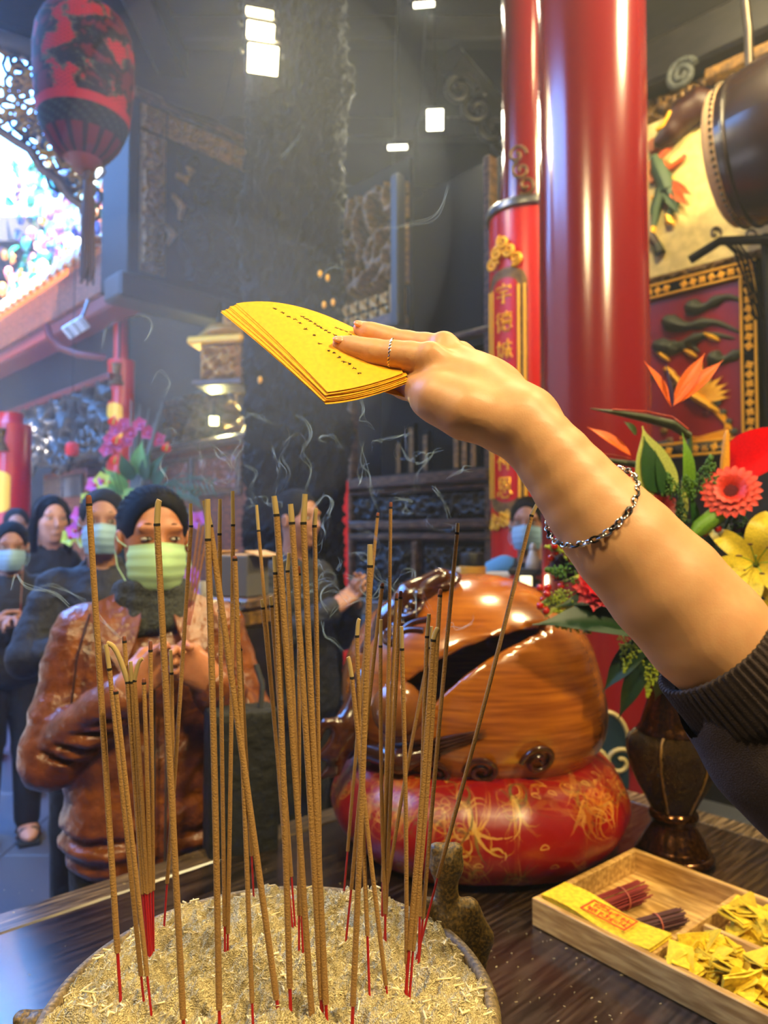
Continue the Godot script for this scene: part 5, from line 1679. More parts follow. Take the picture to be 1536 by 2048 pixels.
func person(p: Dictionary) -> Node3D:
	var H: float = p.h
	var o := thing("person", p.label, "person", p.at, p.get("group", ""), p.yaw)
	var cell: float = p.get("cell", 0.012)
	var hc = Vector3(0, H - 0.118, 0.02) + p.get("head_off", Vector3.ZERO)
	var hb := Basis(Vector3.UP, p.get("head_yaw", 0.0)) * Basis(Vector3.RIGHT, p.get("nod", 0.0))
	var s: float = p.get("head", 1.0)
	var sh: float = p.get("shoulder", 0.165)
	var sy := H * 0.815
	var hands: Array = p.hands     # two wrists, their elbows follow
	var elbows: Array = p.elbows
	# skin: head, neck, hidden trunk, forearms, hands
	var mb := MB.new()
	var n := Net.new(Vector3(-0.42, H * 0.5, -0.25), Vector3(0.42, H * 0.9, 0.42), 0.016)
	n.cone(Vector3(0, H * 0.86, -0.005), Vector3(0, H * 0.80, -0.01), 0.045, 0.06, 0.02)
	n.cone(Vector3(0, H * 0.76, 0), Vector3(0, H * 0.58, 0), 0.10, 0.10, 0.04)
	for k in 2:
		var q := -1.0 if k == 0 else 1.0
		n.cone(Vector3(q * (sh - 0.04), sy - 0.02, 0), elbows[k], 0.042, 0.036, 0.02)
		n.cone(elbows[k], hands[k], 0.036, 0.024, 0.01)
	n.into(mb)
	head_net(hc, hb, s, cell * 0.45, mb, p.has("mask"))
	for k in 2:
		var tgt: Vector3 = p.get("grip", (hands[0] + hands[1]) / 2 + Vector3(0, 0.04, 0.03))
		var dir: Vector3 = ((p.finger[k] if p.has("finger") else tgt - hands[k]) as Vector3).normalized()
		var pn := Vector3(1.0 if k == 0 else -1.0, 0, 0)
		if p.has("palm"): pn = p.palm[k]
		pn = (pn - dir * pn.dot(dir)).normalized()
		var tside := 1.0 if dir.cross(pn).dot(Vector3(0, 1, 0.3)) > 0 else -1.0
		hand_net(mb, hands[k] - dir * 0.02, dir, pn, tside, cell * 0.42, p.get("curl", 0.55))
	part("body", mb, M[p.get("skin", "skin_far")], o, false)
	if p.get("eyes", true): eyes(o, hc, hb, s)
	if p.has("mask"): face_mask(o, hc, hb, s, M[p.mask])
	hair(o, hc, hb, s, M[p.get("hair", "hair_black")], p.get("style", 0), cell * 0.5)
	# jacket
	var hem: float = p.get("hem", H * 0.48)
	var fat: float = p.get("fat", 1.0)
	n = Net.new(Vector3(-0.46, hem - 0.08, -0.30), Vector3(0.46, H * 0.88, 0.44), cell)
	n.ell(Vector3(0, H * 0.735, 0), Vector3(sh * 0.98, H * 0.09, 0.115 * fat), 0.03)
	n.ell(Vector3(0, H * 0.64, 0.01), Vector3(0.155 * fat, H * 0.12, 0.118 * fat), 0.06)
	n.cone(Vector3(-0.05, H * 0.60, 0.005), Vector3(-0.055 * fat, hem + 0.11 * fat, 0.01), 0.115 * fat, 0.125 * fat, 0.05)
	n.cone(Vector3(0.05, H * 0.60, 0.005), Vector3(0.055 * fat, hem + 0.11 * fat, 0.01), 0.115 * fat, 0.125 * fat, 0.05)
	n.cone(Vector3(-sh + 0.06, sy - 0.035, -0.01), Vector3(sh - 0.06, sy - 0.035, -0.01), 0.058, 0.058, 0.04)
	n.cone(Vector3(0, H * 0.80, -0.01), Vector3(0, H * 0.835, -0.012), 0.085, 0.072, 0.03)
	var sl: float = p.get("sleeve", 1.0)
	for k in 2:
		var q := -1.0 if k == 0 else 1.0
		n.cone(Vector3(q * (sh - 0.03), sy - 0.045, 0), elbows[k], 0.066 * fat, 0.056 * fat, 0.03)
		var end: Vector3 = elbows[k].lerp(hands[k], 0.86)
		if sl > 0.5: n.cone(elbows[k], end, 0.056 * fat, 0.042 * fat, 0.012)
		for j in p.get("folds", 0): # creases across the sleeve
			var t = (j + 0.6) / (p.folds + 0.4)
			var a: Vector3 = elbows[k].lerp(end, t * 0.8)
			var dd: Vector3 = (end - elbows[k]).normalized()
			n.ell(a + Vector3(0, 0, 0.05 * fat), Vector3(0.07, 0.006, 0.02), 0.012, Basis(Vector3.BACK, 0.5 * q + t), true)
	n.cone(Vector3(0, H * 0.84, 0.0), Vector3(0, H * 0.93, 0.0), 0.056, 0.075, 0.01, true)
	for c in p.get("cuts", []):
		n.cone(c[0], c[1], c[2], c[2], 0.012, true)
	for ry in p.get("rings", []): # quilting seams all round
		for j in 20:
			var a0 := TAU * j / 20
			var a1 := TAU * (j + 1) / 20
			n.cone(Vector3(cos(a0) * 0.215 * fat / 1.22, ry, 0.01 + sin(a0) * 0.158 * fat / 1.22), Vector3(cos(a1) * 0.215 * fat / 1.22, ry, 0.01 + sin(a1) * 0.158 * fat / 1.22), 0.011, 0.011, 0.012, true)
	part(p.get("top", "jacket"), n.into(MB.new()).crumple(p.get("crumple", 0.007), Vector3(3.5, 10, 3.5), int(H * 1000)), M[p.cloth], o, false)
	# trousers and shoes
	if p.get("legs", true):
		n = Net.new(Vector3(-0.22, 0.02, -0.18), Vector3(0.22, hem + 0.2, 0.2), cell * 1.2)
		for q in [-1.0, 1.0]:
			n.chain([Vector3(q * 0.08, hem + 0.1, 0), Vector3(q * 0.09, H * 0.28, 0.015), Vector3(q * 0.095, 0.085, 0)], [0.098, 0.072, 0.062], 0.02)
		part("trousers", n.into(MB.new()), M[p.get("pants", "cloth_black")], o, false)
		for q in [-1.0, 1.0]:
			var sm := MB.new()
			var sn := Net.new(Vector3(q * 0.1 - 0.08, -0.01, -0.12), Vector3(q * 0.1 + 0.08, 0.12, 0.22), 0.009)
			sn.ell(Vector3(q * 0.1, 0.035, 0.05), Vector3(0.048, 0.034, 0.135), 0.01)
			sn.ell(Vector3(q * 0.1, 0.06, -0.03), Vector3(0.043, 0.05, 0.05), 0.02)
			sn.ell(Vector3(q * 0.1, -0.05, 0.03), Vector3(0.1, 0.05, 0.2), 0.004, Basis.IDENTITY, true)
			part("shoe", sn.into(sm), M[p.get("shoe", "cloth_black")], o, false)
	return o

func held_incense(a: Vector3, b: Vector3, label: String, group: String) -> void:
	var o := thing("held_incense", label, "incense", a, group)
	part("coating", MB.new().tube([a.lerp(b, 0.25), b], 0.0021, 8), M.incense_far, o)
	part("bamboo_core", MB.new().tube([a, a.lerp(b, 0.27)], 0.0012, 6), M.incense_red, o)

func people() -> void:
	skin_mat("skin_woman", Color(0.66, 0.42, 0.28))
	mat("skin_far", Color(0.58, 0.40, 0.32), 0.55)
	mat("skin_pale", Color(0.72, 0.52, 0.44), 0.55)
	mat("eye_white", Color(0.72, 0.68, 0.64), 0.2)
	mat("lash", Color(0.10, 0.06, 0.05), 0.6)
	mat("iris", Color(0.03, 0.02, 0.018), 0.1)
	var strands := ntex(0.1, grey(0), grey(1), 111, 3)
	mat("hair_black", Color(0.014, 0.012, 0.013), 0.6, 0.0, ntex(0.08, grey(0.5), grey(1.0), 112, 3), Vector3(8, 40, 8), strands, 0.12, 0.22)
	mat("hair_grey", Color(0.11, 0.11, 0.12), 0.6, 0.0, ntex(0.1, grey(0.45), grey(1.0), 113, 3), Vector3(8, 40, 8), strands, 0.12, 0.22)
	mat("mask_green", Color(0.66, 0.80, 0.60), 0.75, 0.0, null, Vector3.ONE)
	mat("mask_blue", Color(0.52, 0.66, 0.76), 0.75)
	mat("leather", Color(0.50, 0.27, 0.10), 0.36, 0.0, ntex(0.02, Color(0.70, 0.64, 0.58), Color(1, 1, 1), 114, 5), Vector3(4, 4, 4), ntex(0.035, grey(0), grey(1), 115, 5), 0.2)
	mat("leather_dark", Color(0.20, 0.09, 0.035), 0.45)
	mat("cloth_black", Color(0.030, 0.032, 0.042), 0.8, 0.0, M.tex_coarse, Vector3(3, 3, 3), M.tex_bump, 0.3)
	mat("cloth_navy", Color(0.045, 0.065, 0.14), 0.75, 0.0, M.tex_coarse, Vector3(3, 3, 3), M.tex_bump, 0.4)
	mat("cloth_vest", Color(0.03, 0.055, 0.10), 0.8)
	mat("cloth_sky", Color(0.30, 0.55, 0.74), 0.8)
	mat("scarf_grey", Color(0.24, 0.25, 0.24), 0.9, 0.0, M.tex_fine, Vector3(10, 10, 10), M.tex_bump, 0.2)
	mat("incense_far", Color(0.62, 0.42, 0.26), 0.9)
	mat("zip_metal", Color(0.55, 0.50, 0.42), 0.35, 0.9)
	mat("pink_red", Color(0.6, 0.1, 0.12), 0.7)
	# the woman in the brown leather jacket
	var at := P(306, 1074, 1.70)
	var w := person({"label": "woman in brown leather jacket and pale green mask, hands together behind the table", "at": Vector3(at.x, 0, at.z), "yaw": 0.42, "h": 1.61, "head": 1.0, "head_yaw": 0.08, "nod": 0.06, "cell": 0.0095,
		"hands": [Vector3(-0.055, 1.20, 0.235), Vector3(0.085, 1.20, 0.225)], "elbows": [Vector3(-0.215, 1.02, 0.06), Vector3(0.225, 1.03, 0.06)], "grip": Vector3(0.015, 1.275, 0.27), "curl": 0.7,
		"finger": [Vector3(0.75, 0.62, 0.2), Vector3(-0.75, 0.6, 0.2)], "palm": [Vector3(0.3, 0.1, -1), Vector3(-0.3, 0.1, -1)],
		"skin": "skin_woman", "mask": "mask_green", "style": 1, "cloth": "leather", "hem": 0.72, "fat": 1.1, "shoulder": 0.18, "folds": 4,
		"rings": [0.79, 0.84], "crumple": 0.007,
		"cuts": [[Vector3(-0.3, 0.80, 0.17), Vector3(0.3, 0.80, 0.17), 0.012], [Vector3(-0.3, 0.86, 0.175), Vector3(0.3, 0.86, 0.175), 0.008], [Vector3(-0.25, 0.80, -0.1), Vector3(-0.24, 0.80, 0.2), 0.012], [Vector3(0, 0.74, 0.19), Vector3(0, 1.3, 0.17), 0.005], [Vector3(-0.20, 0.95, 0.165), Vector3(-0.06, 1.0, 0.19), 0.007]]})
	var sm := MB.new()
	var sn := Net.new(Vector3(-0.14, 1.24, -0.14), Vector3(0.14, 1.44, 0.18), 0.006)
	for k in 4:
		var y := 1.30 + 0.026 * k
		for j in 12:
			var a := TAU * j / 12
			var a2 := TAU * (j + 1) / 12
			var r := 0.088 - 0.006 * k
			sn.cone(Vector3(cos(a) * r, y + 0.008 * sin(a * 2 + k), 0.012 + sin(a) * r), Vector3(cos(a2) * r, y + 0.008 * sin(a2 * 2 + k), 0.012 + sin(a2) * r), 0.019, 0.019, 0.008)
	part("scarf", sn.into(sm), M.scarf_grey, w, false, "grey knitted neck scarf")
	for q in [-1.0, 1.0]: # jacket collar flaps, zips and seams
		part("collar_flap", leaf(MB.new(), Vector3(q * 0.075, 1.37, 0.03), Vector3(q * 0.075, 1.19, 0.165), Vector3(q * 0.25, 0.2, 0.95), 0.05, 0.05, 0.12, 10, 5, 0.006, 0.35), M.leather, w, false)
		part("zip", MB.new().tube([Vector3(q * 0.012, 1.22, 0.172), Vector3(q * 0.012, 1.0, 0.192), Vector3(q * 0.012, 0.78, 0.185)], 0.0028, 6), M.zip_metal, w, false)
		part("seam", MB.new().tube([Vector3(q * 0.14, 1.33, 0.085), Vector3(q * 0.165, 1.24, 0.115), Vector3(q * 0.175, 1.14, 0.125)], 0.003, 6), M.leather_dark, w, false)
		part("snap", MB.new().ball(Vector3(q * 0.075, 1.235, 0.168), Vector3(0.006, 0.006, 0.004), 10), M.zip_metal, w, false)
	var cuffs := MB.new()
	part("watch_band", cuffs.tube([Vector3(-0.115, 1.15, 0.185), Vector3(-0.09, 1.172, 0.205)], 0.036, 16), M.cloth_black, w, false, "dark cuff at the wrist")
	part("red_string", MB.new().tube([Vector3(0.118, 1.168, 0.197), Vector3(0.110, 1.175, 0.202)], 0.034, 16), M.red_bright, w, false, "red string at the wrist")
	# her black shopping bag
	var bag := thing("tote_bag", "black tote bag hanging from the leather jacket woman's arm", "bag", P(478, 1712, 1.50))
	var bn := Net.new(P(400, 1740, 1.5) - Vector3(0.02, 0.02, 0.12), P(570, 1380, 1.5) + Vector3(0.02, 0.02, 0.12), 0.009)
	bn.ell(P(482, 1560, 1.5), Vector3(0.072, 0.15, 0.045), 0.02, Basis(Vector3.UP, 0.4), false, true)
	bn.cone(P(440, 1450, 1.46), P(450, 1680, 1.46), 0.012, 0.02, 0.02)
	part("sack", bn.into(MB.new()), M.cloth_black, bag)
	for q in [440, 520]:
		part("handle", MB.new().tube([P(q, 1430, 1.5), P(q + 5, 1370, 1.53), P(q - 8, 1330, 1.58)], 0.006, 6, true, 0.5), M.cloth_black, bag)
	for k in 3:
		held_incense(P(372 + k * 4, 1250, 1.44), P(398 + k * 9, 1046 + k * 6, 1.42), "thin incense stick held between the leather jacket woman's hands", "incense held by the woman")
	# man in navy behind her
	var far := [Vector3(-0.06, 1.18, 0.22), Vector3(0.06, 1.18, 0.22)]
	at = P(205, 1074, 2.62)
	person({"label": "man in navy jacket and blue mask standing behind the leather jacket woman", "at": Vector3(at.x, 0, at.z), "yaw": 0.35, "h": 1.665, "head": 1.0, "cell": 0.014, "hands": [Vector3(0.02, 1.16, 0.2), Vector3(0.12, 1.2, 0.2)], "elbows": [Vector3(-0.24, 1.08, 0.1), Vector3(0.26, 1.06, 0.04)], "mask": "mask_blue", "cloth": "cloth_navy", "shoulder": 0.19, "fat": 1.05})
	# dark clad worshipper in sandals
	at = P(22, 1074, 3.6)
	var d := person({"label": "worshipper in black with mask and sandals holding incense in both hands", "at": Vector3(at.x, 0, at.z), "yaw": 0.5, "h": 1.565, "cell": 0.014, "nod": 0.1, "hands": [Vector3(-0.045, 1.09, 0.25), Vector3(0.055, 1.09, 0.25)], "elbows": [Vector3(-0.24, 1.0, 0.06), Vector3(0.24, 1.0, 0.06)], "finger": [Vector3(0.8, 0.2, 0.5), Vector3(-0.8, 0.2, 0.5)], "palm": [Vector3(0, 0.6, -0.8), Vector3(0, 0.6, -0.8)], "mask": "mask_blue", "cloth": "cloth_black", "fat": 1.08, "shoe": "skin_pale"})
	for q in [-1.0, 1.0]:
		part("sandal_sole", MB.new().box(Vector3(q * 0.1, 0.012, 0.045), Vector3(0.052, 0.012, 0.142), Basis.IDENTITY, 0.01), M.cloth_black, d, false)
		for z in [0.02, 0.10]:
			part("sandal_strap", MB.new().tube([Vector3(q * 0.1 - 0.052, 0.02, z), Vector3(q * 0.1 - 0.03, 0.066 - z * 0.1, z), Vector3(q * 0.1 + 0.03, 0.066 - z * 0.1, z), Vector3(q * 0.1 + 0.052, 0.02, z)], 0.012, 6), M.leather_dark, d, false)
	held_incense(P(40, 1232, 3.36), P(46, 1130, 3.36), "thin incense stick held by the worshipper in black", "")
	# others in the crowd
	at = P(32, 1074, 4.95)
	person({"label": "person with greying hair standing behind the worshipper in black", "at": Vector3(at.x, 0, at.z), "yaw": 0.5, "h": 1.69, "cell": 0.016, "hands": far, "elbows": [Vector3(-0.23, 1.05, 0.05), Vector3(0.23, 1.05, 0.05)], "hair": "hair_grey", "cloth": "cloth_navy"})
	at = P(99, 1074, 4.3)
	var y := person({"label": "young woman with long dark hair and dark headband, face turned aside", "at": Vector3(at.x, 0, at.z), "yaw": 0.75, "h": 1.715, "head": 1.2, "cell": 0.015, "hands": far, "elbows": [Vector3(-0.22, 1.06, 0.05), Vector3(0.22, 1.06, 0.05)], "style": 2, "skin": "skin_pale", "cloth": "cloth_black", "shoulder": 0.15})
	var hbnd := []
	for k in 13:
		var a := PI * k / 12
		hbnd.append(Vector3(cos(a) * 0.105, 1.715 - 0.118 + 0.02 + sin(a) * 0.126, 0.045))
	part("headband", MB.new().tube(hbnd, 0.013, 8, true, 0.45), M.cloth_navy, y, false)
	# man in navy before the dragon column
	at = P(590, 1074, 2.95)
	var nv := person({"label": "man in navy jacket beside the carved dragon column, hands raised", "at": Vector3(at.x, 0, at.z), "yaw": 0.95, "h": 1.685, "cell": 0.013, "hands": [Vector3(-0.02, 1.24, 0.26), Vector3(0.08, 1.24, 0.25)], "elbows": [Vector3(-0.23, 1.07, 0.06), Vector3(0.23, 1.07, 0.06)], "hair": "hair_grey", "cloth": "cloth_navy", "hem": 0.72, "fat": 1.12})
	var pk := thing("shoulder_bag", "pale blue bag hanging at the navy man's side", "bag", P(512, 1440, 2.78))
	var pn := Net.new(P(470, 1480, 2.78) - Vector3(0, 0, 0.1), P(560, 1330, 2.78) + Vector3(0, 0, 0.1), 0.012)
	pn.ell(P(514, 1400, 2.78), Vector3(0.055, 0.09, 0.03), 0.02, Basis(Vector3.UP, 0.3), false, true)
	part("pouch", pn.into(MB.new()), M.cloth_sky, pk)
	part("strap", MB.new().tube([P(500, 1350, 2.78), P(510, 1220, 2.82), P(560, 1090, 2.84)], 0.008, 6), M.cloth_navy, pk)
	# man at the counter on the right
	at = P(1074, 1074, 3.25)
	var r := person({"label": "man in dark vest over light blue shirt with mask, leaning at the counter", "at": Vector3(at.x, 0, at.z), "yaw": -0.35, "h": 1.68, "head_off": Vector3(-0.03, -0.01, 0.05), "cell": 0.014, "hands": [Vector3(-0.40, 1.22, 0.22), Vector3(0.2, 1.1, 0.2)], "elbows": [Vector3(-0.26, 1.28, 0.12), Vector3(0.24, 1.1, 0.0)], "mask": "mask_blue", "cloth": "cloth_vest", "sleeve": 0.0, "fat": 1.1, "top": "vest"})
	var tn := Net.new(Vector3(-0.4, 1.15, -0.1), Vector3(-0.05, 1.45, 0.22), 0.011)
	tn.cone(Vector3(-0.15, 1.33, 0.0), Vector3(-0.25, 1.28, 0.11), 0.085, 0.075, 0.02)
	part("shirt_sleeve", tn.into(MB.new()), M.cloth_sky, r, false, "light blue short sleeve")

# ---------------------------------------------------------------- columns, cabinets, panels behind
func relief(w: float, h: float, nx: int, ny: int, amp: float, freq: float, sd: int, z := 0.0, cx := 0.0, cy := 0.0) -> MB:
	# carved board: ridged scrollwork standing out of a flat ground
	var n := FastNoiseLite.new()
	n.seed = sd
	n.frequency = freq
	n.fractal_type = FastNoiseLite.FRACTAL_RIDGED
	n.fractal_octaves = 2
	n.domain_warp_enabled = true
	n.domain_warp_amplitude = 0.35 / freq
	n.domain_warp_frequency = freq * 0.8
	return MB.new().grid(nx, ny, func(u, v):
		var x: float = cx + (u - 0.5) * w
		var y: float = cy + (v - 0.5) * h
		var k := n.get_noise_2d(x, y)
		var e := minf(minf(u, 1 - u) * w, minf(v, 1 - v) * h)
		return Vector3(x, y, z + amp * clampf(k * 1.6 + 0.2, 0.0, 1.0) * clampf(e / 0.02, 0.0, 1.0)))

const GLYPHS := {
	"yu": [[[0.5, 0.0], [0.5, 0.1]], [[0.1, 0.28], [0.1, 0.15], [0.9, 0.15], [0.86, 0.28]], [[0.25, 0.38], [0.75, 0.38]], [[0.1, 0.6], [0.9, 0.6]], [[0.5, 0.38], [0.5, 0.95], [0.38, 0.88]]],
	"de": [[[0.25, 0.05], [0.08, 0.25]], [[0.28, 0.28], [0.05, 0.5]], [[0.18, 0.45], [0.18, 0.98]], [[0.4, 0.15], [0.95, 0.15]], [[0.67, 0.02], [0.67, 0.28]], [[0.42, 0.28], [0.93, 0.28], [0.93, 0.48], [0.42, 0.48], [0.42, 0.28]], [[0.4, 0.58], [0.95, 0.58]], [[0.42, 0.7], [0.38, 0.9]], [[0.52, 0.68], [0.56, 0.95], [0.8, 0.95], [0.82, 0.85]], [[0.86, 0.68], [0.94, 0.85]]],
	"cheng": [[[0.05, 0.35], [0.38, 0.35]], [[0.2, 0.1], [0.2, 0.8]], [[0.02, 0.85], [0.4, 0.75]], [[0.45, 0.28], [0.95, 0.28]], [[0.48, 0.28], [0.45, 0.7], [0.38, 0.95]], [[0.5, 0.5], [0.68, 0.5], [0.66, 0.8], [0.58, 0.75]], [[0.72, 0.05], [0.78, 0.6], [0.95, 0.95]], [[0.92, 0.5], [0.65, 0.95]]],
	"shen": [[[0.2, 0.05], [0.28, 0.15]], [[0.05, 0.22], [0.38, 0.22], [0.08, 0.6]], [[0.22, 0.42], [0.22, 0.98]], [[0.27, 0.45], [0.38, 0.58]], [[0.48, 0.25], [0.92, 0.25], [0.92, 0.7], [0.48, 0.7], [0.48, 0.25]], [[0.48, 0.47], [0.92, 0.47]], [[0.7, 0.05], [0.7, 0.98]]],
	"en": [[[0.2, 0.05], [0.8, 0.05], [0.8, 0.55], [0.2, 0.55], [0.2, 0.05]], [[0.3, 0.22], [0.7, 0.22]], [[0.5, 0.12], [0.5, 0.25], [0.32, 0.48]], [[0.5, 0.25], [0.68, 0.48]], [[0.12, 0.68], [0.08, 0.9]], [[0.28, 0.65], [0.34, 0.95], [0.7, 0.95], [0.74, 0.82]], [[0.48, 0.62], [0.54, 0.75]], [[0.8, 0.65], [0.9, 0.8]]],
}

func round_patch(c: Vector3, r: float, a0: float, a1: float, y0: float, y1: float, thick: float, cap := 0.0) -> MB:
	# piece of a cylinder's skin, angles measured from the +z side toward +x; cap rounds both ends
	return MB.new().grid(18, 26, func(u, v):
		var s: float = (u - 0.5) * 2.0
		var cut := cap * (1.0 - sqrt(maxf(0.0, 1.0 - s * s)))
		var y := lerpf(y0 + cut, y1 - cut, v)
		var a := lerpf(a0, a1, u)
		return Vector3(c.x + sin(a) * r, y, c.z + cos(a) * r), thick)

func on_round(c: Vector3, r: float, a: float, y: float) -> Vector3:
	return Vector3(c.x + sin(a) * r, y, c.z + cos(a) * r)

func columns_all() -> void:
	# big red lacquer column
	var c := P(1192, 1074, 2.66)
	c.y = 0
	var r := 0.2
	var o := thing("red_column", "thick glossy red lacquered column with painted cloud motif near its foot", "column", c)
	var pr := [Vector2(0.001, 0), Vector2(0.3, 0), Vector2(0.31, 0.03), Vector2(0.31, 0.12), Vector2(0.27, 0.2), Vector2(0.24, 0.25), Vector2(0.21, 0.27), Vector2(0.001, 0.27)]
	part("stone_foot", MB.new().lathe(pr, 48), M.stone_grey, o, false)
	part("shaft", MB.new().lathe([Vector2(r, 0.26), Vector2(r, 1.0), Vector2(r, 2.0), Vector2(r, 3.0), Vector2(r, 4.0), Vector2(r, 5.45)], 96, Transform3D(Basis(Vector3.UP, PI), Vector3.ZERO)), M.red_lacquer, o, false)
	var z := Vector3.ZERO
	part("fret_band", round_patch(z, r + 0.004, -2.2, 2.2, 0.42, 0.58, 0.006), M.teal_paint, o, false)
	for y in [0.42, 0.60]:
		part("fret_line", round_patch(z, r + 0.007, -2.2, 2.2, y - 0.012, y + 0.012, 0.004), M.cream_line, o, false)
	for k in 14:
		var a := -1.6 + k * 0.26
		var q := MB.new()
		for e in [[0, 0, 0.09, 0], [0.09, 0, 0.09, 0.1], [0.09, 0.1, 0.03, 0.1], [0.03, 0.1, 0.03, 0.045], [0.03, 0.045, 0.06, 0.045], [0.19, 0.0, 0.19, 0.1]]:
			q.tube([on_round(z, r + 0.009, a + e[0], 0.45 + e[1]), on_round(z, r + 0.009, a + e[2], 0.45 + e[3])], 0.005, 4)
		part("key_fret", q, M.cream_line, o, false)
	for k in 3: # cloud heads
		var a := -1.2 + k * 1.05
		var yc := 0.76
		var q := MB.new().grid(14, 10, func(u, v):
			var s: float = (u - 0.5) * 2.0
			return on_round(z, r + 0.008, a + s * 0.36, lerpf(0.64, yc + 0.13 * pow(maxf(0.0, 1.0 - s * s), 0.5), v)), 0.006)
		part("cloud_motif", q, M.teal_paint, o, false, "painted teal cloud")
		for s in [-1.0, 1.0]:
			var sp := []
			for j in 26:
				var t := j / 25.0
				var rr := 0.055 * (1.0 - 0.8 * t)
				var g := -0.4 + t * 8.5
				sp.append(on_round(z, r + 0.012, a + s * (0.2 + rr * cos(g) / r), yc - 0.03 + rr * sin(g)))
			part("cloud_scroll", MB.new().tube(sp, 0.008, 6), M.cream_line, o, false)
		var rim := []
		for j in 17:
			var s := (j / 16.0 - 0.5) * 2.0
			rim.append(on_round(z, r + 0.012, a + s * 0.37, yc + 0.01 + 0.13 * pow(maxf(0.0, 1.0 - s * s), 0.5)))
		part("cloud_rim", MB.new().tube(rim, 0.008, 6), M.cream_line, o, false)
		part("rust_motif", MB.new().ball(on_round(z, r + 0.004, a, 0.69), Vector3(0.03, 0.05, 0.012), 12, Basis(Vector3.UP, a)), M.rust_paint, o, false)

	# column with the couplet board
	c = P(1061, 1074, 3.62)
	c.y = 0
	o = thing("couplet_column", "red column wrapped by a curved couplet board with gold characters", "column", c)
	part("shaft", MB.new().lathe([Vector2(0.17, 0), Vector2(0.17, 2.0), Vector2(0.15, 3.14), Vector2(0.13, 3.5), Vector2(0.13, 5.4)], 64, Transform3D(Basis(Vector3.UP, PI), Vector3.ZERO)), M.red_lacquer, o, false)
	part("wrap", MB.new().lathe([Vector2(0.17, 1.2), Vector2(0.2, 1.2), Vector2(0.2, 1.2), Vector2(0.2, 2.2), Vector2(0.2, 3.13), Vector2(0.2, 3.13), Vector2(0.17, 3.13)], 64, Transform3D(Basis(Vector3.UP, PI), Vector3.ZERO)), M.red_bright, o, false)
	part("hoop", MB.new().lathe([Vector2(0.17, 3.13), Vector2(0.213, 3.13), Vector2(0.216, 3.14), Vector2(0.216, 3.165), Vector2(0.212, 3.175), Vector2(0.17, 3.175)], 48), M.steel, o, false, "steel hoop")
	var kx := 3.62 / FPX
	var yy := func(py): return 1.5 + (1074.0 - py) * kx + 0.126 * 0.0
	var am := -0.80
	part("board_border", round_patch(z, 0.214, am - 0.52, am + 0.56, yy.call(1030), yy.call(552), 0.012, 0.07), M.old_gilt, o, false, "gilded carved border")
	for s in [-1.0, 1.0]:
		for e in [0.50, 0.36]:
			part("border_line", MB.new().tube([on_round(z, 0.216, am + s * e, yy.call(1000)), on_round(z, 0.216, am + s * e, yy.call(800)), on_round(z, 0.216, am + s * e, yy.call(590))], 0.007, 6), M.gold_paint, o, false)
	part("board_panel", round_patch(z, 0.2165, am - 0.35, am + 0.36, yy.call(1008), yy.call(572), 0.006, 0.05), M.red_bright, o, false)
	part("lower_flowers", curl_patch(z, 0.212, am, yy.call(1056), yy.call(1030)), M.gold_paint, o, false, "gilded flowers under the board")
	var names := ["yu", "de", "cheng", "de", "yu", "cheng", "shen", "en"]
	for k in 8:
		var cy: float = lerpf(yy.call(604), yy.call(980), k / 7.0)
		var q := MB.new()
		for st in GLYPHS[names[k]]:
			var pts := []
			for e in st:
				pts.append(on_round(z, 0.219, am + (e[0] - 0.5) * 0.46, cy + (0.5 - e[1]) * 0.105))
			q.tube(pts, 0.0058, 5)
		part("gold_character", q, M.gold_paint, o, false, "raised gold character")
	var q2 := MB.new()
	for k in 5:
		q2.tube(spiral(on_round(z, 0.222, am + (k - 2) * 0.16, yy.call(540) + 0.05 * (2 - absf(k - 2))), Vector3(0.7, 0, 0.7), Vector3.UP, 0.035, 1.5, k), 0.01, 6)
	part("cloud_crest", q2, M.gold_paint, o, false, "gold cloud crest")
	q2 = MB.new()
	for k in 3:
		q2.tube(spiral(on_round(z, 0.178, -0.5 + k * 0.12, yy.call(330) - k * 0.08), Vector3(0.9, 0, 0.3), Vector3.UP, 0.05, 1.3, k * 2.0), 0.009, 6)
	part("upper_motif", q2, M.old_gilt, o, false)

	# dark stone dragon column
	c = P(588, 1074, 3.9)
	c.y = 0
	o = thing("dragon_column", "black stone column deeply carved with coiling dragon and clouds", "column", c)
	var n := FastNoiseLite.new()
	n.seed = 9
	n.frequency = 4.5
	n.fractal_type = FastNoiseLite.FRACTAL_RIDGED
	n.fractal_octaves = 3
	n.domain_warp_enabled = true
	n.domain_warp_amplitude = 0.25
	n.domain_warp_frequency = 2.0
	var prof := []
	for k in 261: prof.append(Vector2(0.235, k * 5.4 / 260))
	part("carved_shaft", MB.new().lathe(prof, 150, Transform3D.IDENTITY, func(a, i, rr, y):
		var coil := pow(maxf(0.0, cos(a - y * 3.1)), 6.0) * 0.05
		return rr + coil + 0.065 * n.get_noise_3d(cos(a) * 0.4, y * 0.8, sin(a) * 0.4)), M.rock_black, o, false)
	for q in [[640, 548], [655, 556], [648, 610], [520, 760], [560, 700], [666, 605]]:
		part("gilt_fleck", MB.new().ball(P(q[0], q[1], 3.60) - c, Vector3(0.012, 0.02, 0.01), 8), M.gold_paint, o, false)

func curl_patch(c: Vector3, r: float, am: float, y0: float, y1: float) -> MB:
	var q := MB.new()
	for k in 14:
		var a := am - 0.5 + 0.075 * k
		q.tube(spiral(on_round(c, r, a, lerpf(y0, y1, fposmod(k * 0.37, 1.0))), Vector3(cos(a), 0, -sin(a)), Vector3.UP, 0.022, 1.2, k), 0.006, 5)
	return q

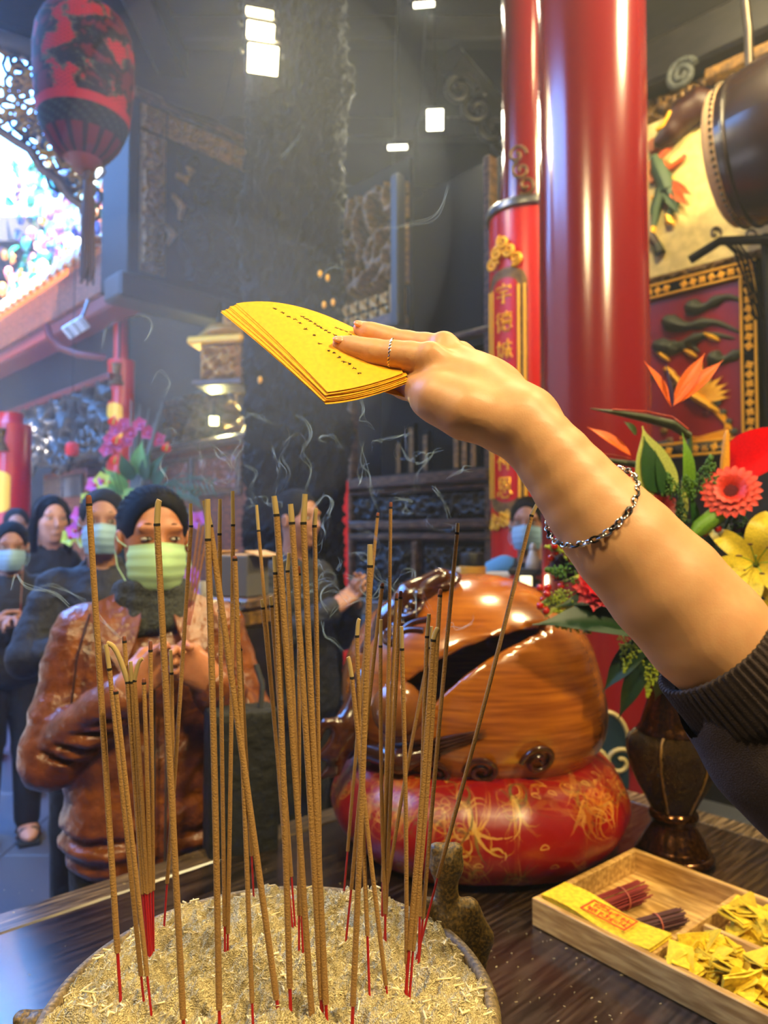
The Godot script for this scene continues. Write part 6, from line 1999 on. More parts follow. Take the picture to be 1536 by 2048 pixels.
func cabinet() -> void:
	var w := wall_c
	var o := wall_thing(w, "altar_cabinet", "tall dark carved altar cabinet with brown rails behind the dragon column", "cabinet")
	var x0: float = w.L(690, 1000).x
	var x1: float = w.L(988, 1000).x
	var Y := func(py): return w.L(830, py).y
	part("back_board", w.bar(MB.new(), x0, Y.call(1240), x1 + 0.2, Y.call(330), -0.42, -0.36), M.black_lacquer, o, false)
	part("shelf_floor", w.bar(MB.new(), x0, Y.call(950), x1, Y.call(945), -0.4, 0.0), M.dark_wood, o, false)
	for q in [[690, 706, 1238, 770], [972, 988, 1238, 380], [784, 800, 640, 330]]:
		part("stile", w.bar(MB.new(), w.L(q[0], 1000).x, Y.call(q[2]), w.L(q[1], 1000).x, Y.call(q[3]), -0.06, 0.02, 0.01), M.brown_wood if q[3] != 330 else M.dark_wood, o, false)
	for q in [[972, 950, 0.06], [984, 976, 0.03], [1058, 1040, 0.05], [1080, 1066, 0.03], [1238, 1206, 0.08], [702, 690, 0.03]]:
		part("rail", w.bar(MB.new(), x0, Y.call(q[0]), x1, Y.call(q[1]), -0.06, q[2], 0.012), M.brown_wood, o, false)
	var h: float = Y.call(988) - Y.call(1038)
	part("carved_frieze", relief(x1 - x0 - 0.1, h, 120, 16, 0.035, 9.0, 3, -0.03, (x0 + x1) / 2, (Y.call(988) + Y.call(1038)) / 2), M.dark_wood, o, false, "dark openwork frieze")
	var xm: float = w.L(831, 1100).x
	for q in [[x0 + 0.07, xm - 0.03], [xm + 0.03, x1 - 0.05]]:
		var d := part("door", w.bar(MB.new(), q[0], Y.call(1206), q[1], Y.call(1082), -0.06, -0.03), M.black_lacquer, o, false)
		part("carving", relief(q[1] - q[0] - 0.06, Y.call(1090) - Y.call(1198), 60, 44, 0.04, 8.0, 5, -0.03, (q[0] + q[1]) / 2, (Y.call(1090) + Y.call(1198)) / 2), M.dark_wood, d, false)
	part("door_stile", w.bar(MB.new(), xm - 0.025, Y.call(1206), xm + 0.025, Y.call(1082), -0.06, 0.02, 0.008), M.brown_wood, o, false)
	part("plinth", w.bar(MB.new(), x0 - 0.15, -w.o.y, x1 + 0.1, Y.call(1238), -0.4, 0.12, 0.02), M.stone_grey, o, false, "grey stone plinth")
	part("step", w.bar(MB.new(), x0 - 0.2, -w.o.y, x1 + 0.2, -w.o.y + 0.35, 0.12, 0.5, 0.03), M.stone_grey, o, false)
	# memorial tablets standing inside the dark shelf
	for k in 7:
		var px: float = [752, 778, 806, 868, 884, 902, 932][k]
		var t := wall_thing(w, "memorial_tablet", ["narrow black tablet with gilt face at the end of the cabinet shelf", "tall gilt-faced tablet inside the dark cabinet", "gilt-faced tablet beside the tall one in the cabinet", "wooden gilt tablet right of the smoke curl", "gilt tablet pressed against its neighbour in the cabinet", "wide old gilt tablet inside the cabinet", "last small tablet toward the red couplet column"][k], "tablet", "memorial tablets in the cabinet")
		var x: float = w.L(px, 900).x
		var top: float = [860, 830, 850, 810, 820, 812, 850][k]
		part("tablet", w.bar(MB.new(), x - 0.03, Y.call(944), x + 0.03, Y.call(top), -0.26, -0.22, 0.005), M.black_lacquer, t, false)
		part("face", w.bar(MB.new(), x - 0.02, Y.call(936), x + 0.02, Y.call(top + 10), -0.22, -0.214, 0.003), M.old_gilt, t, false)
		part("base", w.bar(MB.new(), x - 0.045, Y.call(948), x + 0.045, Y.call(940), -0.28, -0.18, 0.005), M.brown_wood, t, false)
	# gilded screen above
	var g := wall_thing(w, "gilded_screen", "gilded openwork screen with star lattice above the altar cabinet", "screen")
	var gx0: float = w.L(662, 560).x
	var gx1: float = w.L(786, 560).x
	var Yg := func(py): return w.L(720, py).y
	part("ground", w.bar(MB.new(), gx0, Yg.call(668), gx1, Yg.call(330), -0.2, -0.16), M.black_lacquer, g, false)
	part("sill", w.bar(MB.new(), gx0, Yg.call(668), gx1, Yg.call(642), -0.16, 0.0, 0.01), M.brown_wood, g, false)
	part("carving", relief(gx1 - gx0, Yg.call(380) - Yg.call(580), 70, 90, 0.16, 4.5, 12, -0.16, (gx0 + gx1) / 2, (Yg.call(380) + Yg.call(580)) / 2), M.old_gilt, g, false)
	for i in 6:
		for j in 2:
			var cx := lerpf(gx0 + 0.04, gx1 - 0.08, i / 5.0)
			var cy: float = lerpf(Yg.call(628), Yg.call(600), j)
			var st := MB.new()
			for a in 4:
				leaf(st, Vector3(cx, cy, -0.1), Vector3(cx + cos(a * PI / 2 + PI / 4) * 0.06, cy + sin(a * PI / 2 + PI / 4) * 0.06, -0.1), Vector3(0, 0, 1), 0.022, 0.1, 0.2, 6, 3, 0.004, 0.6)
			part("star", st, M.gilt, g, false)
	part("post", w.bar(MB.new(), gx1 - 0.06, Yg.call(642), gx1 - 0.03, Yg.call(585), -0.16, -0.02, 0.005), M.gilt, g, false)
	# black wall above and right of it
	var bw := w.bar(MB.new(), gx1, Y.call(690), x1 + 0.05, Y.call(330), -0.36, -0.3)
	part("upper_board", bw, M.black_lacquer, o, false)
	# scalloped red banner beside the dragon column
	var pts := PackedVector2Array()
	var b0 := P(682, 1345, 4.35)
	var k2 := 4.35 / FPX
	for k in 33:
		pts.append(Vector2((-6.0 + 5.0 * sin(k * 1.3)) * k2, k * 12.0 * k2))
	pts.append(Vector2(14 * k2, 32 * 12.0 * k2))
	pts.append(Vector2(14 * k2, 0))
	var bm := MB.new().prism(pts, -0.004, 0.004, Transform3D(Basis(Vector3.UP, -0.3), b0))
	solo("red_banner", bm, M.red_cloth, "narrow red hanging banner with scalloped edge beside the dragon column", "banner")

func right_wall() -> void:
	var w := wall_r
	# framed red panel with the phoenix
	var o := wall_thing(w, "phoenix_panel", "red panel with gold phoenix and grey clouds in a gold and black frame", "panel")
	var xl: float = w.L(1215, 700).x
	var xr: float = w.L(1518, 700).x
	var yt: float = w.L(1400, 548).y
	var yb: float = w.L(1400, 912).y
	var fr := 0.085
	part("board", w.bar(MB.new(), xl + fr, yb + fr, xr - fr, yt - fr, -0.04, 0.0), M.red_board, o, false)
	for q in [[xl, yb, xr, yb + fr], [xl, yt - fr, xr, yt], [xl, yb + fr, xl + fr, yt - fr], [xr - fr, yb + fr, xr, yt - fr]]:
		part("frame", w.bar(MB.new(), q[0], q[1], q[2], q[3], -0.04, 0.02, 0.004), M.black_lacquer, o, false)
		for e in [0.0, 1.0]:
			var hz: bool = q[2] - q[0] > q[3] - q[1]
			if hz: part("gold_edge", w.bar(MB.new(), q[0], lerpf(q[1], q[3] - 0.014, e), q[2], lerpf(q[1] + 0.014, q[3], e), 0.02, 0.032, 0.004), M.gold_paint, o, false)
			else: part("gold_edge", w.bar(MB.new(), lerpf(q[0], q[2] - 0.014, e), q[1], lerpf(q[0] + 0.014, q[2], e), q[3], 0.02, 0.032, 0.004), M.gold_paint, o, false)
		var hz2: bool = q[2] - q[0] > q[3] - q[1]
		var ln: float = (q[2] - q[0]) if hz2 else (q[3] - q[1])
		var cnt := int(ln / 0.05)
		for k in cnt: # gilt blossoms along the frame, with gaps
			if k % 9 == 8: continue
			var t := (k + 0.5) / cnt
			var cp := Vector3(lerpf(q[0], q[2], t), (q[1] + q[3]) / 2, 0.024) if hz2 else Vector3((q[0] + q[2]) / 2, lerpf(q[1], q[3], t), 0.024)
			var bl := MB.new()
			for a in 4:
				var g := a * PI / 2 + k * 0.5
				bl.ball(cp + Vector3(cos(g), sin(g), 0) * 0.013, Vector3(0.011, 0.011, 0.008), 6)
			bl.ball(cp, Vector3(0.008, 0.008, 0.012), 6)
			part("gilt_blossom", bl, M.gold_paint, o, false)
	# clouds
	for q in [[1375, 612, 1490, 598], [1330, 640, 1480, 660], [1310, 690, 1470, 672], [1335, 690, 1400, 700], [1420, 712, 1520, 715]]:
		var line := []
		for k in 15:
			var t := k / 14.0
			var p: Vector3 = w.L(lerpf(q[0], q[2], t), lerpf(q[1], q[3], t) + 8 * sin(t * 7.0))
			line.append(Vector3(p.x, p.y, 0.006))
		part("cloud", MB.new().tube(line, [0.03, 0.05, 0.045, 0.035, 0.026, 0.022, 0.03, 0.034, 0.024, 0.018, 0.016, 0.014, 0.012, 0.01, 0.005], 8), M.cloud_green, o, false, "grey-green cloud")
	# phoenix
	var L := func(px, py): var p: Vector3 = w.L(px, py); return Vector3(p.x, p.y, 0.012)
	part("phoenix_body", MB.new().tube([L.call(1335, 735), L.call(1365, 770), L.call(1395, 795), L.call(1425, 815), L.call(1440, 825)], [0.015, 0.04, 0.055, 0.04, 0.02], 10, true, 0.5), M.gold_paint, o, false)
	for k in 7:
		var t := k / 6.0
		part("tail_feather", MB.new().tube([L.call(1420, 812), L.call(1450 + 20 * t, 830 + 6 * k), L.call(1455 - 14 * t, 860 + 4 * k), L.call(1400 - 5 * k, 876 + 4 * k), L.call(1375 - 2 * k, 874)], [0.012, 0.011, 0.011, 0.01, 0.006], 6, true, 0.6), M.gold_paint, o, false)
	for k in 6:
		part("wing_feather", leaf(MB.new(), L.call(1400, 800), L.call(1462 + 4 * k - 3 * k * k, 795 - 14 * k), Vector3(0, 0, 1), 0.02, 0.08, 0.2, 8, 4, 0.005, 0.6), M.gold_paint, o, false)
	for q in [[1312, 700, 1340, 722], [1370, 700, 1395, 715], [1330, 738, 1352, 748], [1410, 668, 1440, 682]]: # little gold birds
		part("small_bird", MB.new().tube([L.call(q[0], q[1]), L.call((q[0] + q[2]) / 2.0, (q[1] + q[3]) / 2.0), L.call(q[2], q[3])], [0.012, 0.028, 0.014], 8, true, 0.6), M.gold_paint, o, false)
	for k in 16: # peony leaves and blossoms
		var px := 1310 + (k * 53) % 170
		var py := 752 + (k * 37) % 130
		part("peony", MB.new().ball(L.call(px, py), Vector3(0.024, 0.02, 0.014), 7), [M.cloud_green, M.old_gilt, M.rust_paint][k % 3], o, false)
	for k in 4:
		part("rock", MB.new().ball(L.call(1330 + k * 42, 893), Vector3(0.075, 0.035, 0.02), 10), M.stone_grey, o, false)
	# painted relief of the rider and horse
	o = wall_thing(w, "rider_relief", "cream panel with painted relief of a running warrior and bay horse", "painting")
	var tx: float = w.L(1180, 400).x
	var x2: float = w.L(1560, 400).x
	var t0: float = w.L(1400, 536).y
	var t1: float = w.L(1400, 205).y
	part("ground", w.bar(MB.new(), tx, t0, x2, t1, -0.04, -0.005), M.cream_paint, o, false)
	part("carved_top", relief(x2 - tx, 0.14, 150, 14, 0.04, 11.0, 21, 0.0, (tx + x2) / 2, t1 + 0.07), M.old_gilt, o, false, "carved gilded strip")
	part("carved_bottom", relief(x2 - tx, 0.05, 150, 8, 0.03, 15.0, 22, 0.0, (tx + x2) / 2, t0 - 0.005), M.old_gilt, o, false, "carved gilded strip")
	mat("bay", Color(0.20, 0.07, 0.035), 0.5); mat("robe_green", Color(0.22, 0.30, 0.20), 0.6); mat("robe_orange", Color(0.72, 0.30, 0.07), 0.6); mat("face_tan", Color(0.62, 0.33, 0.17), 0.6)
	var R := func(px, py, dz): var p: Vector3 = w.L(px, py); return Vector3(p.x, p.y, dz)
	var n := Net.new(w.L(1290, 330) + Vector3(-0.05, 0, -0.06), w.L(1430, 190) + Vector3(0.05, 0.05, 0.16), 0.012)
	n.chain([R.call(1400, 215, 0.02), R.call(1375, 235, 0.04), R.call(1352, 270, 0.06), R.call(1330, 290, 0.06)], [0.1, 0.085, 0.06, 0.04], 0.03)
	n.chain([R.call(1372, 222, 0.05), R.call(1362, 204, 0.05)], [0.022, 0.008], 0.02)
	part("horse_head", n.into(MB.new()), M.bay, o, false)
	part("bridle", MB.new().tube([R.call(1358, 240, 0.12), R.call(1345, 268, 0.12), R.call(1330, 275, 0.11)], 0.012, 6), M.gold_paint, o, false)
	for q in [["rider_head", "face_tan", [[1313, 306], [1309, 290], [1306, 284]], [0.03, 0.042, 0.02]], ["rider_chest", "robe_green", [[1312, 316], [1322, 340], [1334, 368], [1340, 385]], [0.028, 0.05, 0.048, 0.05]], ["rider_arm", "robe_orange", [[1322, 328], [1346, 338], [1368, 320]], [0.026, 0.024, 0.016]], ["rider_hand", "face_tan", [[1366, 322], [1374, 312]], [0.016, 0.014]], ["rider_arm", "face_tan", [[1308, 326], [1298, 350], [1308, 368]], [0.026, 0.022, 0.016]], ["rider_leg", "robe_green", [[1328, 382], [1314, 420], [1308, 462]], [0.042, 0.032, 0.018]], ["rider_leg", "robe_green", [[1342, 384], [1352, 412], [1338, 438]], [0.04, 0.03, 0.02]], ["rider_boot", "gold_paint", [[1338, 432], [1342, 446], [1352, 450]], [0.022, 0.022, 0.012]], ["rider_boot", "gold_paint", [[1309, 456], [1304, 478], [1312, 486]], [0.02, 0.02, 0.012]], ["horse_leg", "bay", [[1296, 440], [1300, 470], [1318, 494]], [0.05, 0.032, 0.024]], ["hoof", "cloud_green", [[1316, 490], [1323, 508]], [0.024, 0.032]], ["rider_belt", "gold_paint", [[1318, 360], [1334, 364], [1350, 360]], [0.014, 0.02, 0.014]], ["rider_sash", "gold_paint", [[1310, 396], [1318, 414], [1312, 428]], [0.018, 0.02, 0.006]], ["horse_mane", "black_lacquer", [[1372, 208], [1392, 222], [1408, 250]], [0.012, 0.024, 0.012]]]:
		var line := []
		for e in q[2]: line.append(R.call(e[0], e[1], 0.02))
		part(q[0], MB.new().tube(line, q[3], 10), M[q[1]], o, false)
	for q in [[1340, 374, 1384, 418, 0.032, "robe_orange"], [1344, 370, 1392, 396, 0.026, "robe_orange"], [1334, 378, 1366, 436, 0.03, "robe_green"], [1320, 322, 1352, 300, 0.02, "robe_orange"]]:
		part("robe_flap", leaf(MB.new(), R.call(q[0], q[1], 0.03), R.call(q[2], q[3], 0.04), Vector3(0, 0, 1), q[4], 0.06, 0.2, 10, 5, 0.006, 0.45, 0.1), M[q[5]], o, false)
	# gilded strip between the two columns, and a pale post
	o = wall_thing(w, "gilded_strip", "narrow gilt and black carved strip between the two red columns", "frame")
	var sx: float = w.L(1056, 720).x
	var sx1: float = w.L(1082, 720).x
	part("strip_board", w.bar(MB.new(), sx, w.L(1066, 1000).y, sx1, w.L(1066, 622).y, -0.04, 0.0, 0.006), M.black_lacquer, o, false)
	part("carving", relief(sx1 - sx - 0.03, w.L(1066, 640).y - w.L(1066, 990).y, 10, 120, 0.03, 11.0, 25, 0.0, (sx + sx1) / 2, (w.L(1066, 640).y + w.L(1066, 990).y) / 2), M.gold_paint, o, false)
	part("post", w.bar(MB.new(), w.L(1064, 500).x, w.L(1066, 620).y, w.L(1086, 500).x, w.L(1066, 300).y, -0.04, 0.0, 0.006), M.stone_grey, o, false)
	# beams above the painting
	o = wall_thing(w, "carved_beam", "dark carved beam with scroll bracket above the rider painting", "beam")
	part("beam", w.bar(MB.new(), tx, t1 + 0.14, x2 + 0.8, t1 + 0.4, -0.1, 0.16, 0.02), M.dark_wood, o, false)
	part("scroll_bracket", MB.new().tube(spiral(R.call(1392, 182, 0.2), Vector3.RIGHT, Vector3.UP, 0.085, 2.0, 0.4), 0.02, 8), M.stone_grey, o, false)
	part("rail", w.bar(MB.new(), w.L(1425, 180).x, t1 + 0.03, x2 + 0.6, t1 + 0.1, 0.05, 0.13, 0.01), M.old_gilt, o, false)

	# the great drum
	mat("drum_lacquer", Color(0.115, 0.035, 0.03), 0.24, 0.0, M.tex_coarse, Vector3(2, 2, 2))
	M.drum_lacquer.clearcoat_enabled = true
	M.drum_lacquer.clearcoat = 0.4
	mat("hide", Color(0.62, 0.50, 0.34), 0.7)
	mat("stud", Color(0.35, 0.31, 0.26), 0.35, 0.9)
	var hc := P(1450, 322, 3.42)
	var ax := Vector3(0.707, 0.02, 0.707).normalized()
	var ux := Vector3.UP
	var tr := Transform3D(Basis(ax.cross(ux).normalized(), ax, ax.cross(ux).cross(ax).normalized() * -1.0).orthonormalized(), hc)
	o = thing("great_drum", "large maroon barrel drum with studded rim hanging before the painted wall", "drum", hc)
	var prof := []
	for k in 25:
		var t := k / 24.0
		prof.append(Vector2(0.318 + 0.062 * sin(PI * t), 0.03 + t * 0.72))
	part("barrel", MB.new().lathe(prof, 72, tr), M.drum_lacquer, o)
	part("drum_head", MB.new().lathe([Vector2(0.001, 0.0), Vector2(0.30, 0.0), Vector2(0.318, 0.012), Vector2(0.324, 0.03), Vector2(0.328, 0.075), Vector2(0.32, 0.076)], 72, tr), M.hide, o, true, "stretched hide head")
	for e in [0.105, 0.16]:
		part("hoop", MB.new().lathe([Vector2(0.325, e - 0.012), Vector2(0.347, e - 0.008), Vector2(0.35, e), Vector2(0.35, e + 0.006), Vector2(0.33, e + 0.014)], 72, tr), M.drum_lacquer, o)
	for k in 64:
		var a := TAU * k / 64
		part("stud", MB.new().ball(tr * Vector3(cos(a) * 0.329, 0.05, sin(a) * 0.329), Vector3(0.0095, 0.0095, 0.0095), 7), M.stud, o)
	for q in [[1430, 465], [1500, 470], [1430, 470]]:
		var rp := P(q[0], q[1], 3.3)
		part("ring_handle", MB.new().tube(spiral(rp, Vector3.RIGHT, Vector3.UP, 0.03, 0.9, 0.0), 0.006, 6), M.stud, o)
	part("hanger", MB.new().tube([P(1490, 0, 3.3), P(1497, 60, 3.3), P(1498, 110, 3.3), P(1500, 172, 3.3)], 0.02, 6), M.stud, o)
	o = thing("drum_stand", "black iron stand with loose cables under the drum", "stand", P(1500, 560, 3.3))
	part("bar", MB.new().tube([P(1380, 520, 3.4), P(1440, 482, 3.35), P(1560, 478, 3.1)], 0.022, 8), M.black_lacquer, o)
	for k in 4:
		part("cable", MB.new().tube([P(1440 + k * 10, 478, 3.34), P(1470 + k * 12, 505 + k * 6, 3.34), P(1490 + k * 9, 560 + k * 10, 3.34), P(1512 + k * 8, 640, 3.36)], 0.006, 5), M.black_lacquer, o)
	part("strut", MB.new().tube([P(1530, 470, 3.2), P(1545, 800, 3.1), P(1560, 1700, 3.1)], 0.02, 8), M.black_lacquer, o)

func counter() -> void:
	# service counter at the right with small goods
	var w := Wall.new(self, P(1010, 1168, 2.78), -PI / 8)
	var o := wall_thing(w, "counter", "dark red service counter between the columns", "counter")
	part("top", w.bar(MB.new(), -0.26, -0.035, 0.03, 0.0, -0.24, 0.03, 0.006), M.dark_wood, o, false)
	part("front_panel", w.bar(MB.new(), -0.24, -w.o.y, 0.02, -0.035, -0.22, 0.0, 0.004), M.red_board, o, false)
	mat("goods_yellow", Color(0.72, 0.50, 0.07), 0.5); mat("goods_white", Color(0.70, 0.68, 0.66), 0.5); mat("goods_red", Color(0.48, 0.03, 0.04), 0.5); mat("goods_dark", Color(0.06, 0.05, 0.06), 0.4)
	var b := Basis(Vector3.UP, w.turn)
	var at := func(px): return on_plane(px, 1160, w.o + w.b.z * -0.08, w.b.z)
	var c: Vector3 = at.call(945)
	c.y = w.o.y
	var t := thing("yellow_tin", "round yellow tin with dark lid on the counter", "tin", c)
	part("can", MB.new().lathe([Vector2(0.001, 0), Vector2(0.055, 0), Vector2(0.056, 0.004), Vector2(0.056, 0.06), Vector2(0.054, 0.064), Vector2(0.001, 0.064)], 32), M.goods_yellow, t, false)
	part("lid", MB.new().lathe([Vector2(0.001, 0.064), Vector2(0.05, 0.064), Vector2(0.052, 0.07), Vector2(0.05, 0.115), Vector2(0.044, 0.12), Vector2(0.001, 0.12)], 32), M.goods_dark, t, false)
	for q in [[1000, 0.05, 0.022, "goods_white", "white paper box lying on the counter", 0.0], [1050, 0.075, 0.016, "goods_red", "flat dark red box on the counter behind the fish", 0.0], [1050, 0.06, 0.012, "goods_dark", "dark tray on top of the red box", 0.033], [925, 0.02, 0.03, "goods_white", "small white cup beside the yellow tin", 0.0]]:
		c = at.call(q[0])
		var mb := MB.new().box(Vector3(c.x, w.o.y + q[2] + q[5], c.z), Vector3(q[1], q[2], 0.04), b, 0.004)
		solo("goods_box", mb, M[q[3]], q[4], "box", "goods on the counter")
	c = at.call(1066)
	t = thing("figurine", "small cream figurine standing on the counter goods", "figurine", Vector3(c.x, w.o.y + 0.058, c.z))
	part("body", MB.new().lathe([Vector2(0.001, 0), Vector2(0.03, 0), Vector2(0.026, 0.03), Vector2(0.016, 0.06), Vector2(0.014, 0.07), Vector2(0.001, 0.075)], 20), M.goods_white, t, false)
	part("head", MB.new().ball(Vector3(0, 0.085, 0), Vector3(0.014, 0.017, 0.014), 12), M.goods_white, t, false)
	flood(P(1052, 1164, 2.70), P(1000, 1300, 1.0), 0.045, 0.045, 0.06, Color(1, 0.95, 0.7), 1.3, "desk_lamp", "tiny glowing lamp under the counter edge")

func side_table() -> void:
	# little altar table with a parcel, between the leather jacket woman and the navy man
	var w := Wall.new(self, P(478, 1292, 2.35), -PI / 8)
	var o := wall_thing(w, "side_altar", "small wooden altar table with moulded edge behind the leather jacket woman", "table")
	part("top", w.bar(MB.new(), -0.12, 0.13, 0.10, 0.165, -0.14, 0.1, 0.008), M.brown_wood, o, false)
	part("moulding", w.bar(MB.new(), -0.11, 0.07, 0.09, 0.13, -0.13, 0.09, 0.012), M.old_gilt, o, false)
	part("body", w.bar(MB.new(), -0.10, -w.o.y, 0.08, 0.07, -0.12, 0.08, 0.006), M.dark_wood, o, false)
	mat("parcel_grey", Color(0.32, 0.31, 0.31), 0.8); mat("parcel_tan", Color(0.68, 0.52, 0.32), 0.8)
	o = wall_thing(w, "parcel", "grey carton with open tan flaps on the side altar", "box")
	part("carton", w.bar(MB.new(), -0.075, 0.165, 0.065, 0.30, -0.08, 0.05, 0.004), M.parcel_grey, o, false)
	for s in [-1.0, 1.0]:
		part("flap", MB.new().box(Vector3(-0.005 + s * 0.085, 0.306, -0.015), Vector3(0.032, 0.002, 0.062), Basis(Vector3.BACK, -s * 0.25)), M.parcel_tan, o, false)
	part("inside", w.bar(MB.new(), -0.07, 0.298, 0.06, 0.303, -0.075, 0.045), M.parcel_tan, o, false)
	var c: Vector3 = w.o + w.b * Vector3(-0.098, 0.165, 0.06)
	o = thing("white_cup", "small white porcelain cup beside the carton", "cup", c)
	part("bowl", MB.new().lathe([Vector2(0.001, 0), Vector2(0.014, 0), Vector2(0.018, 0.03), Vector2(0.021, 0.05), Vector2(0.019, 0.05), Vector2(0.015, 0.01), Vector2(0.001, 0.008)], 20), M.goods_white, o, false)

func left_side() -> void:
	# carved black panel hung over the side aisle
	var w := wall_l
	var o := wall_thing(w, "hanging_panel", "big black hanging panel with gilded carved border over the side aisle", "panel")
	var x0: float = w.L(262, 400).x
	var x1 := 1.75
	var yt: float = w.L(262, 188).y
	var yb: float = w.L(262, 548).y
	part("board", w.bar(MB.new(), x0, yb, x1, yt, -0.08, -0.02), M.black_lacquer, o, false)
	part("end_board", w.bar(MB.new(), x0 - 0.02, yb - 0.05, x0 + 0.07, yt + 0.1, -0.5, 0.0, 0.01), M.black_lacquer, o, false)
	part("top_rail", w.bar(MB.new(), x0, yt, x1, yt + 0.06, -0.1, 0.05, 0.01), M.brown_wood, o, false)
	part("bottom_beam", w.bar(MB.new(), x0 - 0.1, yb - 0.2, x1, yb, -0.25, 0.04, 0.02), M.dark_wood, o, false)
	var bw := 0.2
	for q in [[x0 + 0.08, x0 + 0.08 + bw, yt - 0.22, yt - 0.03, 31], [x0 + 0.08, x0 + 0.08 + bw, yb + 0.05, yt - 0.25, 32], [x0 + 0.31, x1 - 0.1, yt - 0.22, yt - 0.03, 33]]:
		part("carved_border", relief(q[1] - q[0], q[3] - q[2], int((q[1] - q[0]) * 120) + 8, int((q[3] - q[2]) * 90) + 8, 0.05, 7.0, q[4], -0.01, (q[0] + q[1]) / 2, (q[2] + q[3]) / 2), M.old_gilt, o, false, "gilded carved border")
		for e in 4:
			var z0 := Vector2(q[0], q[2]); var z1 := Vector2(q[1], q[3])
			var a := Vector3(z0.x if e != 1 else z1.x, z0.y if e != 2 else z1.y, 0.0)
			var b := Vector3(z1.x if e != 3 else z0.x, z1.y if e != 0 else z0.y, 0.0)
			if e == 2: a.y = z1.y; b.y = z1.y
			part("border_line", MB.new().tube([a, b], 0.009, 4), M.old_gilt, o, false)
	for q in [[345, 390, 358, 440], [330, 450, 334, 490], [352, 350, 372, 372], [366, 330, 372, 360]]:
		var p: Vector3 = w.L(q[0], q[1]); var p2: Vector3 = w.L(q[2], q[3])
		part("gilt_figure", MB.new().tube([p, (p + p2) / 2 + Vector3(0.03, 0, 0.05), p2], [0.02, 0.04, 0.015], 8), M.old_gilt, o, false, "small gilded figure")
	part("carving", relief(1.1, yb * 0.0 + (yt - yb) * 0.75, 90, 60, 0.07, 3.5, 36, -0.02, x0 + 0.95, (yt + yb) / 2 - 0.1), M.black_lacquer, o, false)
	# hanging lantern
	var im := Image.create(512, 512, false, Image.FORMAT_RGB8)
	var pn := FastNoiseLite.new()
	pn.seed = 5; pn.frequency = 0.011; pn.fractal_octaves = 3
	pn.domain_warp_enabled = true; pn.domain_warp_amplitude = 40.0; pn.domain_warp_frequency = 0.012
	for yy in 512:
		for xx in 512:
			var a := TAU * xx / 512.0
			var v := pn.get_noise_3d(cos(a) * 110, yy * 0.8, sin(a) * 110)
			var sc := sin(xx * 0.5) * sin(yy * 0.5)
			var col := Color(0.035, 0.045, 0.06)
			if v > 0.14: col = Color(0.52, 0.05, 0.07) if sc > -0.25 else Color(0.34, 0.03, 0.05)
			elif v > 0.05: col = Color(0.22, 0.25, 0.17)
			elif v < -0.22: col = Color(0.27, 0.06, 0.08)
			elif v > -0.02 and sc > 0.3: col = Color(0.16, 0.2, 0.17)
			if yy < 70: col = Color(0.30, 0.05, 0.08) if int(xx / 12.0) % 3 != 0 else Color(0.09, 0.05, 0.07)
			elif yy < 130: col = Color(0.04, 0.06, 0.065) if (int(xx / 9.0) + int(yy / 10.0)) % 3 != 0 else Color(0.12, 0.15, 0.12)
			elif yy < 160: col = Color(0.50, 0.05, 0.08)
			im.set_pixel(xx, 511 - yy, col)
	var lm := StandardMaterial3D.new()
	lm.resource_name = "lantern_paint"
	lm.albedo_texture = ImageTexture.create_from_image(im)
	lm.roughness = 0.75
	lm.metallic_specular = 0.25
	lm.backlight_enabled = true
	lm.backlight = Color(0.12, 0.12, 0.12)
	var c := P(166, 322, 3.5)
	var k := 3.5 / FPX
	o = thing("painted_lantern", "large dark paper lantern painted with red dragons and a long tassel", "lantern", c)
	var prof := []
	for q in [[34, 0], [52, 12], [72, 40], [84, 70], [91, 110], [95, 160], [96, 210], [92, 250], [80, 282], [55, 300], [30, 306]]:
		prof.append(Vector2(q[0] * k, q[1] * k))
	var cv := Curve2D.new()
	for i in prof.size():
		var tg: Vector2 = (prof[mini(i + 1, prof.size() - 1)] - prof[maxi(i - 1, 0)]) / 6.0
		cv.add_point(prof[i], -tg, tg)
	var fine := []
	for i in 41: fine.append(cv.sample_baked(cv.get_baked_length() * i / 40.0))
	var lb := MB.new().lathe(fine, 48, Transform3D(Basis(Vector3.UP, 2.0), Vector3.ZERO), func(a, i, r, y): return r * (1.0 + 0.006 * sin(a * 24.0)))
	for i in lb.uv.size(): lb.uv[i] = Vector2(lb.uv[i].x, 1.0 - lb.v[i].y / (306.0 * k))
	part("paper_body", lb, lm, o, false)
	part("bottom_cap", MB.new().lathe([Vector2(0.001, -0.05), Vector2(0.05, -0.05), Vector2(0.055, -0.02), Vector2(0.09, 0.002), Vector2(0.08, 0.01)], 32), M.rust_paint, o, false)
	part("top_cap", MB.new().lathe([Vector2(0.08, 0.75), Vector2(0.085, 0.78), Vector2(0.02, 0.80), Vector2(0.001, 0.8)], 32), M.rust_paint, o, false)
	part("cord", MB.new().tube([Vector3(0, 0.79, 0), Vector3(0, 2.3, 0)], 0.008, 6), M.dark_wood, o, false)
	mat("tassel_thread", Color(0.16, 0.05, 0.06), 0.8)
	part("tassel_knot", MB.new().ball(Vector3(0.03, -0.08, 0), Vector3(0.03, 0.035, 0.03), 12), M.tassel_thread, o, false)
	for j in 16:
		var a := TAU * j / 16
		part("tassel_thread", MB.new().tube([Vector3(0.03 + cos(a) * 0.018, -0.09, sin(a) * 0.018), Vector3(0.03 + cos(a) * 0.028, -0.3, sin(a) * 0.028), Vector3(0.03 + cos(a) * 0.03, -0.55 - 0.03 * (j % 3), sin(a) * 0.03)], 0.006, 5), M.tassel_thread, o, false)
	# gilded openwork arch
	var aw := Wall.new(self, P(90, 260, 5.3), 0.35)
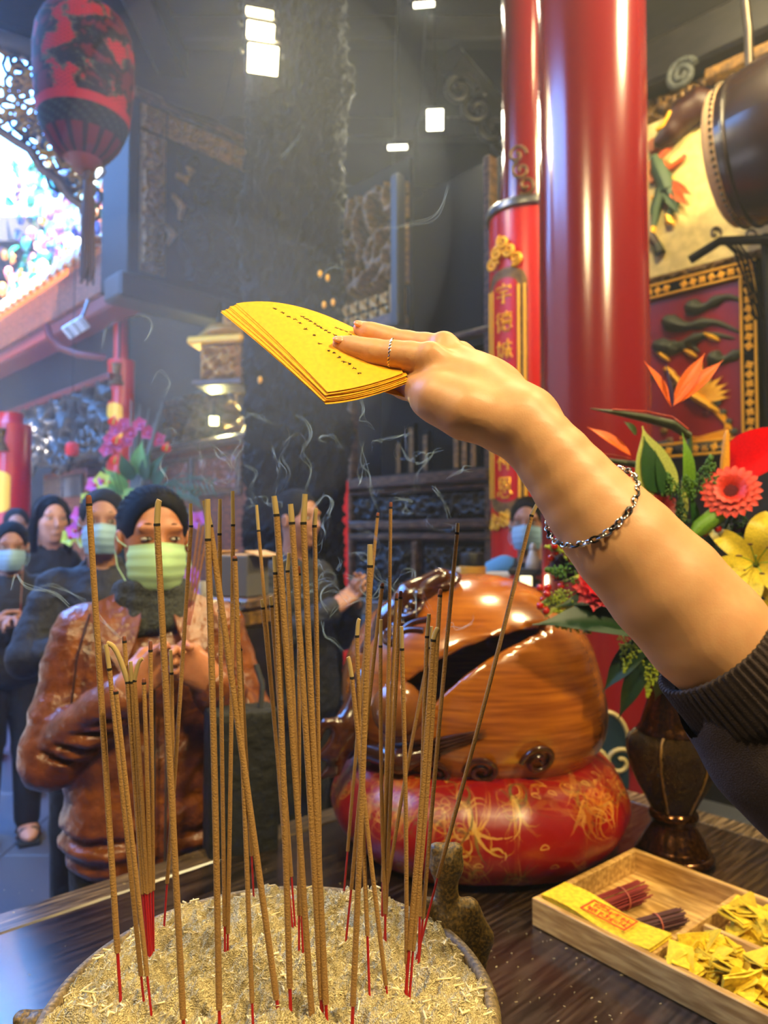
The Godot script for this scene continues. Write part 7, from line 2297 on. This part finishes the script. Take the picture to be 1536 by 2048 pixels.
	o = wall_thing(aw, "carved_arch", "gilded openwork carved arch framing the bright roof ornaments", "carving")
	var low := [[-60, 240], [0, 262], [35, 285], [60, 300], [85, 340], [118, 362], [140, 395], [165, 412], [180, 425]]
	var lp := []
	for q in low: lp.append(aw.L(q[0], q[1], 0.05))
	part("moulding", MB.new().tube(lp, 0.035, 8), M.brown_wood, o, false)
	part("upper_beam", MB.new().tube([aw.L(-60, 55), aw.L(60, 95), aw.L(130, 118), aw.L(205, 150)], 0.1, 6), M.dark_wood, o, false)
	var gp := PackedVector2Array()
	for q in [[-150, 20], [60, 92], [130, 115], [262, 170], [440, 235], [480, -120], [-150, -260]]:
		var gl: Vector3 = aw.L(q[0], q[1])
		gp.append(Vector2(gl.x, minf(gl.y, 5.59 - aw.o.y)))
	part("gable_board", MB.new().prism(gp, -0.12, -0.06), M.dark_wood, o, false, "dark board under the roof")
	rng.seed = 505
	for j in 120:
		var t := rng.randf()
		var i := int(t * (low.size() - 1))
		var f := t * (low.size() - 1) - i
		var bx := lerpf(low[i][0], low[mini(i + 1, 8)][0], f)
		var by := lerpf(low[i][1], low[mini(i + 1, 8)][1], f)
		var u := rng.randf()
		var cp: Vector3 = aw.L(lerpf(bx, bx + 30, u), lerpf(by, 90 + bx * 0.35, u))
		part("scroll", MB.new().tube(spiral(cp, Vector3.RIGHT, Vector3.UP, rng.randf_range(0.05, 0.11), rng.randf_range(0.8, 1.5), rng.randf() * TAU, 12), 0.016, 5), M.gilt if j % 3 == 0 else M.old_gilt if j % 3 == 1 else M.dark_wood, o, false)
	# bright eave beyond the courtyard
	w = wall_e
	o = wall_thing(w, "eave_beam", "sunlit orange timber eave beam with white tile ends along its top", "beam")
	mat("tile_white", Color(0.82, 0.80, 0.74), 0.5); mat("tile_orange", Color(0.74, 0.42, 0.16), 0.5)
	var ex := -3.6
	part("beam", w.bar(MB.new(), ex, -0.1, 0.1, 0.26, -0.25, 0.0, 0.02), M.orange_wood, o, false)
	part("soffit", w.bar(MB.new(), ex, -0.24, 0.35, -0.1, -0.3, -0.02, 0.02), M.rust_paint, o, false)
	for j in 40:
		var x := ex + 0.05 + j * 0.09
		if x > 0.0: break
		part("tile_end", MB.new().tube([Vector3(x, 0.42, -0.2), Vector3(x, 0.34, 0.06), Vector3(x + 0.01, 0.24, 0.1)], [0.032, 0.034, 0.026], 8), M.tile_white if j % 2 == 0 else M.tile_orange, o, false)
	part("roof_bed", w.bar(MB.new(), ex, 0.26, 0.0, 0.36, -0.7, -0.05), M.tile_orange, o, false)
	# ceramic roof ornaments: shards of many colours
	o = wall_thing(w, "roof_ornament", "dense colourful ceramic roof ornament of dragons, fish and flowers in daylight", "ornament")
	var cols := [Color(0.80, 0.86, 0.82), Color(0.18, 0.62, 0.62), Color(0.10, 0.45, 0.30), Color(0.78, 0.42, 0.46), Color(0.12, 0.22, 0.55), Color(0.84, 0.55, 0.22), Color(0.55, 0.75, 0.78), Color(0.42, 0.30, 0.52)]
	var cm := []
	for j in cols.size():
		cm.append(mat("ceramic_%d" % j, cols[j], 0.2))
	part("core", w.bar(MB.new(), ex, 0.3, -0.25, 2.1, -0.75, -0.55), cm[6], o, false)
	for j in 290:
		var x := rng.randf_range(ex, -0.12)
		var y := rng.randf_range(0.36, 2.3 + 0.2 * sin(x * 3.0))
		var z := -0.5 + rng.randf_range(0.0, 0.28)
		var kind := j % 3
		var m2: Material = cm[rng.randi() % 8]
		if kind == 0: part("scroll_shard", MB.new().tube(spiral(Vector3(x, y, z), Vector3.RIGHT, Vector3.UP, rng.randf_range(0.06, 0.14), 1.1, rng.randf() * TAU, 10), [0.032, 0.032, 0.032, 0.03, 0.03, 0.03, 0.028, 0.026, 0.022, 0.018, 0.012], 6, true, 0.6), m2, o, false)
		elif kind == 1:
			var a := rng.randf() * TAU
			part("petal_shard", leaf(MB.new(), Vector3(x, y, z), Vector3(x + cos(a) * 0.2, y + sin(a) * 0.2, z + 0.06), Vector3(0, 0, 1), 0.06, 0.15, 0.2, 6, 4, 0.012, 0.6), m2, o, false)
		else: part("round_shard", MB.new().ball(Vector3(x, y, z), Vector3(rng.randf_range(0.05, 0.1), rng.randf_range(0.05, 0.1), 0.05), 8), m2, o, false)
	rng.seed = 99

func far_hall() -> void:
	# carved eave board, red far columns and orange cabinets of the hall beyond
	var w := Wall.new(self, P(215, 760, 6.3), -PI / 4)
	var o := wall_thing(w, "carved_eave_board", "dark carved eave board with ragged pale lower edge", "beam")
	part("board", w.bar(MB.new(), -3.4, 0.0, 0.0, 0.85, -0.2, -0.1), M.dark_wood, o, false)
	part("carving", relief(3.4, 0.7, 150, 34, 0.12, 3.0, 41, -0.1, -1.7, -0.3), M.dark_wood, o, false)
	part("rail", w.bar(MB.new(), -3.4, 0.0, 0.05, 0.06, -0.12, 0.02, 0.01), M.rust_paint, o, false)
	for k in 26:
		var x := -3.3 + k * 0.13
		part("pendant_scroll", MB.new().tube(spiral(Vector3(x, -0.55 - 0.12 * sin(k * 0.8), 0.0), Vector3.RIGHT, Vector3.UP, 0.11, 1.2, k), 0.028, 6), M.dark_wood, o, false)
	# curved red rib under the dark roof
	solo("curved_rib", MB.new().tube([P(92, 650, 6.6), P(100, 675, 6.6), P(120, 695, 6.6), P(155, 708, 6.6), P(215, 716, 6.6)], 0.035, 8), M.rust_paint, "curved red roof rib above the far red column", "rib")
	for q in [[238, 6.4, 0.115, 720, "far red column painted with a gold vase motif", "far_column"], [18, 6.0, 0.16, 850, "bright red column with gold strip at the courtyard edge", "far_column"]]:
		var c := P(q[0], 1074, q[1])
		c.y = 0
		var t := thing("far_column", q[4], "column", c)
		var top: float = 1.5 + (1074 - q[3]) * q[1] / FPX
		part("shaft", MB.new().lathe([Vector2(q[2], 0), Vector2(q[2], 1.5), Vector2(q[2], top), Vector2(q[2] * 0.6, top), Vector2(q[2] * 0.6, top + (0.9 if q[0] > 100 else 0.1))], 32), M.red_bright, t, false)
		part("gold_band", round_patch(Vector3.ZERO, q[2] + 0.006, -0.9, 0.5, top - 0.75, top - 0.40, 0.01, 0.05), M.gold_paint, t, false)
		part("gold_vase", MB.new().tube([on_round(Vector3.ZERO, q[2], 0.0, top - 0.05), on_round(Vector3.ZERO, q[2], 0.0, top - 0.15), on_round(Vector3.ZERO, q[2], 0.0, top - 0.24)], [0.045, 0.03, 0.07], 10), M.old_gilt, t, false)
	# cabinets
	w = Wall.new(self, P(345, 908, 7.0), -PI / 4)
	o = wall_thing(w, "orange_cabinet", "orange wood altar cabinet with carved panel beyond the flowers", "cabinet")
	part("body", w.bar(MB.new(), -0.5, -w.o.y, 1.3, 0.0, -0.5, -0.02), M.orange_wood, o, false)
	part("cornice", w.bar(MB.new(), -0.55, 0.0, 1.35, 0.08, -0.55, 0.06, 0.02), M.brown_wood, o, false)
	for k in 2:
		var d := part("door_frame", w.bar(MB.new(), -0.4 + k * 0.82, -0.45, 0.38 + k * 0.82, -0.06, -0.02, 0.02, 0.01), M.brown_wood, o, false)
		part("door_panel", relief(0.66, 0.3, 40, 20, 0.025, 7.0, 50 + k, 0.021, -0.01 + k * 0.82, -0.255), M.orange_wood, d, false)
	part("carved_head", relief(1.8, 0.55, 90, 30, 0.15, 3.5, 53, -0.3, 0.4, 0.36), M.old_gilt, o, false, "dim gilded carving")
	w = Wall.new(self, P(118, 1000, 7.4), -PI / 4)
	o = wall_thing(w, "pale_cabinet", "pale wood cabinet with two panels behind the crowd", "cabinet")
	part("body", w.bar(MB.new(), -0.5, -w.o.y, 0.65, 0.3, -0.4, -0.02), M.orange_wood, o, false)
	for k in 2: part("panel", w.bar(MB.new(), -0.42 + k * 0.55, 0.02, 0.08 + k * 0.5, 0.24, -0.02, 0.01, 0.01), M.brown_wood if k == 0 else M.plaster, o, false)
	part("top_carving", relief(1.1, 0.5, 60, 24, 0.12, 4.0, 55, -0.2, 0.05, 0.55), M.old_gilt, o, false)
	# small red lantern
	var c2 := P(144, 912, 6.0)
	o = thing("small_red_lantern", "small plain red lantern hanging over the crowd", "lantern", c2)
	part("paper_body", MB.new().lathe([Vector2(0.03, 0), Vector2(0.05, 0.01), Vector2(0.055, 0.06), Vector2(0.05, 0.1), Vector2(0.03, 0.115)], 20), M.red_cloth, o, false)
	part("cord", MB.new().tube([Vector3(0, 0.115, 0), Vector3(0, 5.55 - c2.y, 0)], 0.004, 5), M.dark_wood, o, false)
	# gilded shrine canopy left of the dragon column
	w = Wall.new(self, P(440, 700, 5.4), -0.2)
	o = wall_thing(w, "shrine_canopy", "gilded shrine canopy with carved front glowing beside the dragon column", "shrine")
	part("body", w.bar(MB.new(), -0.17, -0.22, 0.16, 0.05, -0.25, -0.02), M.old_gilt, o, false)
	part("front_carving", relief(0.32, 0.26, 34, 28, 0.05, 9.0, 61, -0.02, -0.005, -0.085), M.gilt, o, false)
	part("cornice", w.bar(MB.new(), -0.26, 0.05, 0.19, 0.11, -0.3, 0.04, 0.015), M.gold_paint, o, false)
	part("roof", MB.new().tube([Vector3(-0.24, 0.11, -0.1), Vector3(-0.1, 0.17, -0.1), Vector3(0.05, 0.18, -0.1), Vector3(0.18, 0.12, -0.1)], [0.03, 0.07, 0.07, 0.03], 8), M.gilt, o, false)
	part("finial", MB.new().tube(spiral(Vector3(0.06, 0.25, -0.06), Vector3.RIGHT, Vector3.UP, 0.06, 1.3, 1.0), 0.022, 6), M.gilt, o, false)
	part("base_rail", w.bar(MB.new(), -0.22, -0.27, 0.18, -0.22, -0.3, 0.02, 0.01), M.brown_wood, o, false)
	part("bracket", MB.new().tube([w.b.transposed() * (P(440, 740, 5.6) - w.o), w.b.transposed() * (P(440, 640, 5.75) - w.o), w.b.transposed() * (P(446, 585, 6.25) - w.o)], 0.03, 6), M.dark_wood, o, false)
	# unlit lamp panel and small round lamps
	var off := thing("unlit_lamp_panel", "unlit white lamp panel under the far eave", "lamp", P(152, 655, 5.9))
	part("panel", MB.new().box(P(152, 655, 5.9), Vector3(0.1, 0.055, 0.02), Basis(Vector3.BACK, 0.55) * Basis(Vector3.RIGHT, 0.6), 0.006), mat("lamp_off", Color(0.75, 0.78, 0.82), 0.4), off)
	part("bracket", MB.new().tube([P(152, 655, 5.92), P(168, 625, 5.98), P(176, 600, 6.02)], 0.012, 6), M.steel, off)
	for k in 3:
		part("divider", MB.new().box(P(152 + (k - 1) * 14, 655 - (k - 1) * 9, 5.87), Vector3(0.003, 0.055, 0.004), Basis(Vector3.BACK, 0.55) * Basis(Vector3.RIGHT, 0.6)), M.steel, off)
	flood(P(428, 842, 6.6), P(500, 1000, 2.0), 0.08, 0.08, 1.5, Color(1, 0.95, 0.6), 7.0, "spot_lamp", "small round-looking spot lamp above the orange cabinet")
	# high crossing beams lost in the smoke
	for q in [[560, 60, 6.6, 900, 200, 8.2, "carved roof truss beam high behind the lamps"], [300, 90, 6.0, 620, 250, 8.6, "long roof beam crossing behind the flood lamps"], [900, 120, 5.6, 1060, 300, 6.4, "short roof beam between panel lamp and couplet column"]]:
		var t := thing("roof_beam", q[6], "beam", P(q[0], q[1], q[2]))
		var a := P(q[0], q[1], q[2]); var b := P(q[3], q[4], q[5])
		part("timber", MB.new().tube([a, a.lerp(b, 0.5), b], 0.13, 6), M.dark_wood, t)
		for k in 5:
			part("carved_bracket", MB.new().tube(spiral(a.lerp(b, 0.1 + 0.2 * k) + Vector3(0, -0.2, 0.05), Vector3.RIGHT, Vector3.UP, 0.14, 1.4, k), 0.03, 6), M.dark_wood, t)

func far_flowers() -> void:
	# bouquet on a stand among the crowd
	var D := 4.25
	mat("orchid_magenta", Color(0.62, 0.05, 0.34), 0.5); mat("orchid_pink", Color(0.66, 0.28, 0.66), 0.5); mat("bloom_red", Color(0.80, 0.04, 0.03), 0.4); mat("leaf_blue", Color(0.13, 0.34, 0.26), 0.5); mat("leaf_mint", Color(0.36, 0.62, 0.40), 0.5); mat("plume", Color(0.36, 0.40, 0.40), 0.7); mat("bloom_lime", Color(0.62, 0.72, 0.25), 0.5)
	var c := P(262, 1010, D)
	var s := thing("flower_stand", "tall stand holding the big bouquet among the crowd", "stand", Vector3(c.x, 0, c.z))
	part("post", MB.new().lathe([Vector2(0.001, 0), Vector2(0.2, 0), Vector2(0.2, 0.04), Vector2(0.05, 0.08), Vector2(0.05, 1.1), Vector2(0.2, 1.14), Vector2(0.2, 1.18), Vector2(0.001, 1.18)], 32), M.dark_wood, s, false)
	part("pot", MB.new().lathe([Vector2(0.001, 1.18), Vector2(0.1, 1.18), Vector2(0.16, 1.3), Vector2(0.15, 1.5), Vector2(0.17, 1.54), Vector2(0.001, 1.54)], 32), M.teal_paint, s, false)
	var base := Vector3(c.x, 1.55, c.z)
	for k in 8:
		var tp := P(262 + k * 9, 800 + (k * 29) % 50, D + 0.1 - 0.03 * k)
		var o := thing("plume_spike", "slender grey plume spike rising from the big bouquet", "plant", base, "plume spikes in the far bouquet")
		part("plume", MB.new().tube([base, base.lerp(tp, 0.55), tp], [0.004, 0.009, 0.003], 6), M.plume, o)
	for q in [[232, 862], [248, 850], [222, 878], [262, 868], [240, 890], [280, 850], [296, 866], [214, 900], [255, 882], [318, 880]]:
		var o := thing("magenta_orchid", "small magenta orchid high in the far bouquet", "flower", P(q[0], q[1], D - 0.05), "magenta orchids in the far bouquet")
		part("petals", petal_ring(MB.new(), P(q[0], q[1], D - 0.05), Vector3(-0.1, 0.2, 1).normalized(), 5, 0.003, 0.05, 0.022, 0.01, q[0] * 0.3), M.orchid_magenta, o)
		part("lip", MB.new().ball(P(q[0], q[1], D - 0.07), Vector3(0.01, 0.012, 0.012), 8), M.orchid_pink, o)
	for q in [[226, 842], [232, 880], [228, 920], [262, 930], [332, 895]]:
		var o := thing("red_anthurium", "bright red heart bloom in the far bouquet", "flower", P(q[0], q[1], D - 0.08), "red blooms in the far bouquet")
		part("spathe", leaf(MB.new(), P(q[0], q[1] + 10, D - 0.08), P(q[0] + 4, q[1] - 12, D - 0.08), Vector3(0, 0.2, 1), 0.03, 0.1, 0.2, 8, 5, 0.002, 0.4), M.bloom_red, o)
		part("spadix", MB.new().tube([P(q[0], q[1] + 6, D - 0.1), P(q[0] + 3, q[1] - 6, D - 0.11)], 0.005, 6), M.bloom_lime, o)
	for q in [[265, 960, 240, 905, 0.045, 0], [280, 950, 285, 880, 0.05, 1], [255, 980, 205, 935, 0.04, 1], [250, 990, 170, 960, 0.03, 1], [290, 960, 300, 900, 0.035, 0], [300, 960, 330, 905, 0.03, 0], [275, 985, 240, 1000, 0.04, 1], [310, 975, 338, 930, 0.035, 0], [295, 990, 320, 1020, 0.035, 0], [240, 985, 200, 1000, 0.035, 0]]:
		var o := thing("bouquet_leaf", "pale mint leaf fanning out of the far bouquet" if q[5] == 1 else "blue-green leaf fanning out of the far bouquet", "leaf", P(q[0], q[1], D - 0.06), "leaves of the far bouquet")
		part("blade", leaf(MB.new(), P(q[0], q[1], D - 0.06), P(q[2], q[3], D - 0.14), Vector3(0, 0.3, 1), q[4], 0.1, 0.25, 10, 4, 0.002, 0.45), M.leaf_mint if q[5] == 1 else M.leaf_blue, o)
	for q in [[300, 990, 430, 970, "palm frond arching toward the dragon column"], [295, 985, 400, 1000, "lower palm frond spreading over the crowd"], [280, 985, 345, 1020, "short palm frond under the bouquet"]]:
		var o := thing("palm_frond", q[4], "leaf", P(q[0], q[1], D - 0.1), "palm fronds of the far bouquet")
		var a := P(q[0], q[1], D - 0.1); var b := P(q[2], q[3], D - 0.16); var mid := a.lerp(b, 0.5) + Vector3(0, 0.1, 0)
		part("rib", MB.new().tube([a, mid, b], 0.003, 5), M.leaf_blue, o)
		for k in 12:
			var t := (k + 1) / 13.0
			var p := bez(a, mid, b, t)
			for sd in [-1.0, 1.0]:
				part("leaflet", leaf(MB.new(), p, p + Vector3(0.05, sd * 0.06 - 0.03, 0.02), Vector3(0, 0.2, 1), 0.006, 0.1, 0.2, 5, 2, 0.001, 0.6), M.leaf_blue, o)
	for q in [[160, 1030, 0], [172, 1050, 0], [150, 1062, 0], [186, 1018, 0], [190, 970, 0], [205, 962, 1], [140, 1075, 1], [168, 1078, 1], [178, 1000, 1], [395, 1040, 0], [384, 1150, 0], [392, 1172, 0]]:
		var o := thing("pink_orchid" if q[2] == 0 else "lime_bloom", "pink orchid drooping low at the crowd's shoulder" if q[2] == 0 else "pale lime bloom drooping low in the bouquet", "flower", P(q[0], q[1], D - 0.3), "drooping blooms of the far bouquet")
		part("petals", petal_ring(MB.new(), P(q[0], q[1], D - 0.3), Vector3(-0.1, 0.2, 1).normalized(), 5, 0.003, 0.055, 0.024, 0.01, q[0] * 0.3), M.orchid_pink if q[2] == 0 else M.bloom_lime, o)
		part("lip", MB.new().ball(P(q[0], q[1], D - 0.32), Vector3(0.012, 0.012, 0.012), 8), M.orchid_magenta, o)
		part("stem", MB.new().tube([P(q[0], q[1], D - 0.3), P((q[0] + 262) / 2.0, minf(q[1], 1000) - 20, D - 0.2), base], 0.003, 5), M.leaf_blue, o)

func smoke() -> void:
	# banks of smoke in the air
	for q in [[520, 430, 2.4, 1.3, 1.6, 1.0, 0.07], [400, 760, 2.0, 1.1, 0.9, 0.9, 0.06]]:
		var f := FogVolume.new()
		f.name = numbered("smoke_bank")
		f.shape = RenderingServer.FOG_VOLUME_SHAPE_ELLIPSOID
		f.size = Vector3(q[3], q[4], q[5])
		var fm := FogMaterial.new()
		fm.density = q[6]
		fm.albedo = Color(0.9, 0.95, 1.0)
		fm.resource_name = "smoke"
		f.material = fm
		add_child(f)
		f.position = P(q[0], q[1], q[2])
		tag(f, "soft bank of bluish incense smoke hanging in the air", "smoke", "banks of smoke", "stuff")
	# thin curling wisps
	var wm := StandardMaterial3D.new()
	wm.resource_name = "wisp"
	wm.albedo_color = Color(0.72, 0.84, 1.0, 0.065)
	wm.transparency = BaseMaterial3D.TRANSPARENCY_ALPHA
	wm.roughness = 1.0
	var mb := MB.new()
	var n := FastNoiseLite.new()
	n.seed = 17
	n.frequency = 1.0
	var paths := [
		[[782, 1000], [788, 990], [800, 984], [815, 985], [824, 995]], [[783, 1004], [792, 998], [806, 996], [820, 1002], [824, 998]], [[756, 1022], [742, 985], [735, 950], [728, 920], [722, 880]], [[840, 985], [836, 955], [845, 930], [858, 915], [850, 905], [832, 908], [818, 920], [806, 900], [796, 880]],
		[[796, 880], [790, 905], [800, 920], [812, 905], [808, 870], [818, 850]], [[897, 1040], [890, 1010], [880, 990], [868, 972]], [[640, 1150], [655, 1140], [670, 1150], [668, 1170], [650, 1175], [640, 1200], [655, 1225]], [[600, 1170], [575, 1190], [560, 1230]],
		[[640, 1190], [665, 1180], [690, 1195], [700, 1210]], [[630, 1010], [650, 990], [664, 1005], [660, 1030]], [[515, 1005], [500, 980], [515, 950], [490, 930]], [[465, 980], [480, 950], [470, 920], [485, 890], [470, 870]], [[555, 990], [575, 950], [560, 915], [580, 880], [570, 850]],
		[[610, 985], [620, 940], [605, 905], [625, 870], [612, 840], [590, 830]], [[690, 1310], [670, 1280], [650, 1270], [640, 1240]], [[720, 1235], [735, 1200], [722, 1170], [740, 1140]], [[860, 1225], [845, 1190], [850, 1160], [880, 1150]], [[320, 998], [335, 960], [322, 930], [340, 900]],
		[[190, 1200], [200, 1230], [230, 1260], [250, 1290]], [[60, 1190], [90, 1170], [130, 1180], [170, 1200]], [[20, 1180], [30, 1150], [50, 1170], [110, 1190], [140, 1215]], [[250, 640], [280, 630], [300, 650], [290, 680]], [[205, 700], [215, 660], [225, 640]], [[590, 250], [605, 255], [590, 285], [560, 312], [545, 318]],
		[[770, 460], [820, 450], [870, 430], [900, 370]], [[640, 560], [660, 530], [690, 540]], [[320, 880], [335, 850], [350, 870], [340, 890], [365, 880]], [[300, 770], [320, 740], [340, 760], [330, 790]], [[620, 900], [600, 870], [575, 880], [560, 905]]]
	var wr := RandomNumberGenerator.new()
	wr.seed = 8
	for k in 34: # loose drifting curls between the sticks
		var x := wr.randf_range(430, 900)
		var y := wr.randf_range(840, 1290)
		var line := []
		var a := wr.randf() * TAU
		for j in wr.randi_range(4, 8):
			line.append([x, y])
			x += cos(a) * wr.randf_range(8, 20)
			y += sin(a) * wr.randf_range(8, 20) - 6
			a += wr.randf_range(-1.1, 1.1)
		paths.append(line)
	for pi in paths.size():
		var p: Array = paths[pi]
		var d := 0.6 + 0.12 * (pi % 4)
		for strand in 3:
			var cv := Curve3D.new()
			for k in p.size():
				var w := 5.0 * strand
				cv.add_point(P(p[k][0] + n.get_noise_2d(k * 3.1, pi * 7.0 + strand) * (6 + w), p[k][1] + n.get_noise_2d(k * 3.1 + 50, pi * 7.0 + strand) * (6 + w), d + 0.012 * strand + 0.03 * n.get_noise_1d(k + pi)))
			for k in p.size():
				var a := cv.get_point_position(maxi(k - 1, 0)); var b := cv.get_point_position(mini(k + 1, p.size() - 1))
				cv.set_point_in(k, (a - b) / 5.0); cv.set_point_out(k, (b - a) / 5.0)
			var pts := Array(cv.tessellate_even_length(4, 0.003))
			var rad := []
			for k in pts.size():
				var t := float(k) / maxf(1, pts.size() - 1)
				rad.append((0.00014 + 0.0003 * t) * (1.0 + 1.1 * strand) * (0.2 + sin(PI * clampf(t * 0.9 + 0.08, 0, 1))))
			if pts.size() > 2: mb.tube(pts, rad, 6)
	solo("incense_smoke", mb, wm, "thin pale curls of smoke rising from the incense tips", "smoke", "", "stuff")

func _ready() -> void:
	rng.seed = 99
	setup_view()
	setup_lamps()
	base_materials()
	room()
	table()
	censer()
	incense()
	wooden_fish()
	vase()
	offering_box()
	arm()
	papers()
	flowers()
	columns_all()
	cabinet()
	right_wall()
	counter()
	side_table()
	people()
	left_side()
	far_hall()
	far_flowers()
	smoke()
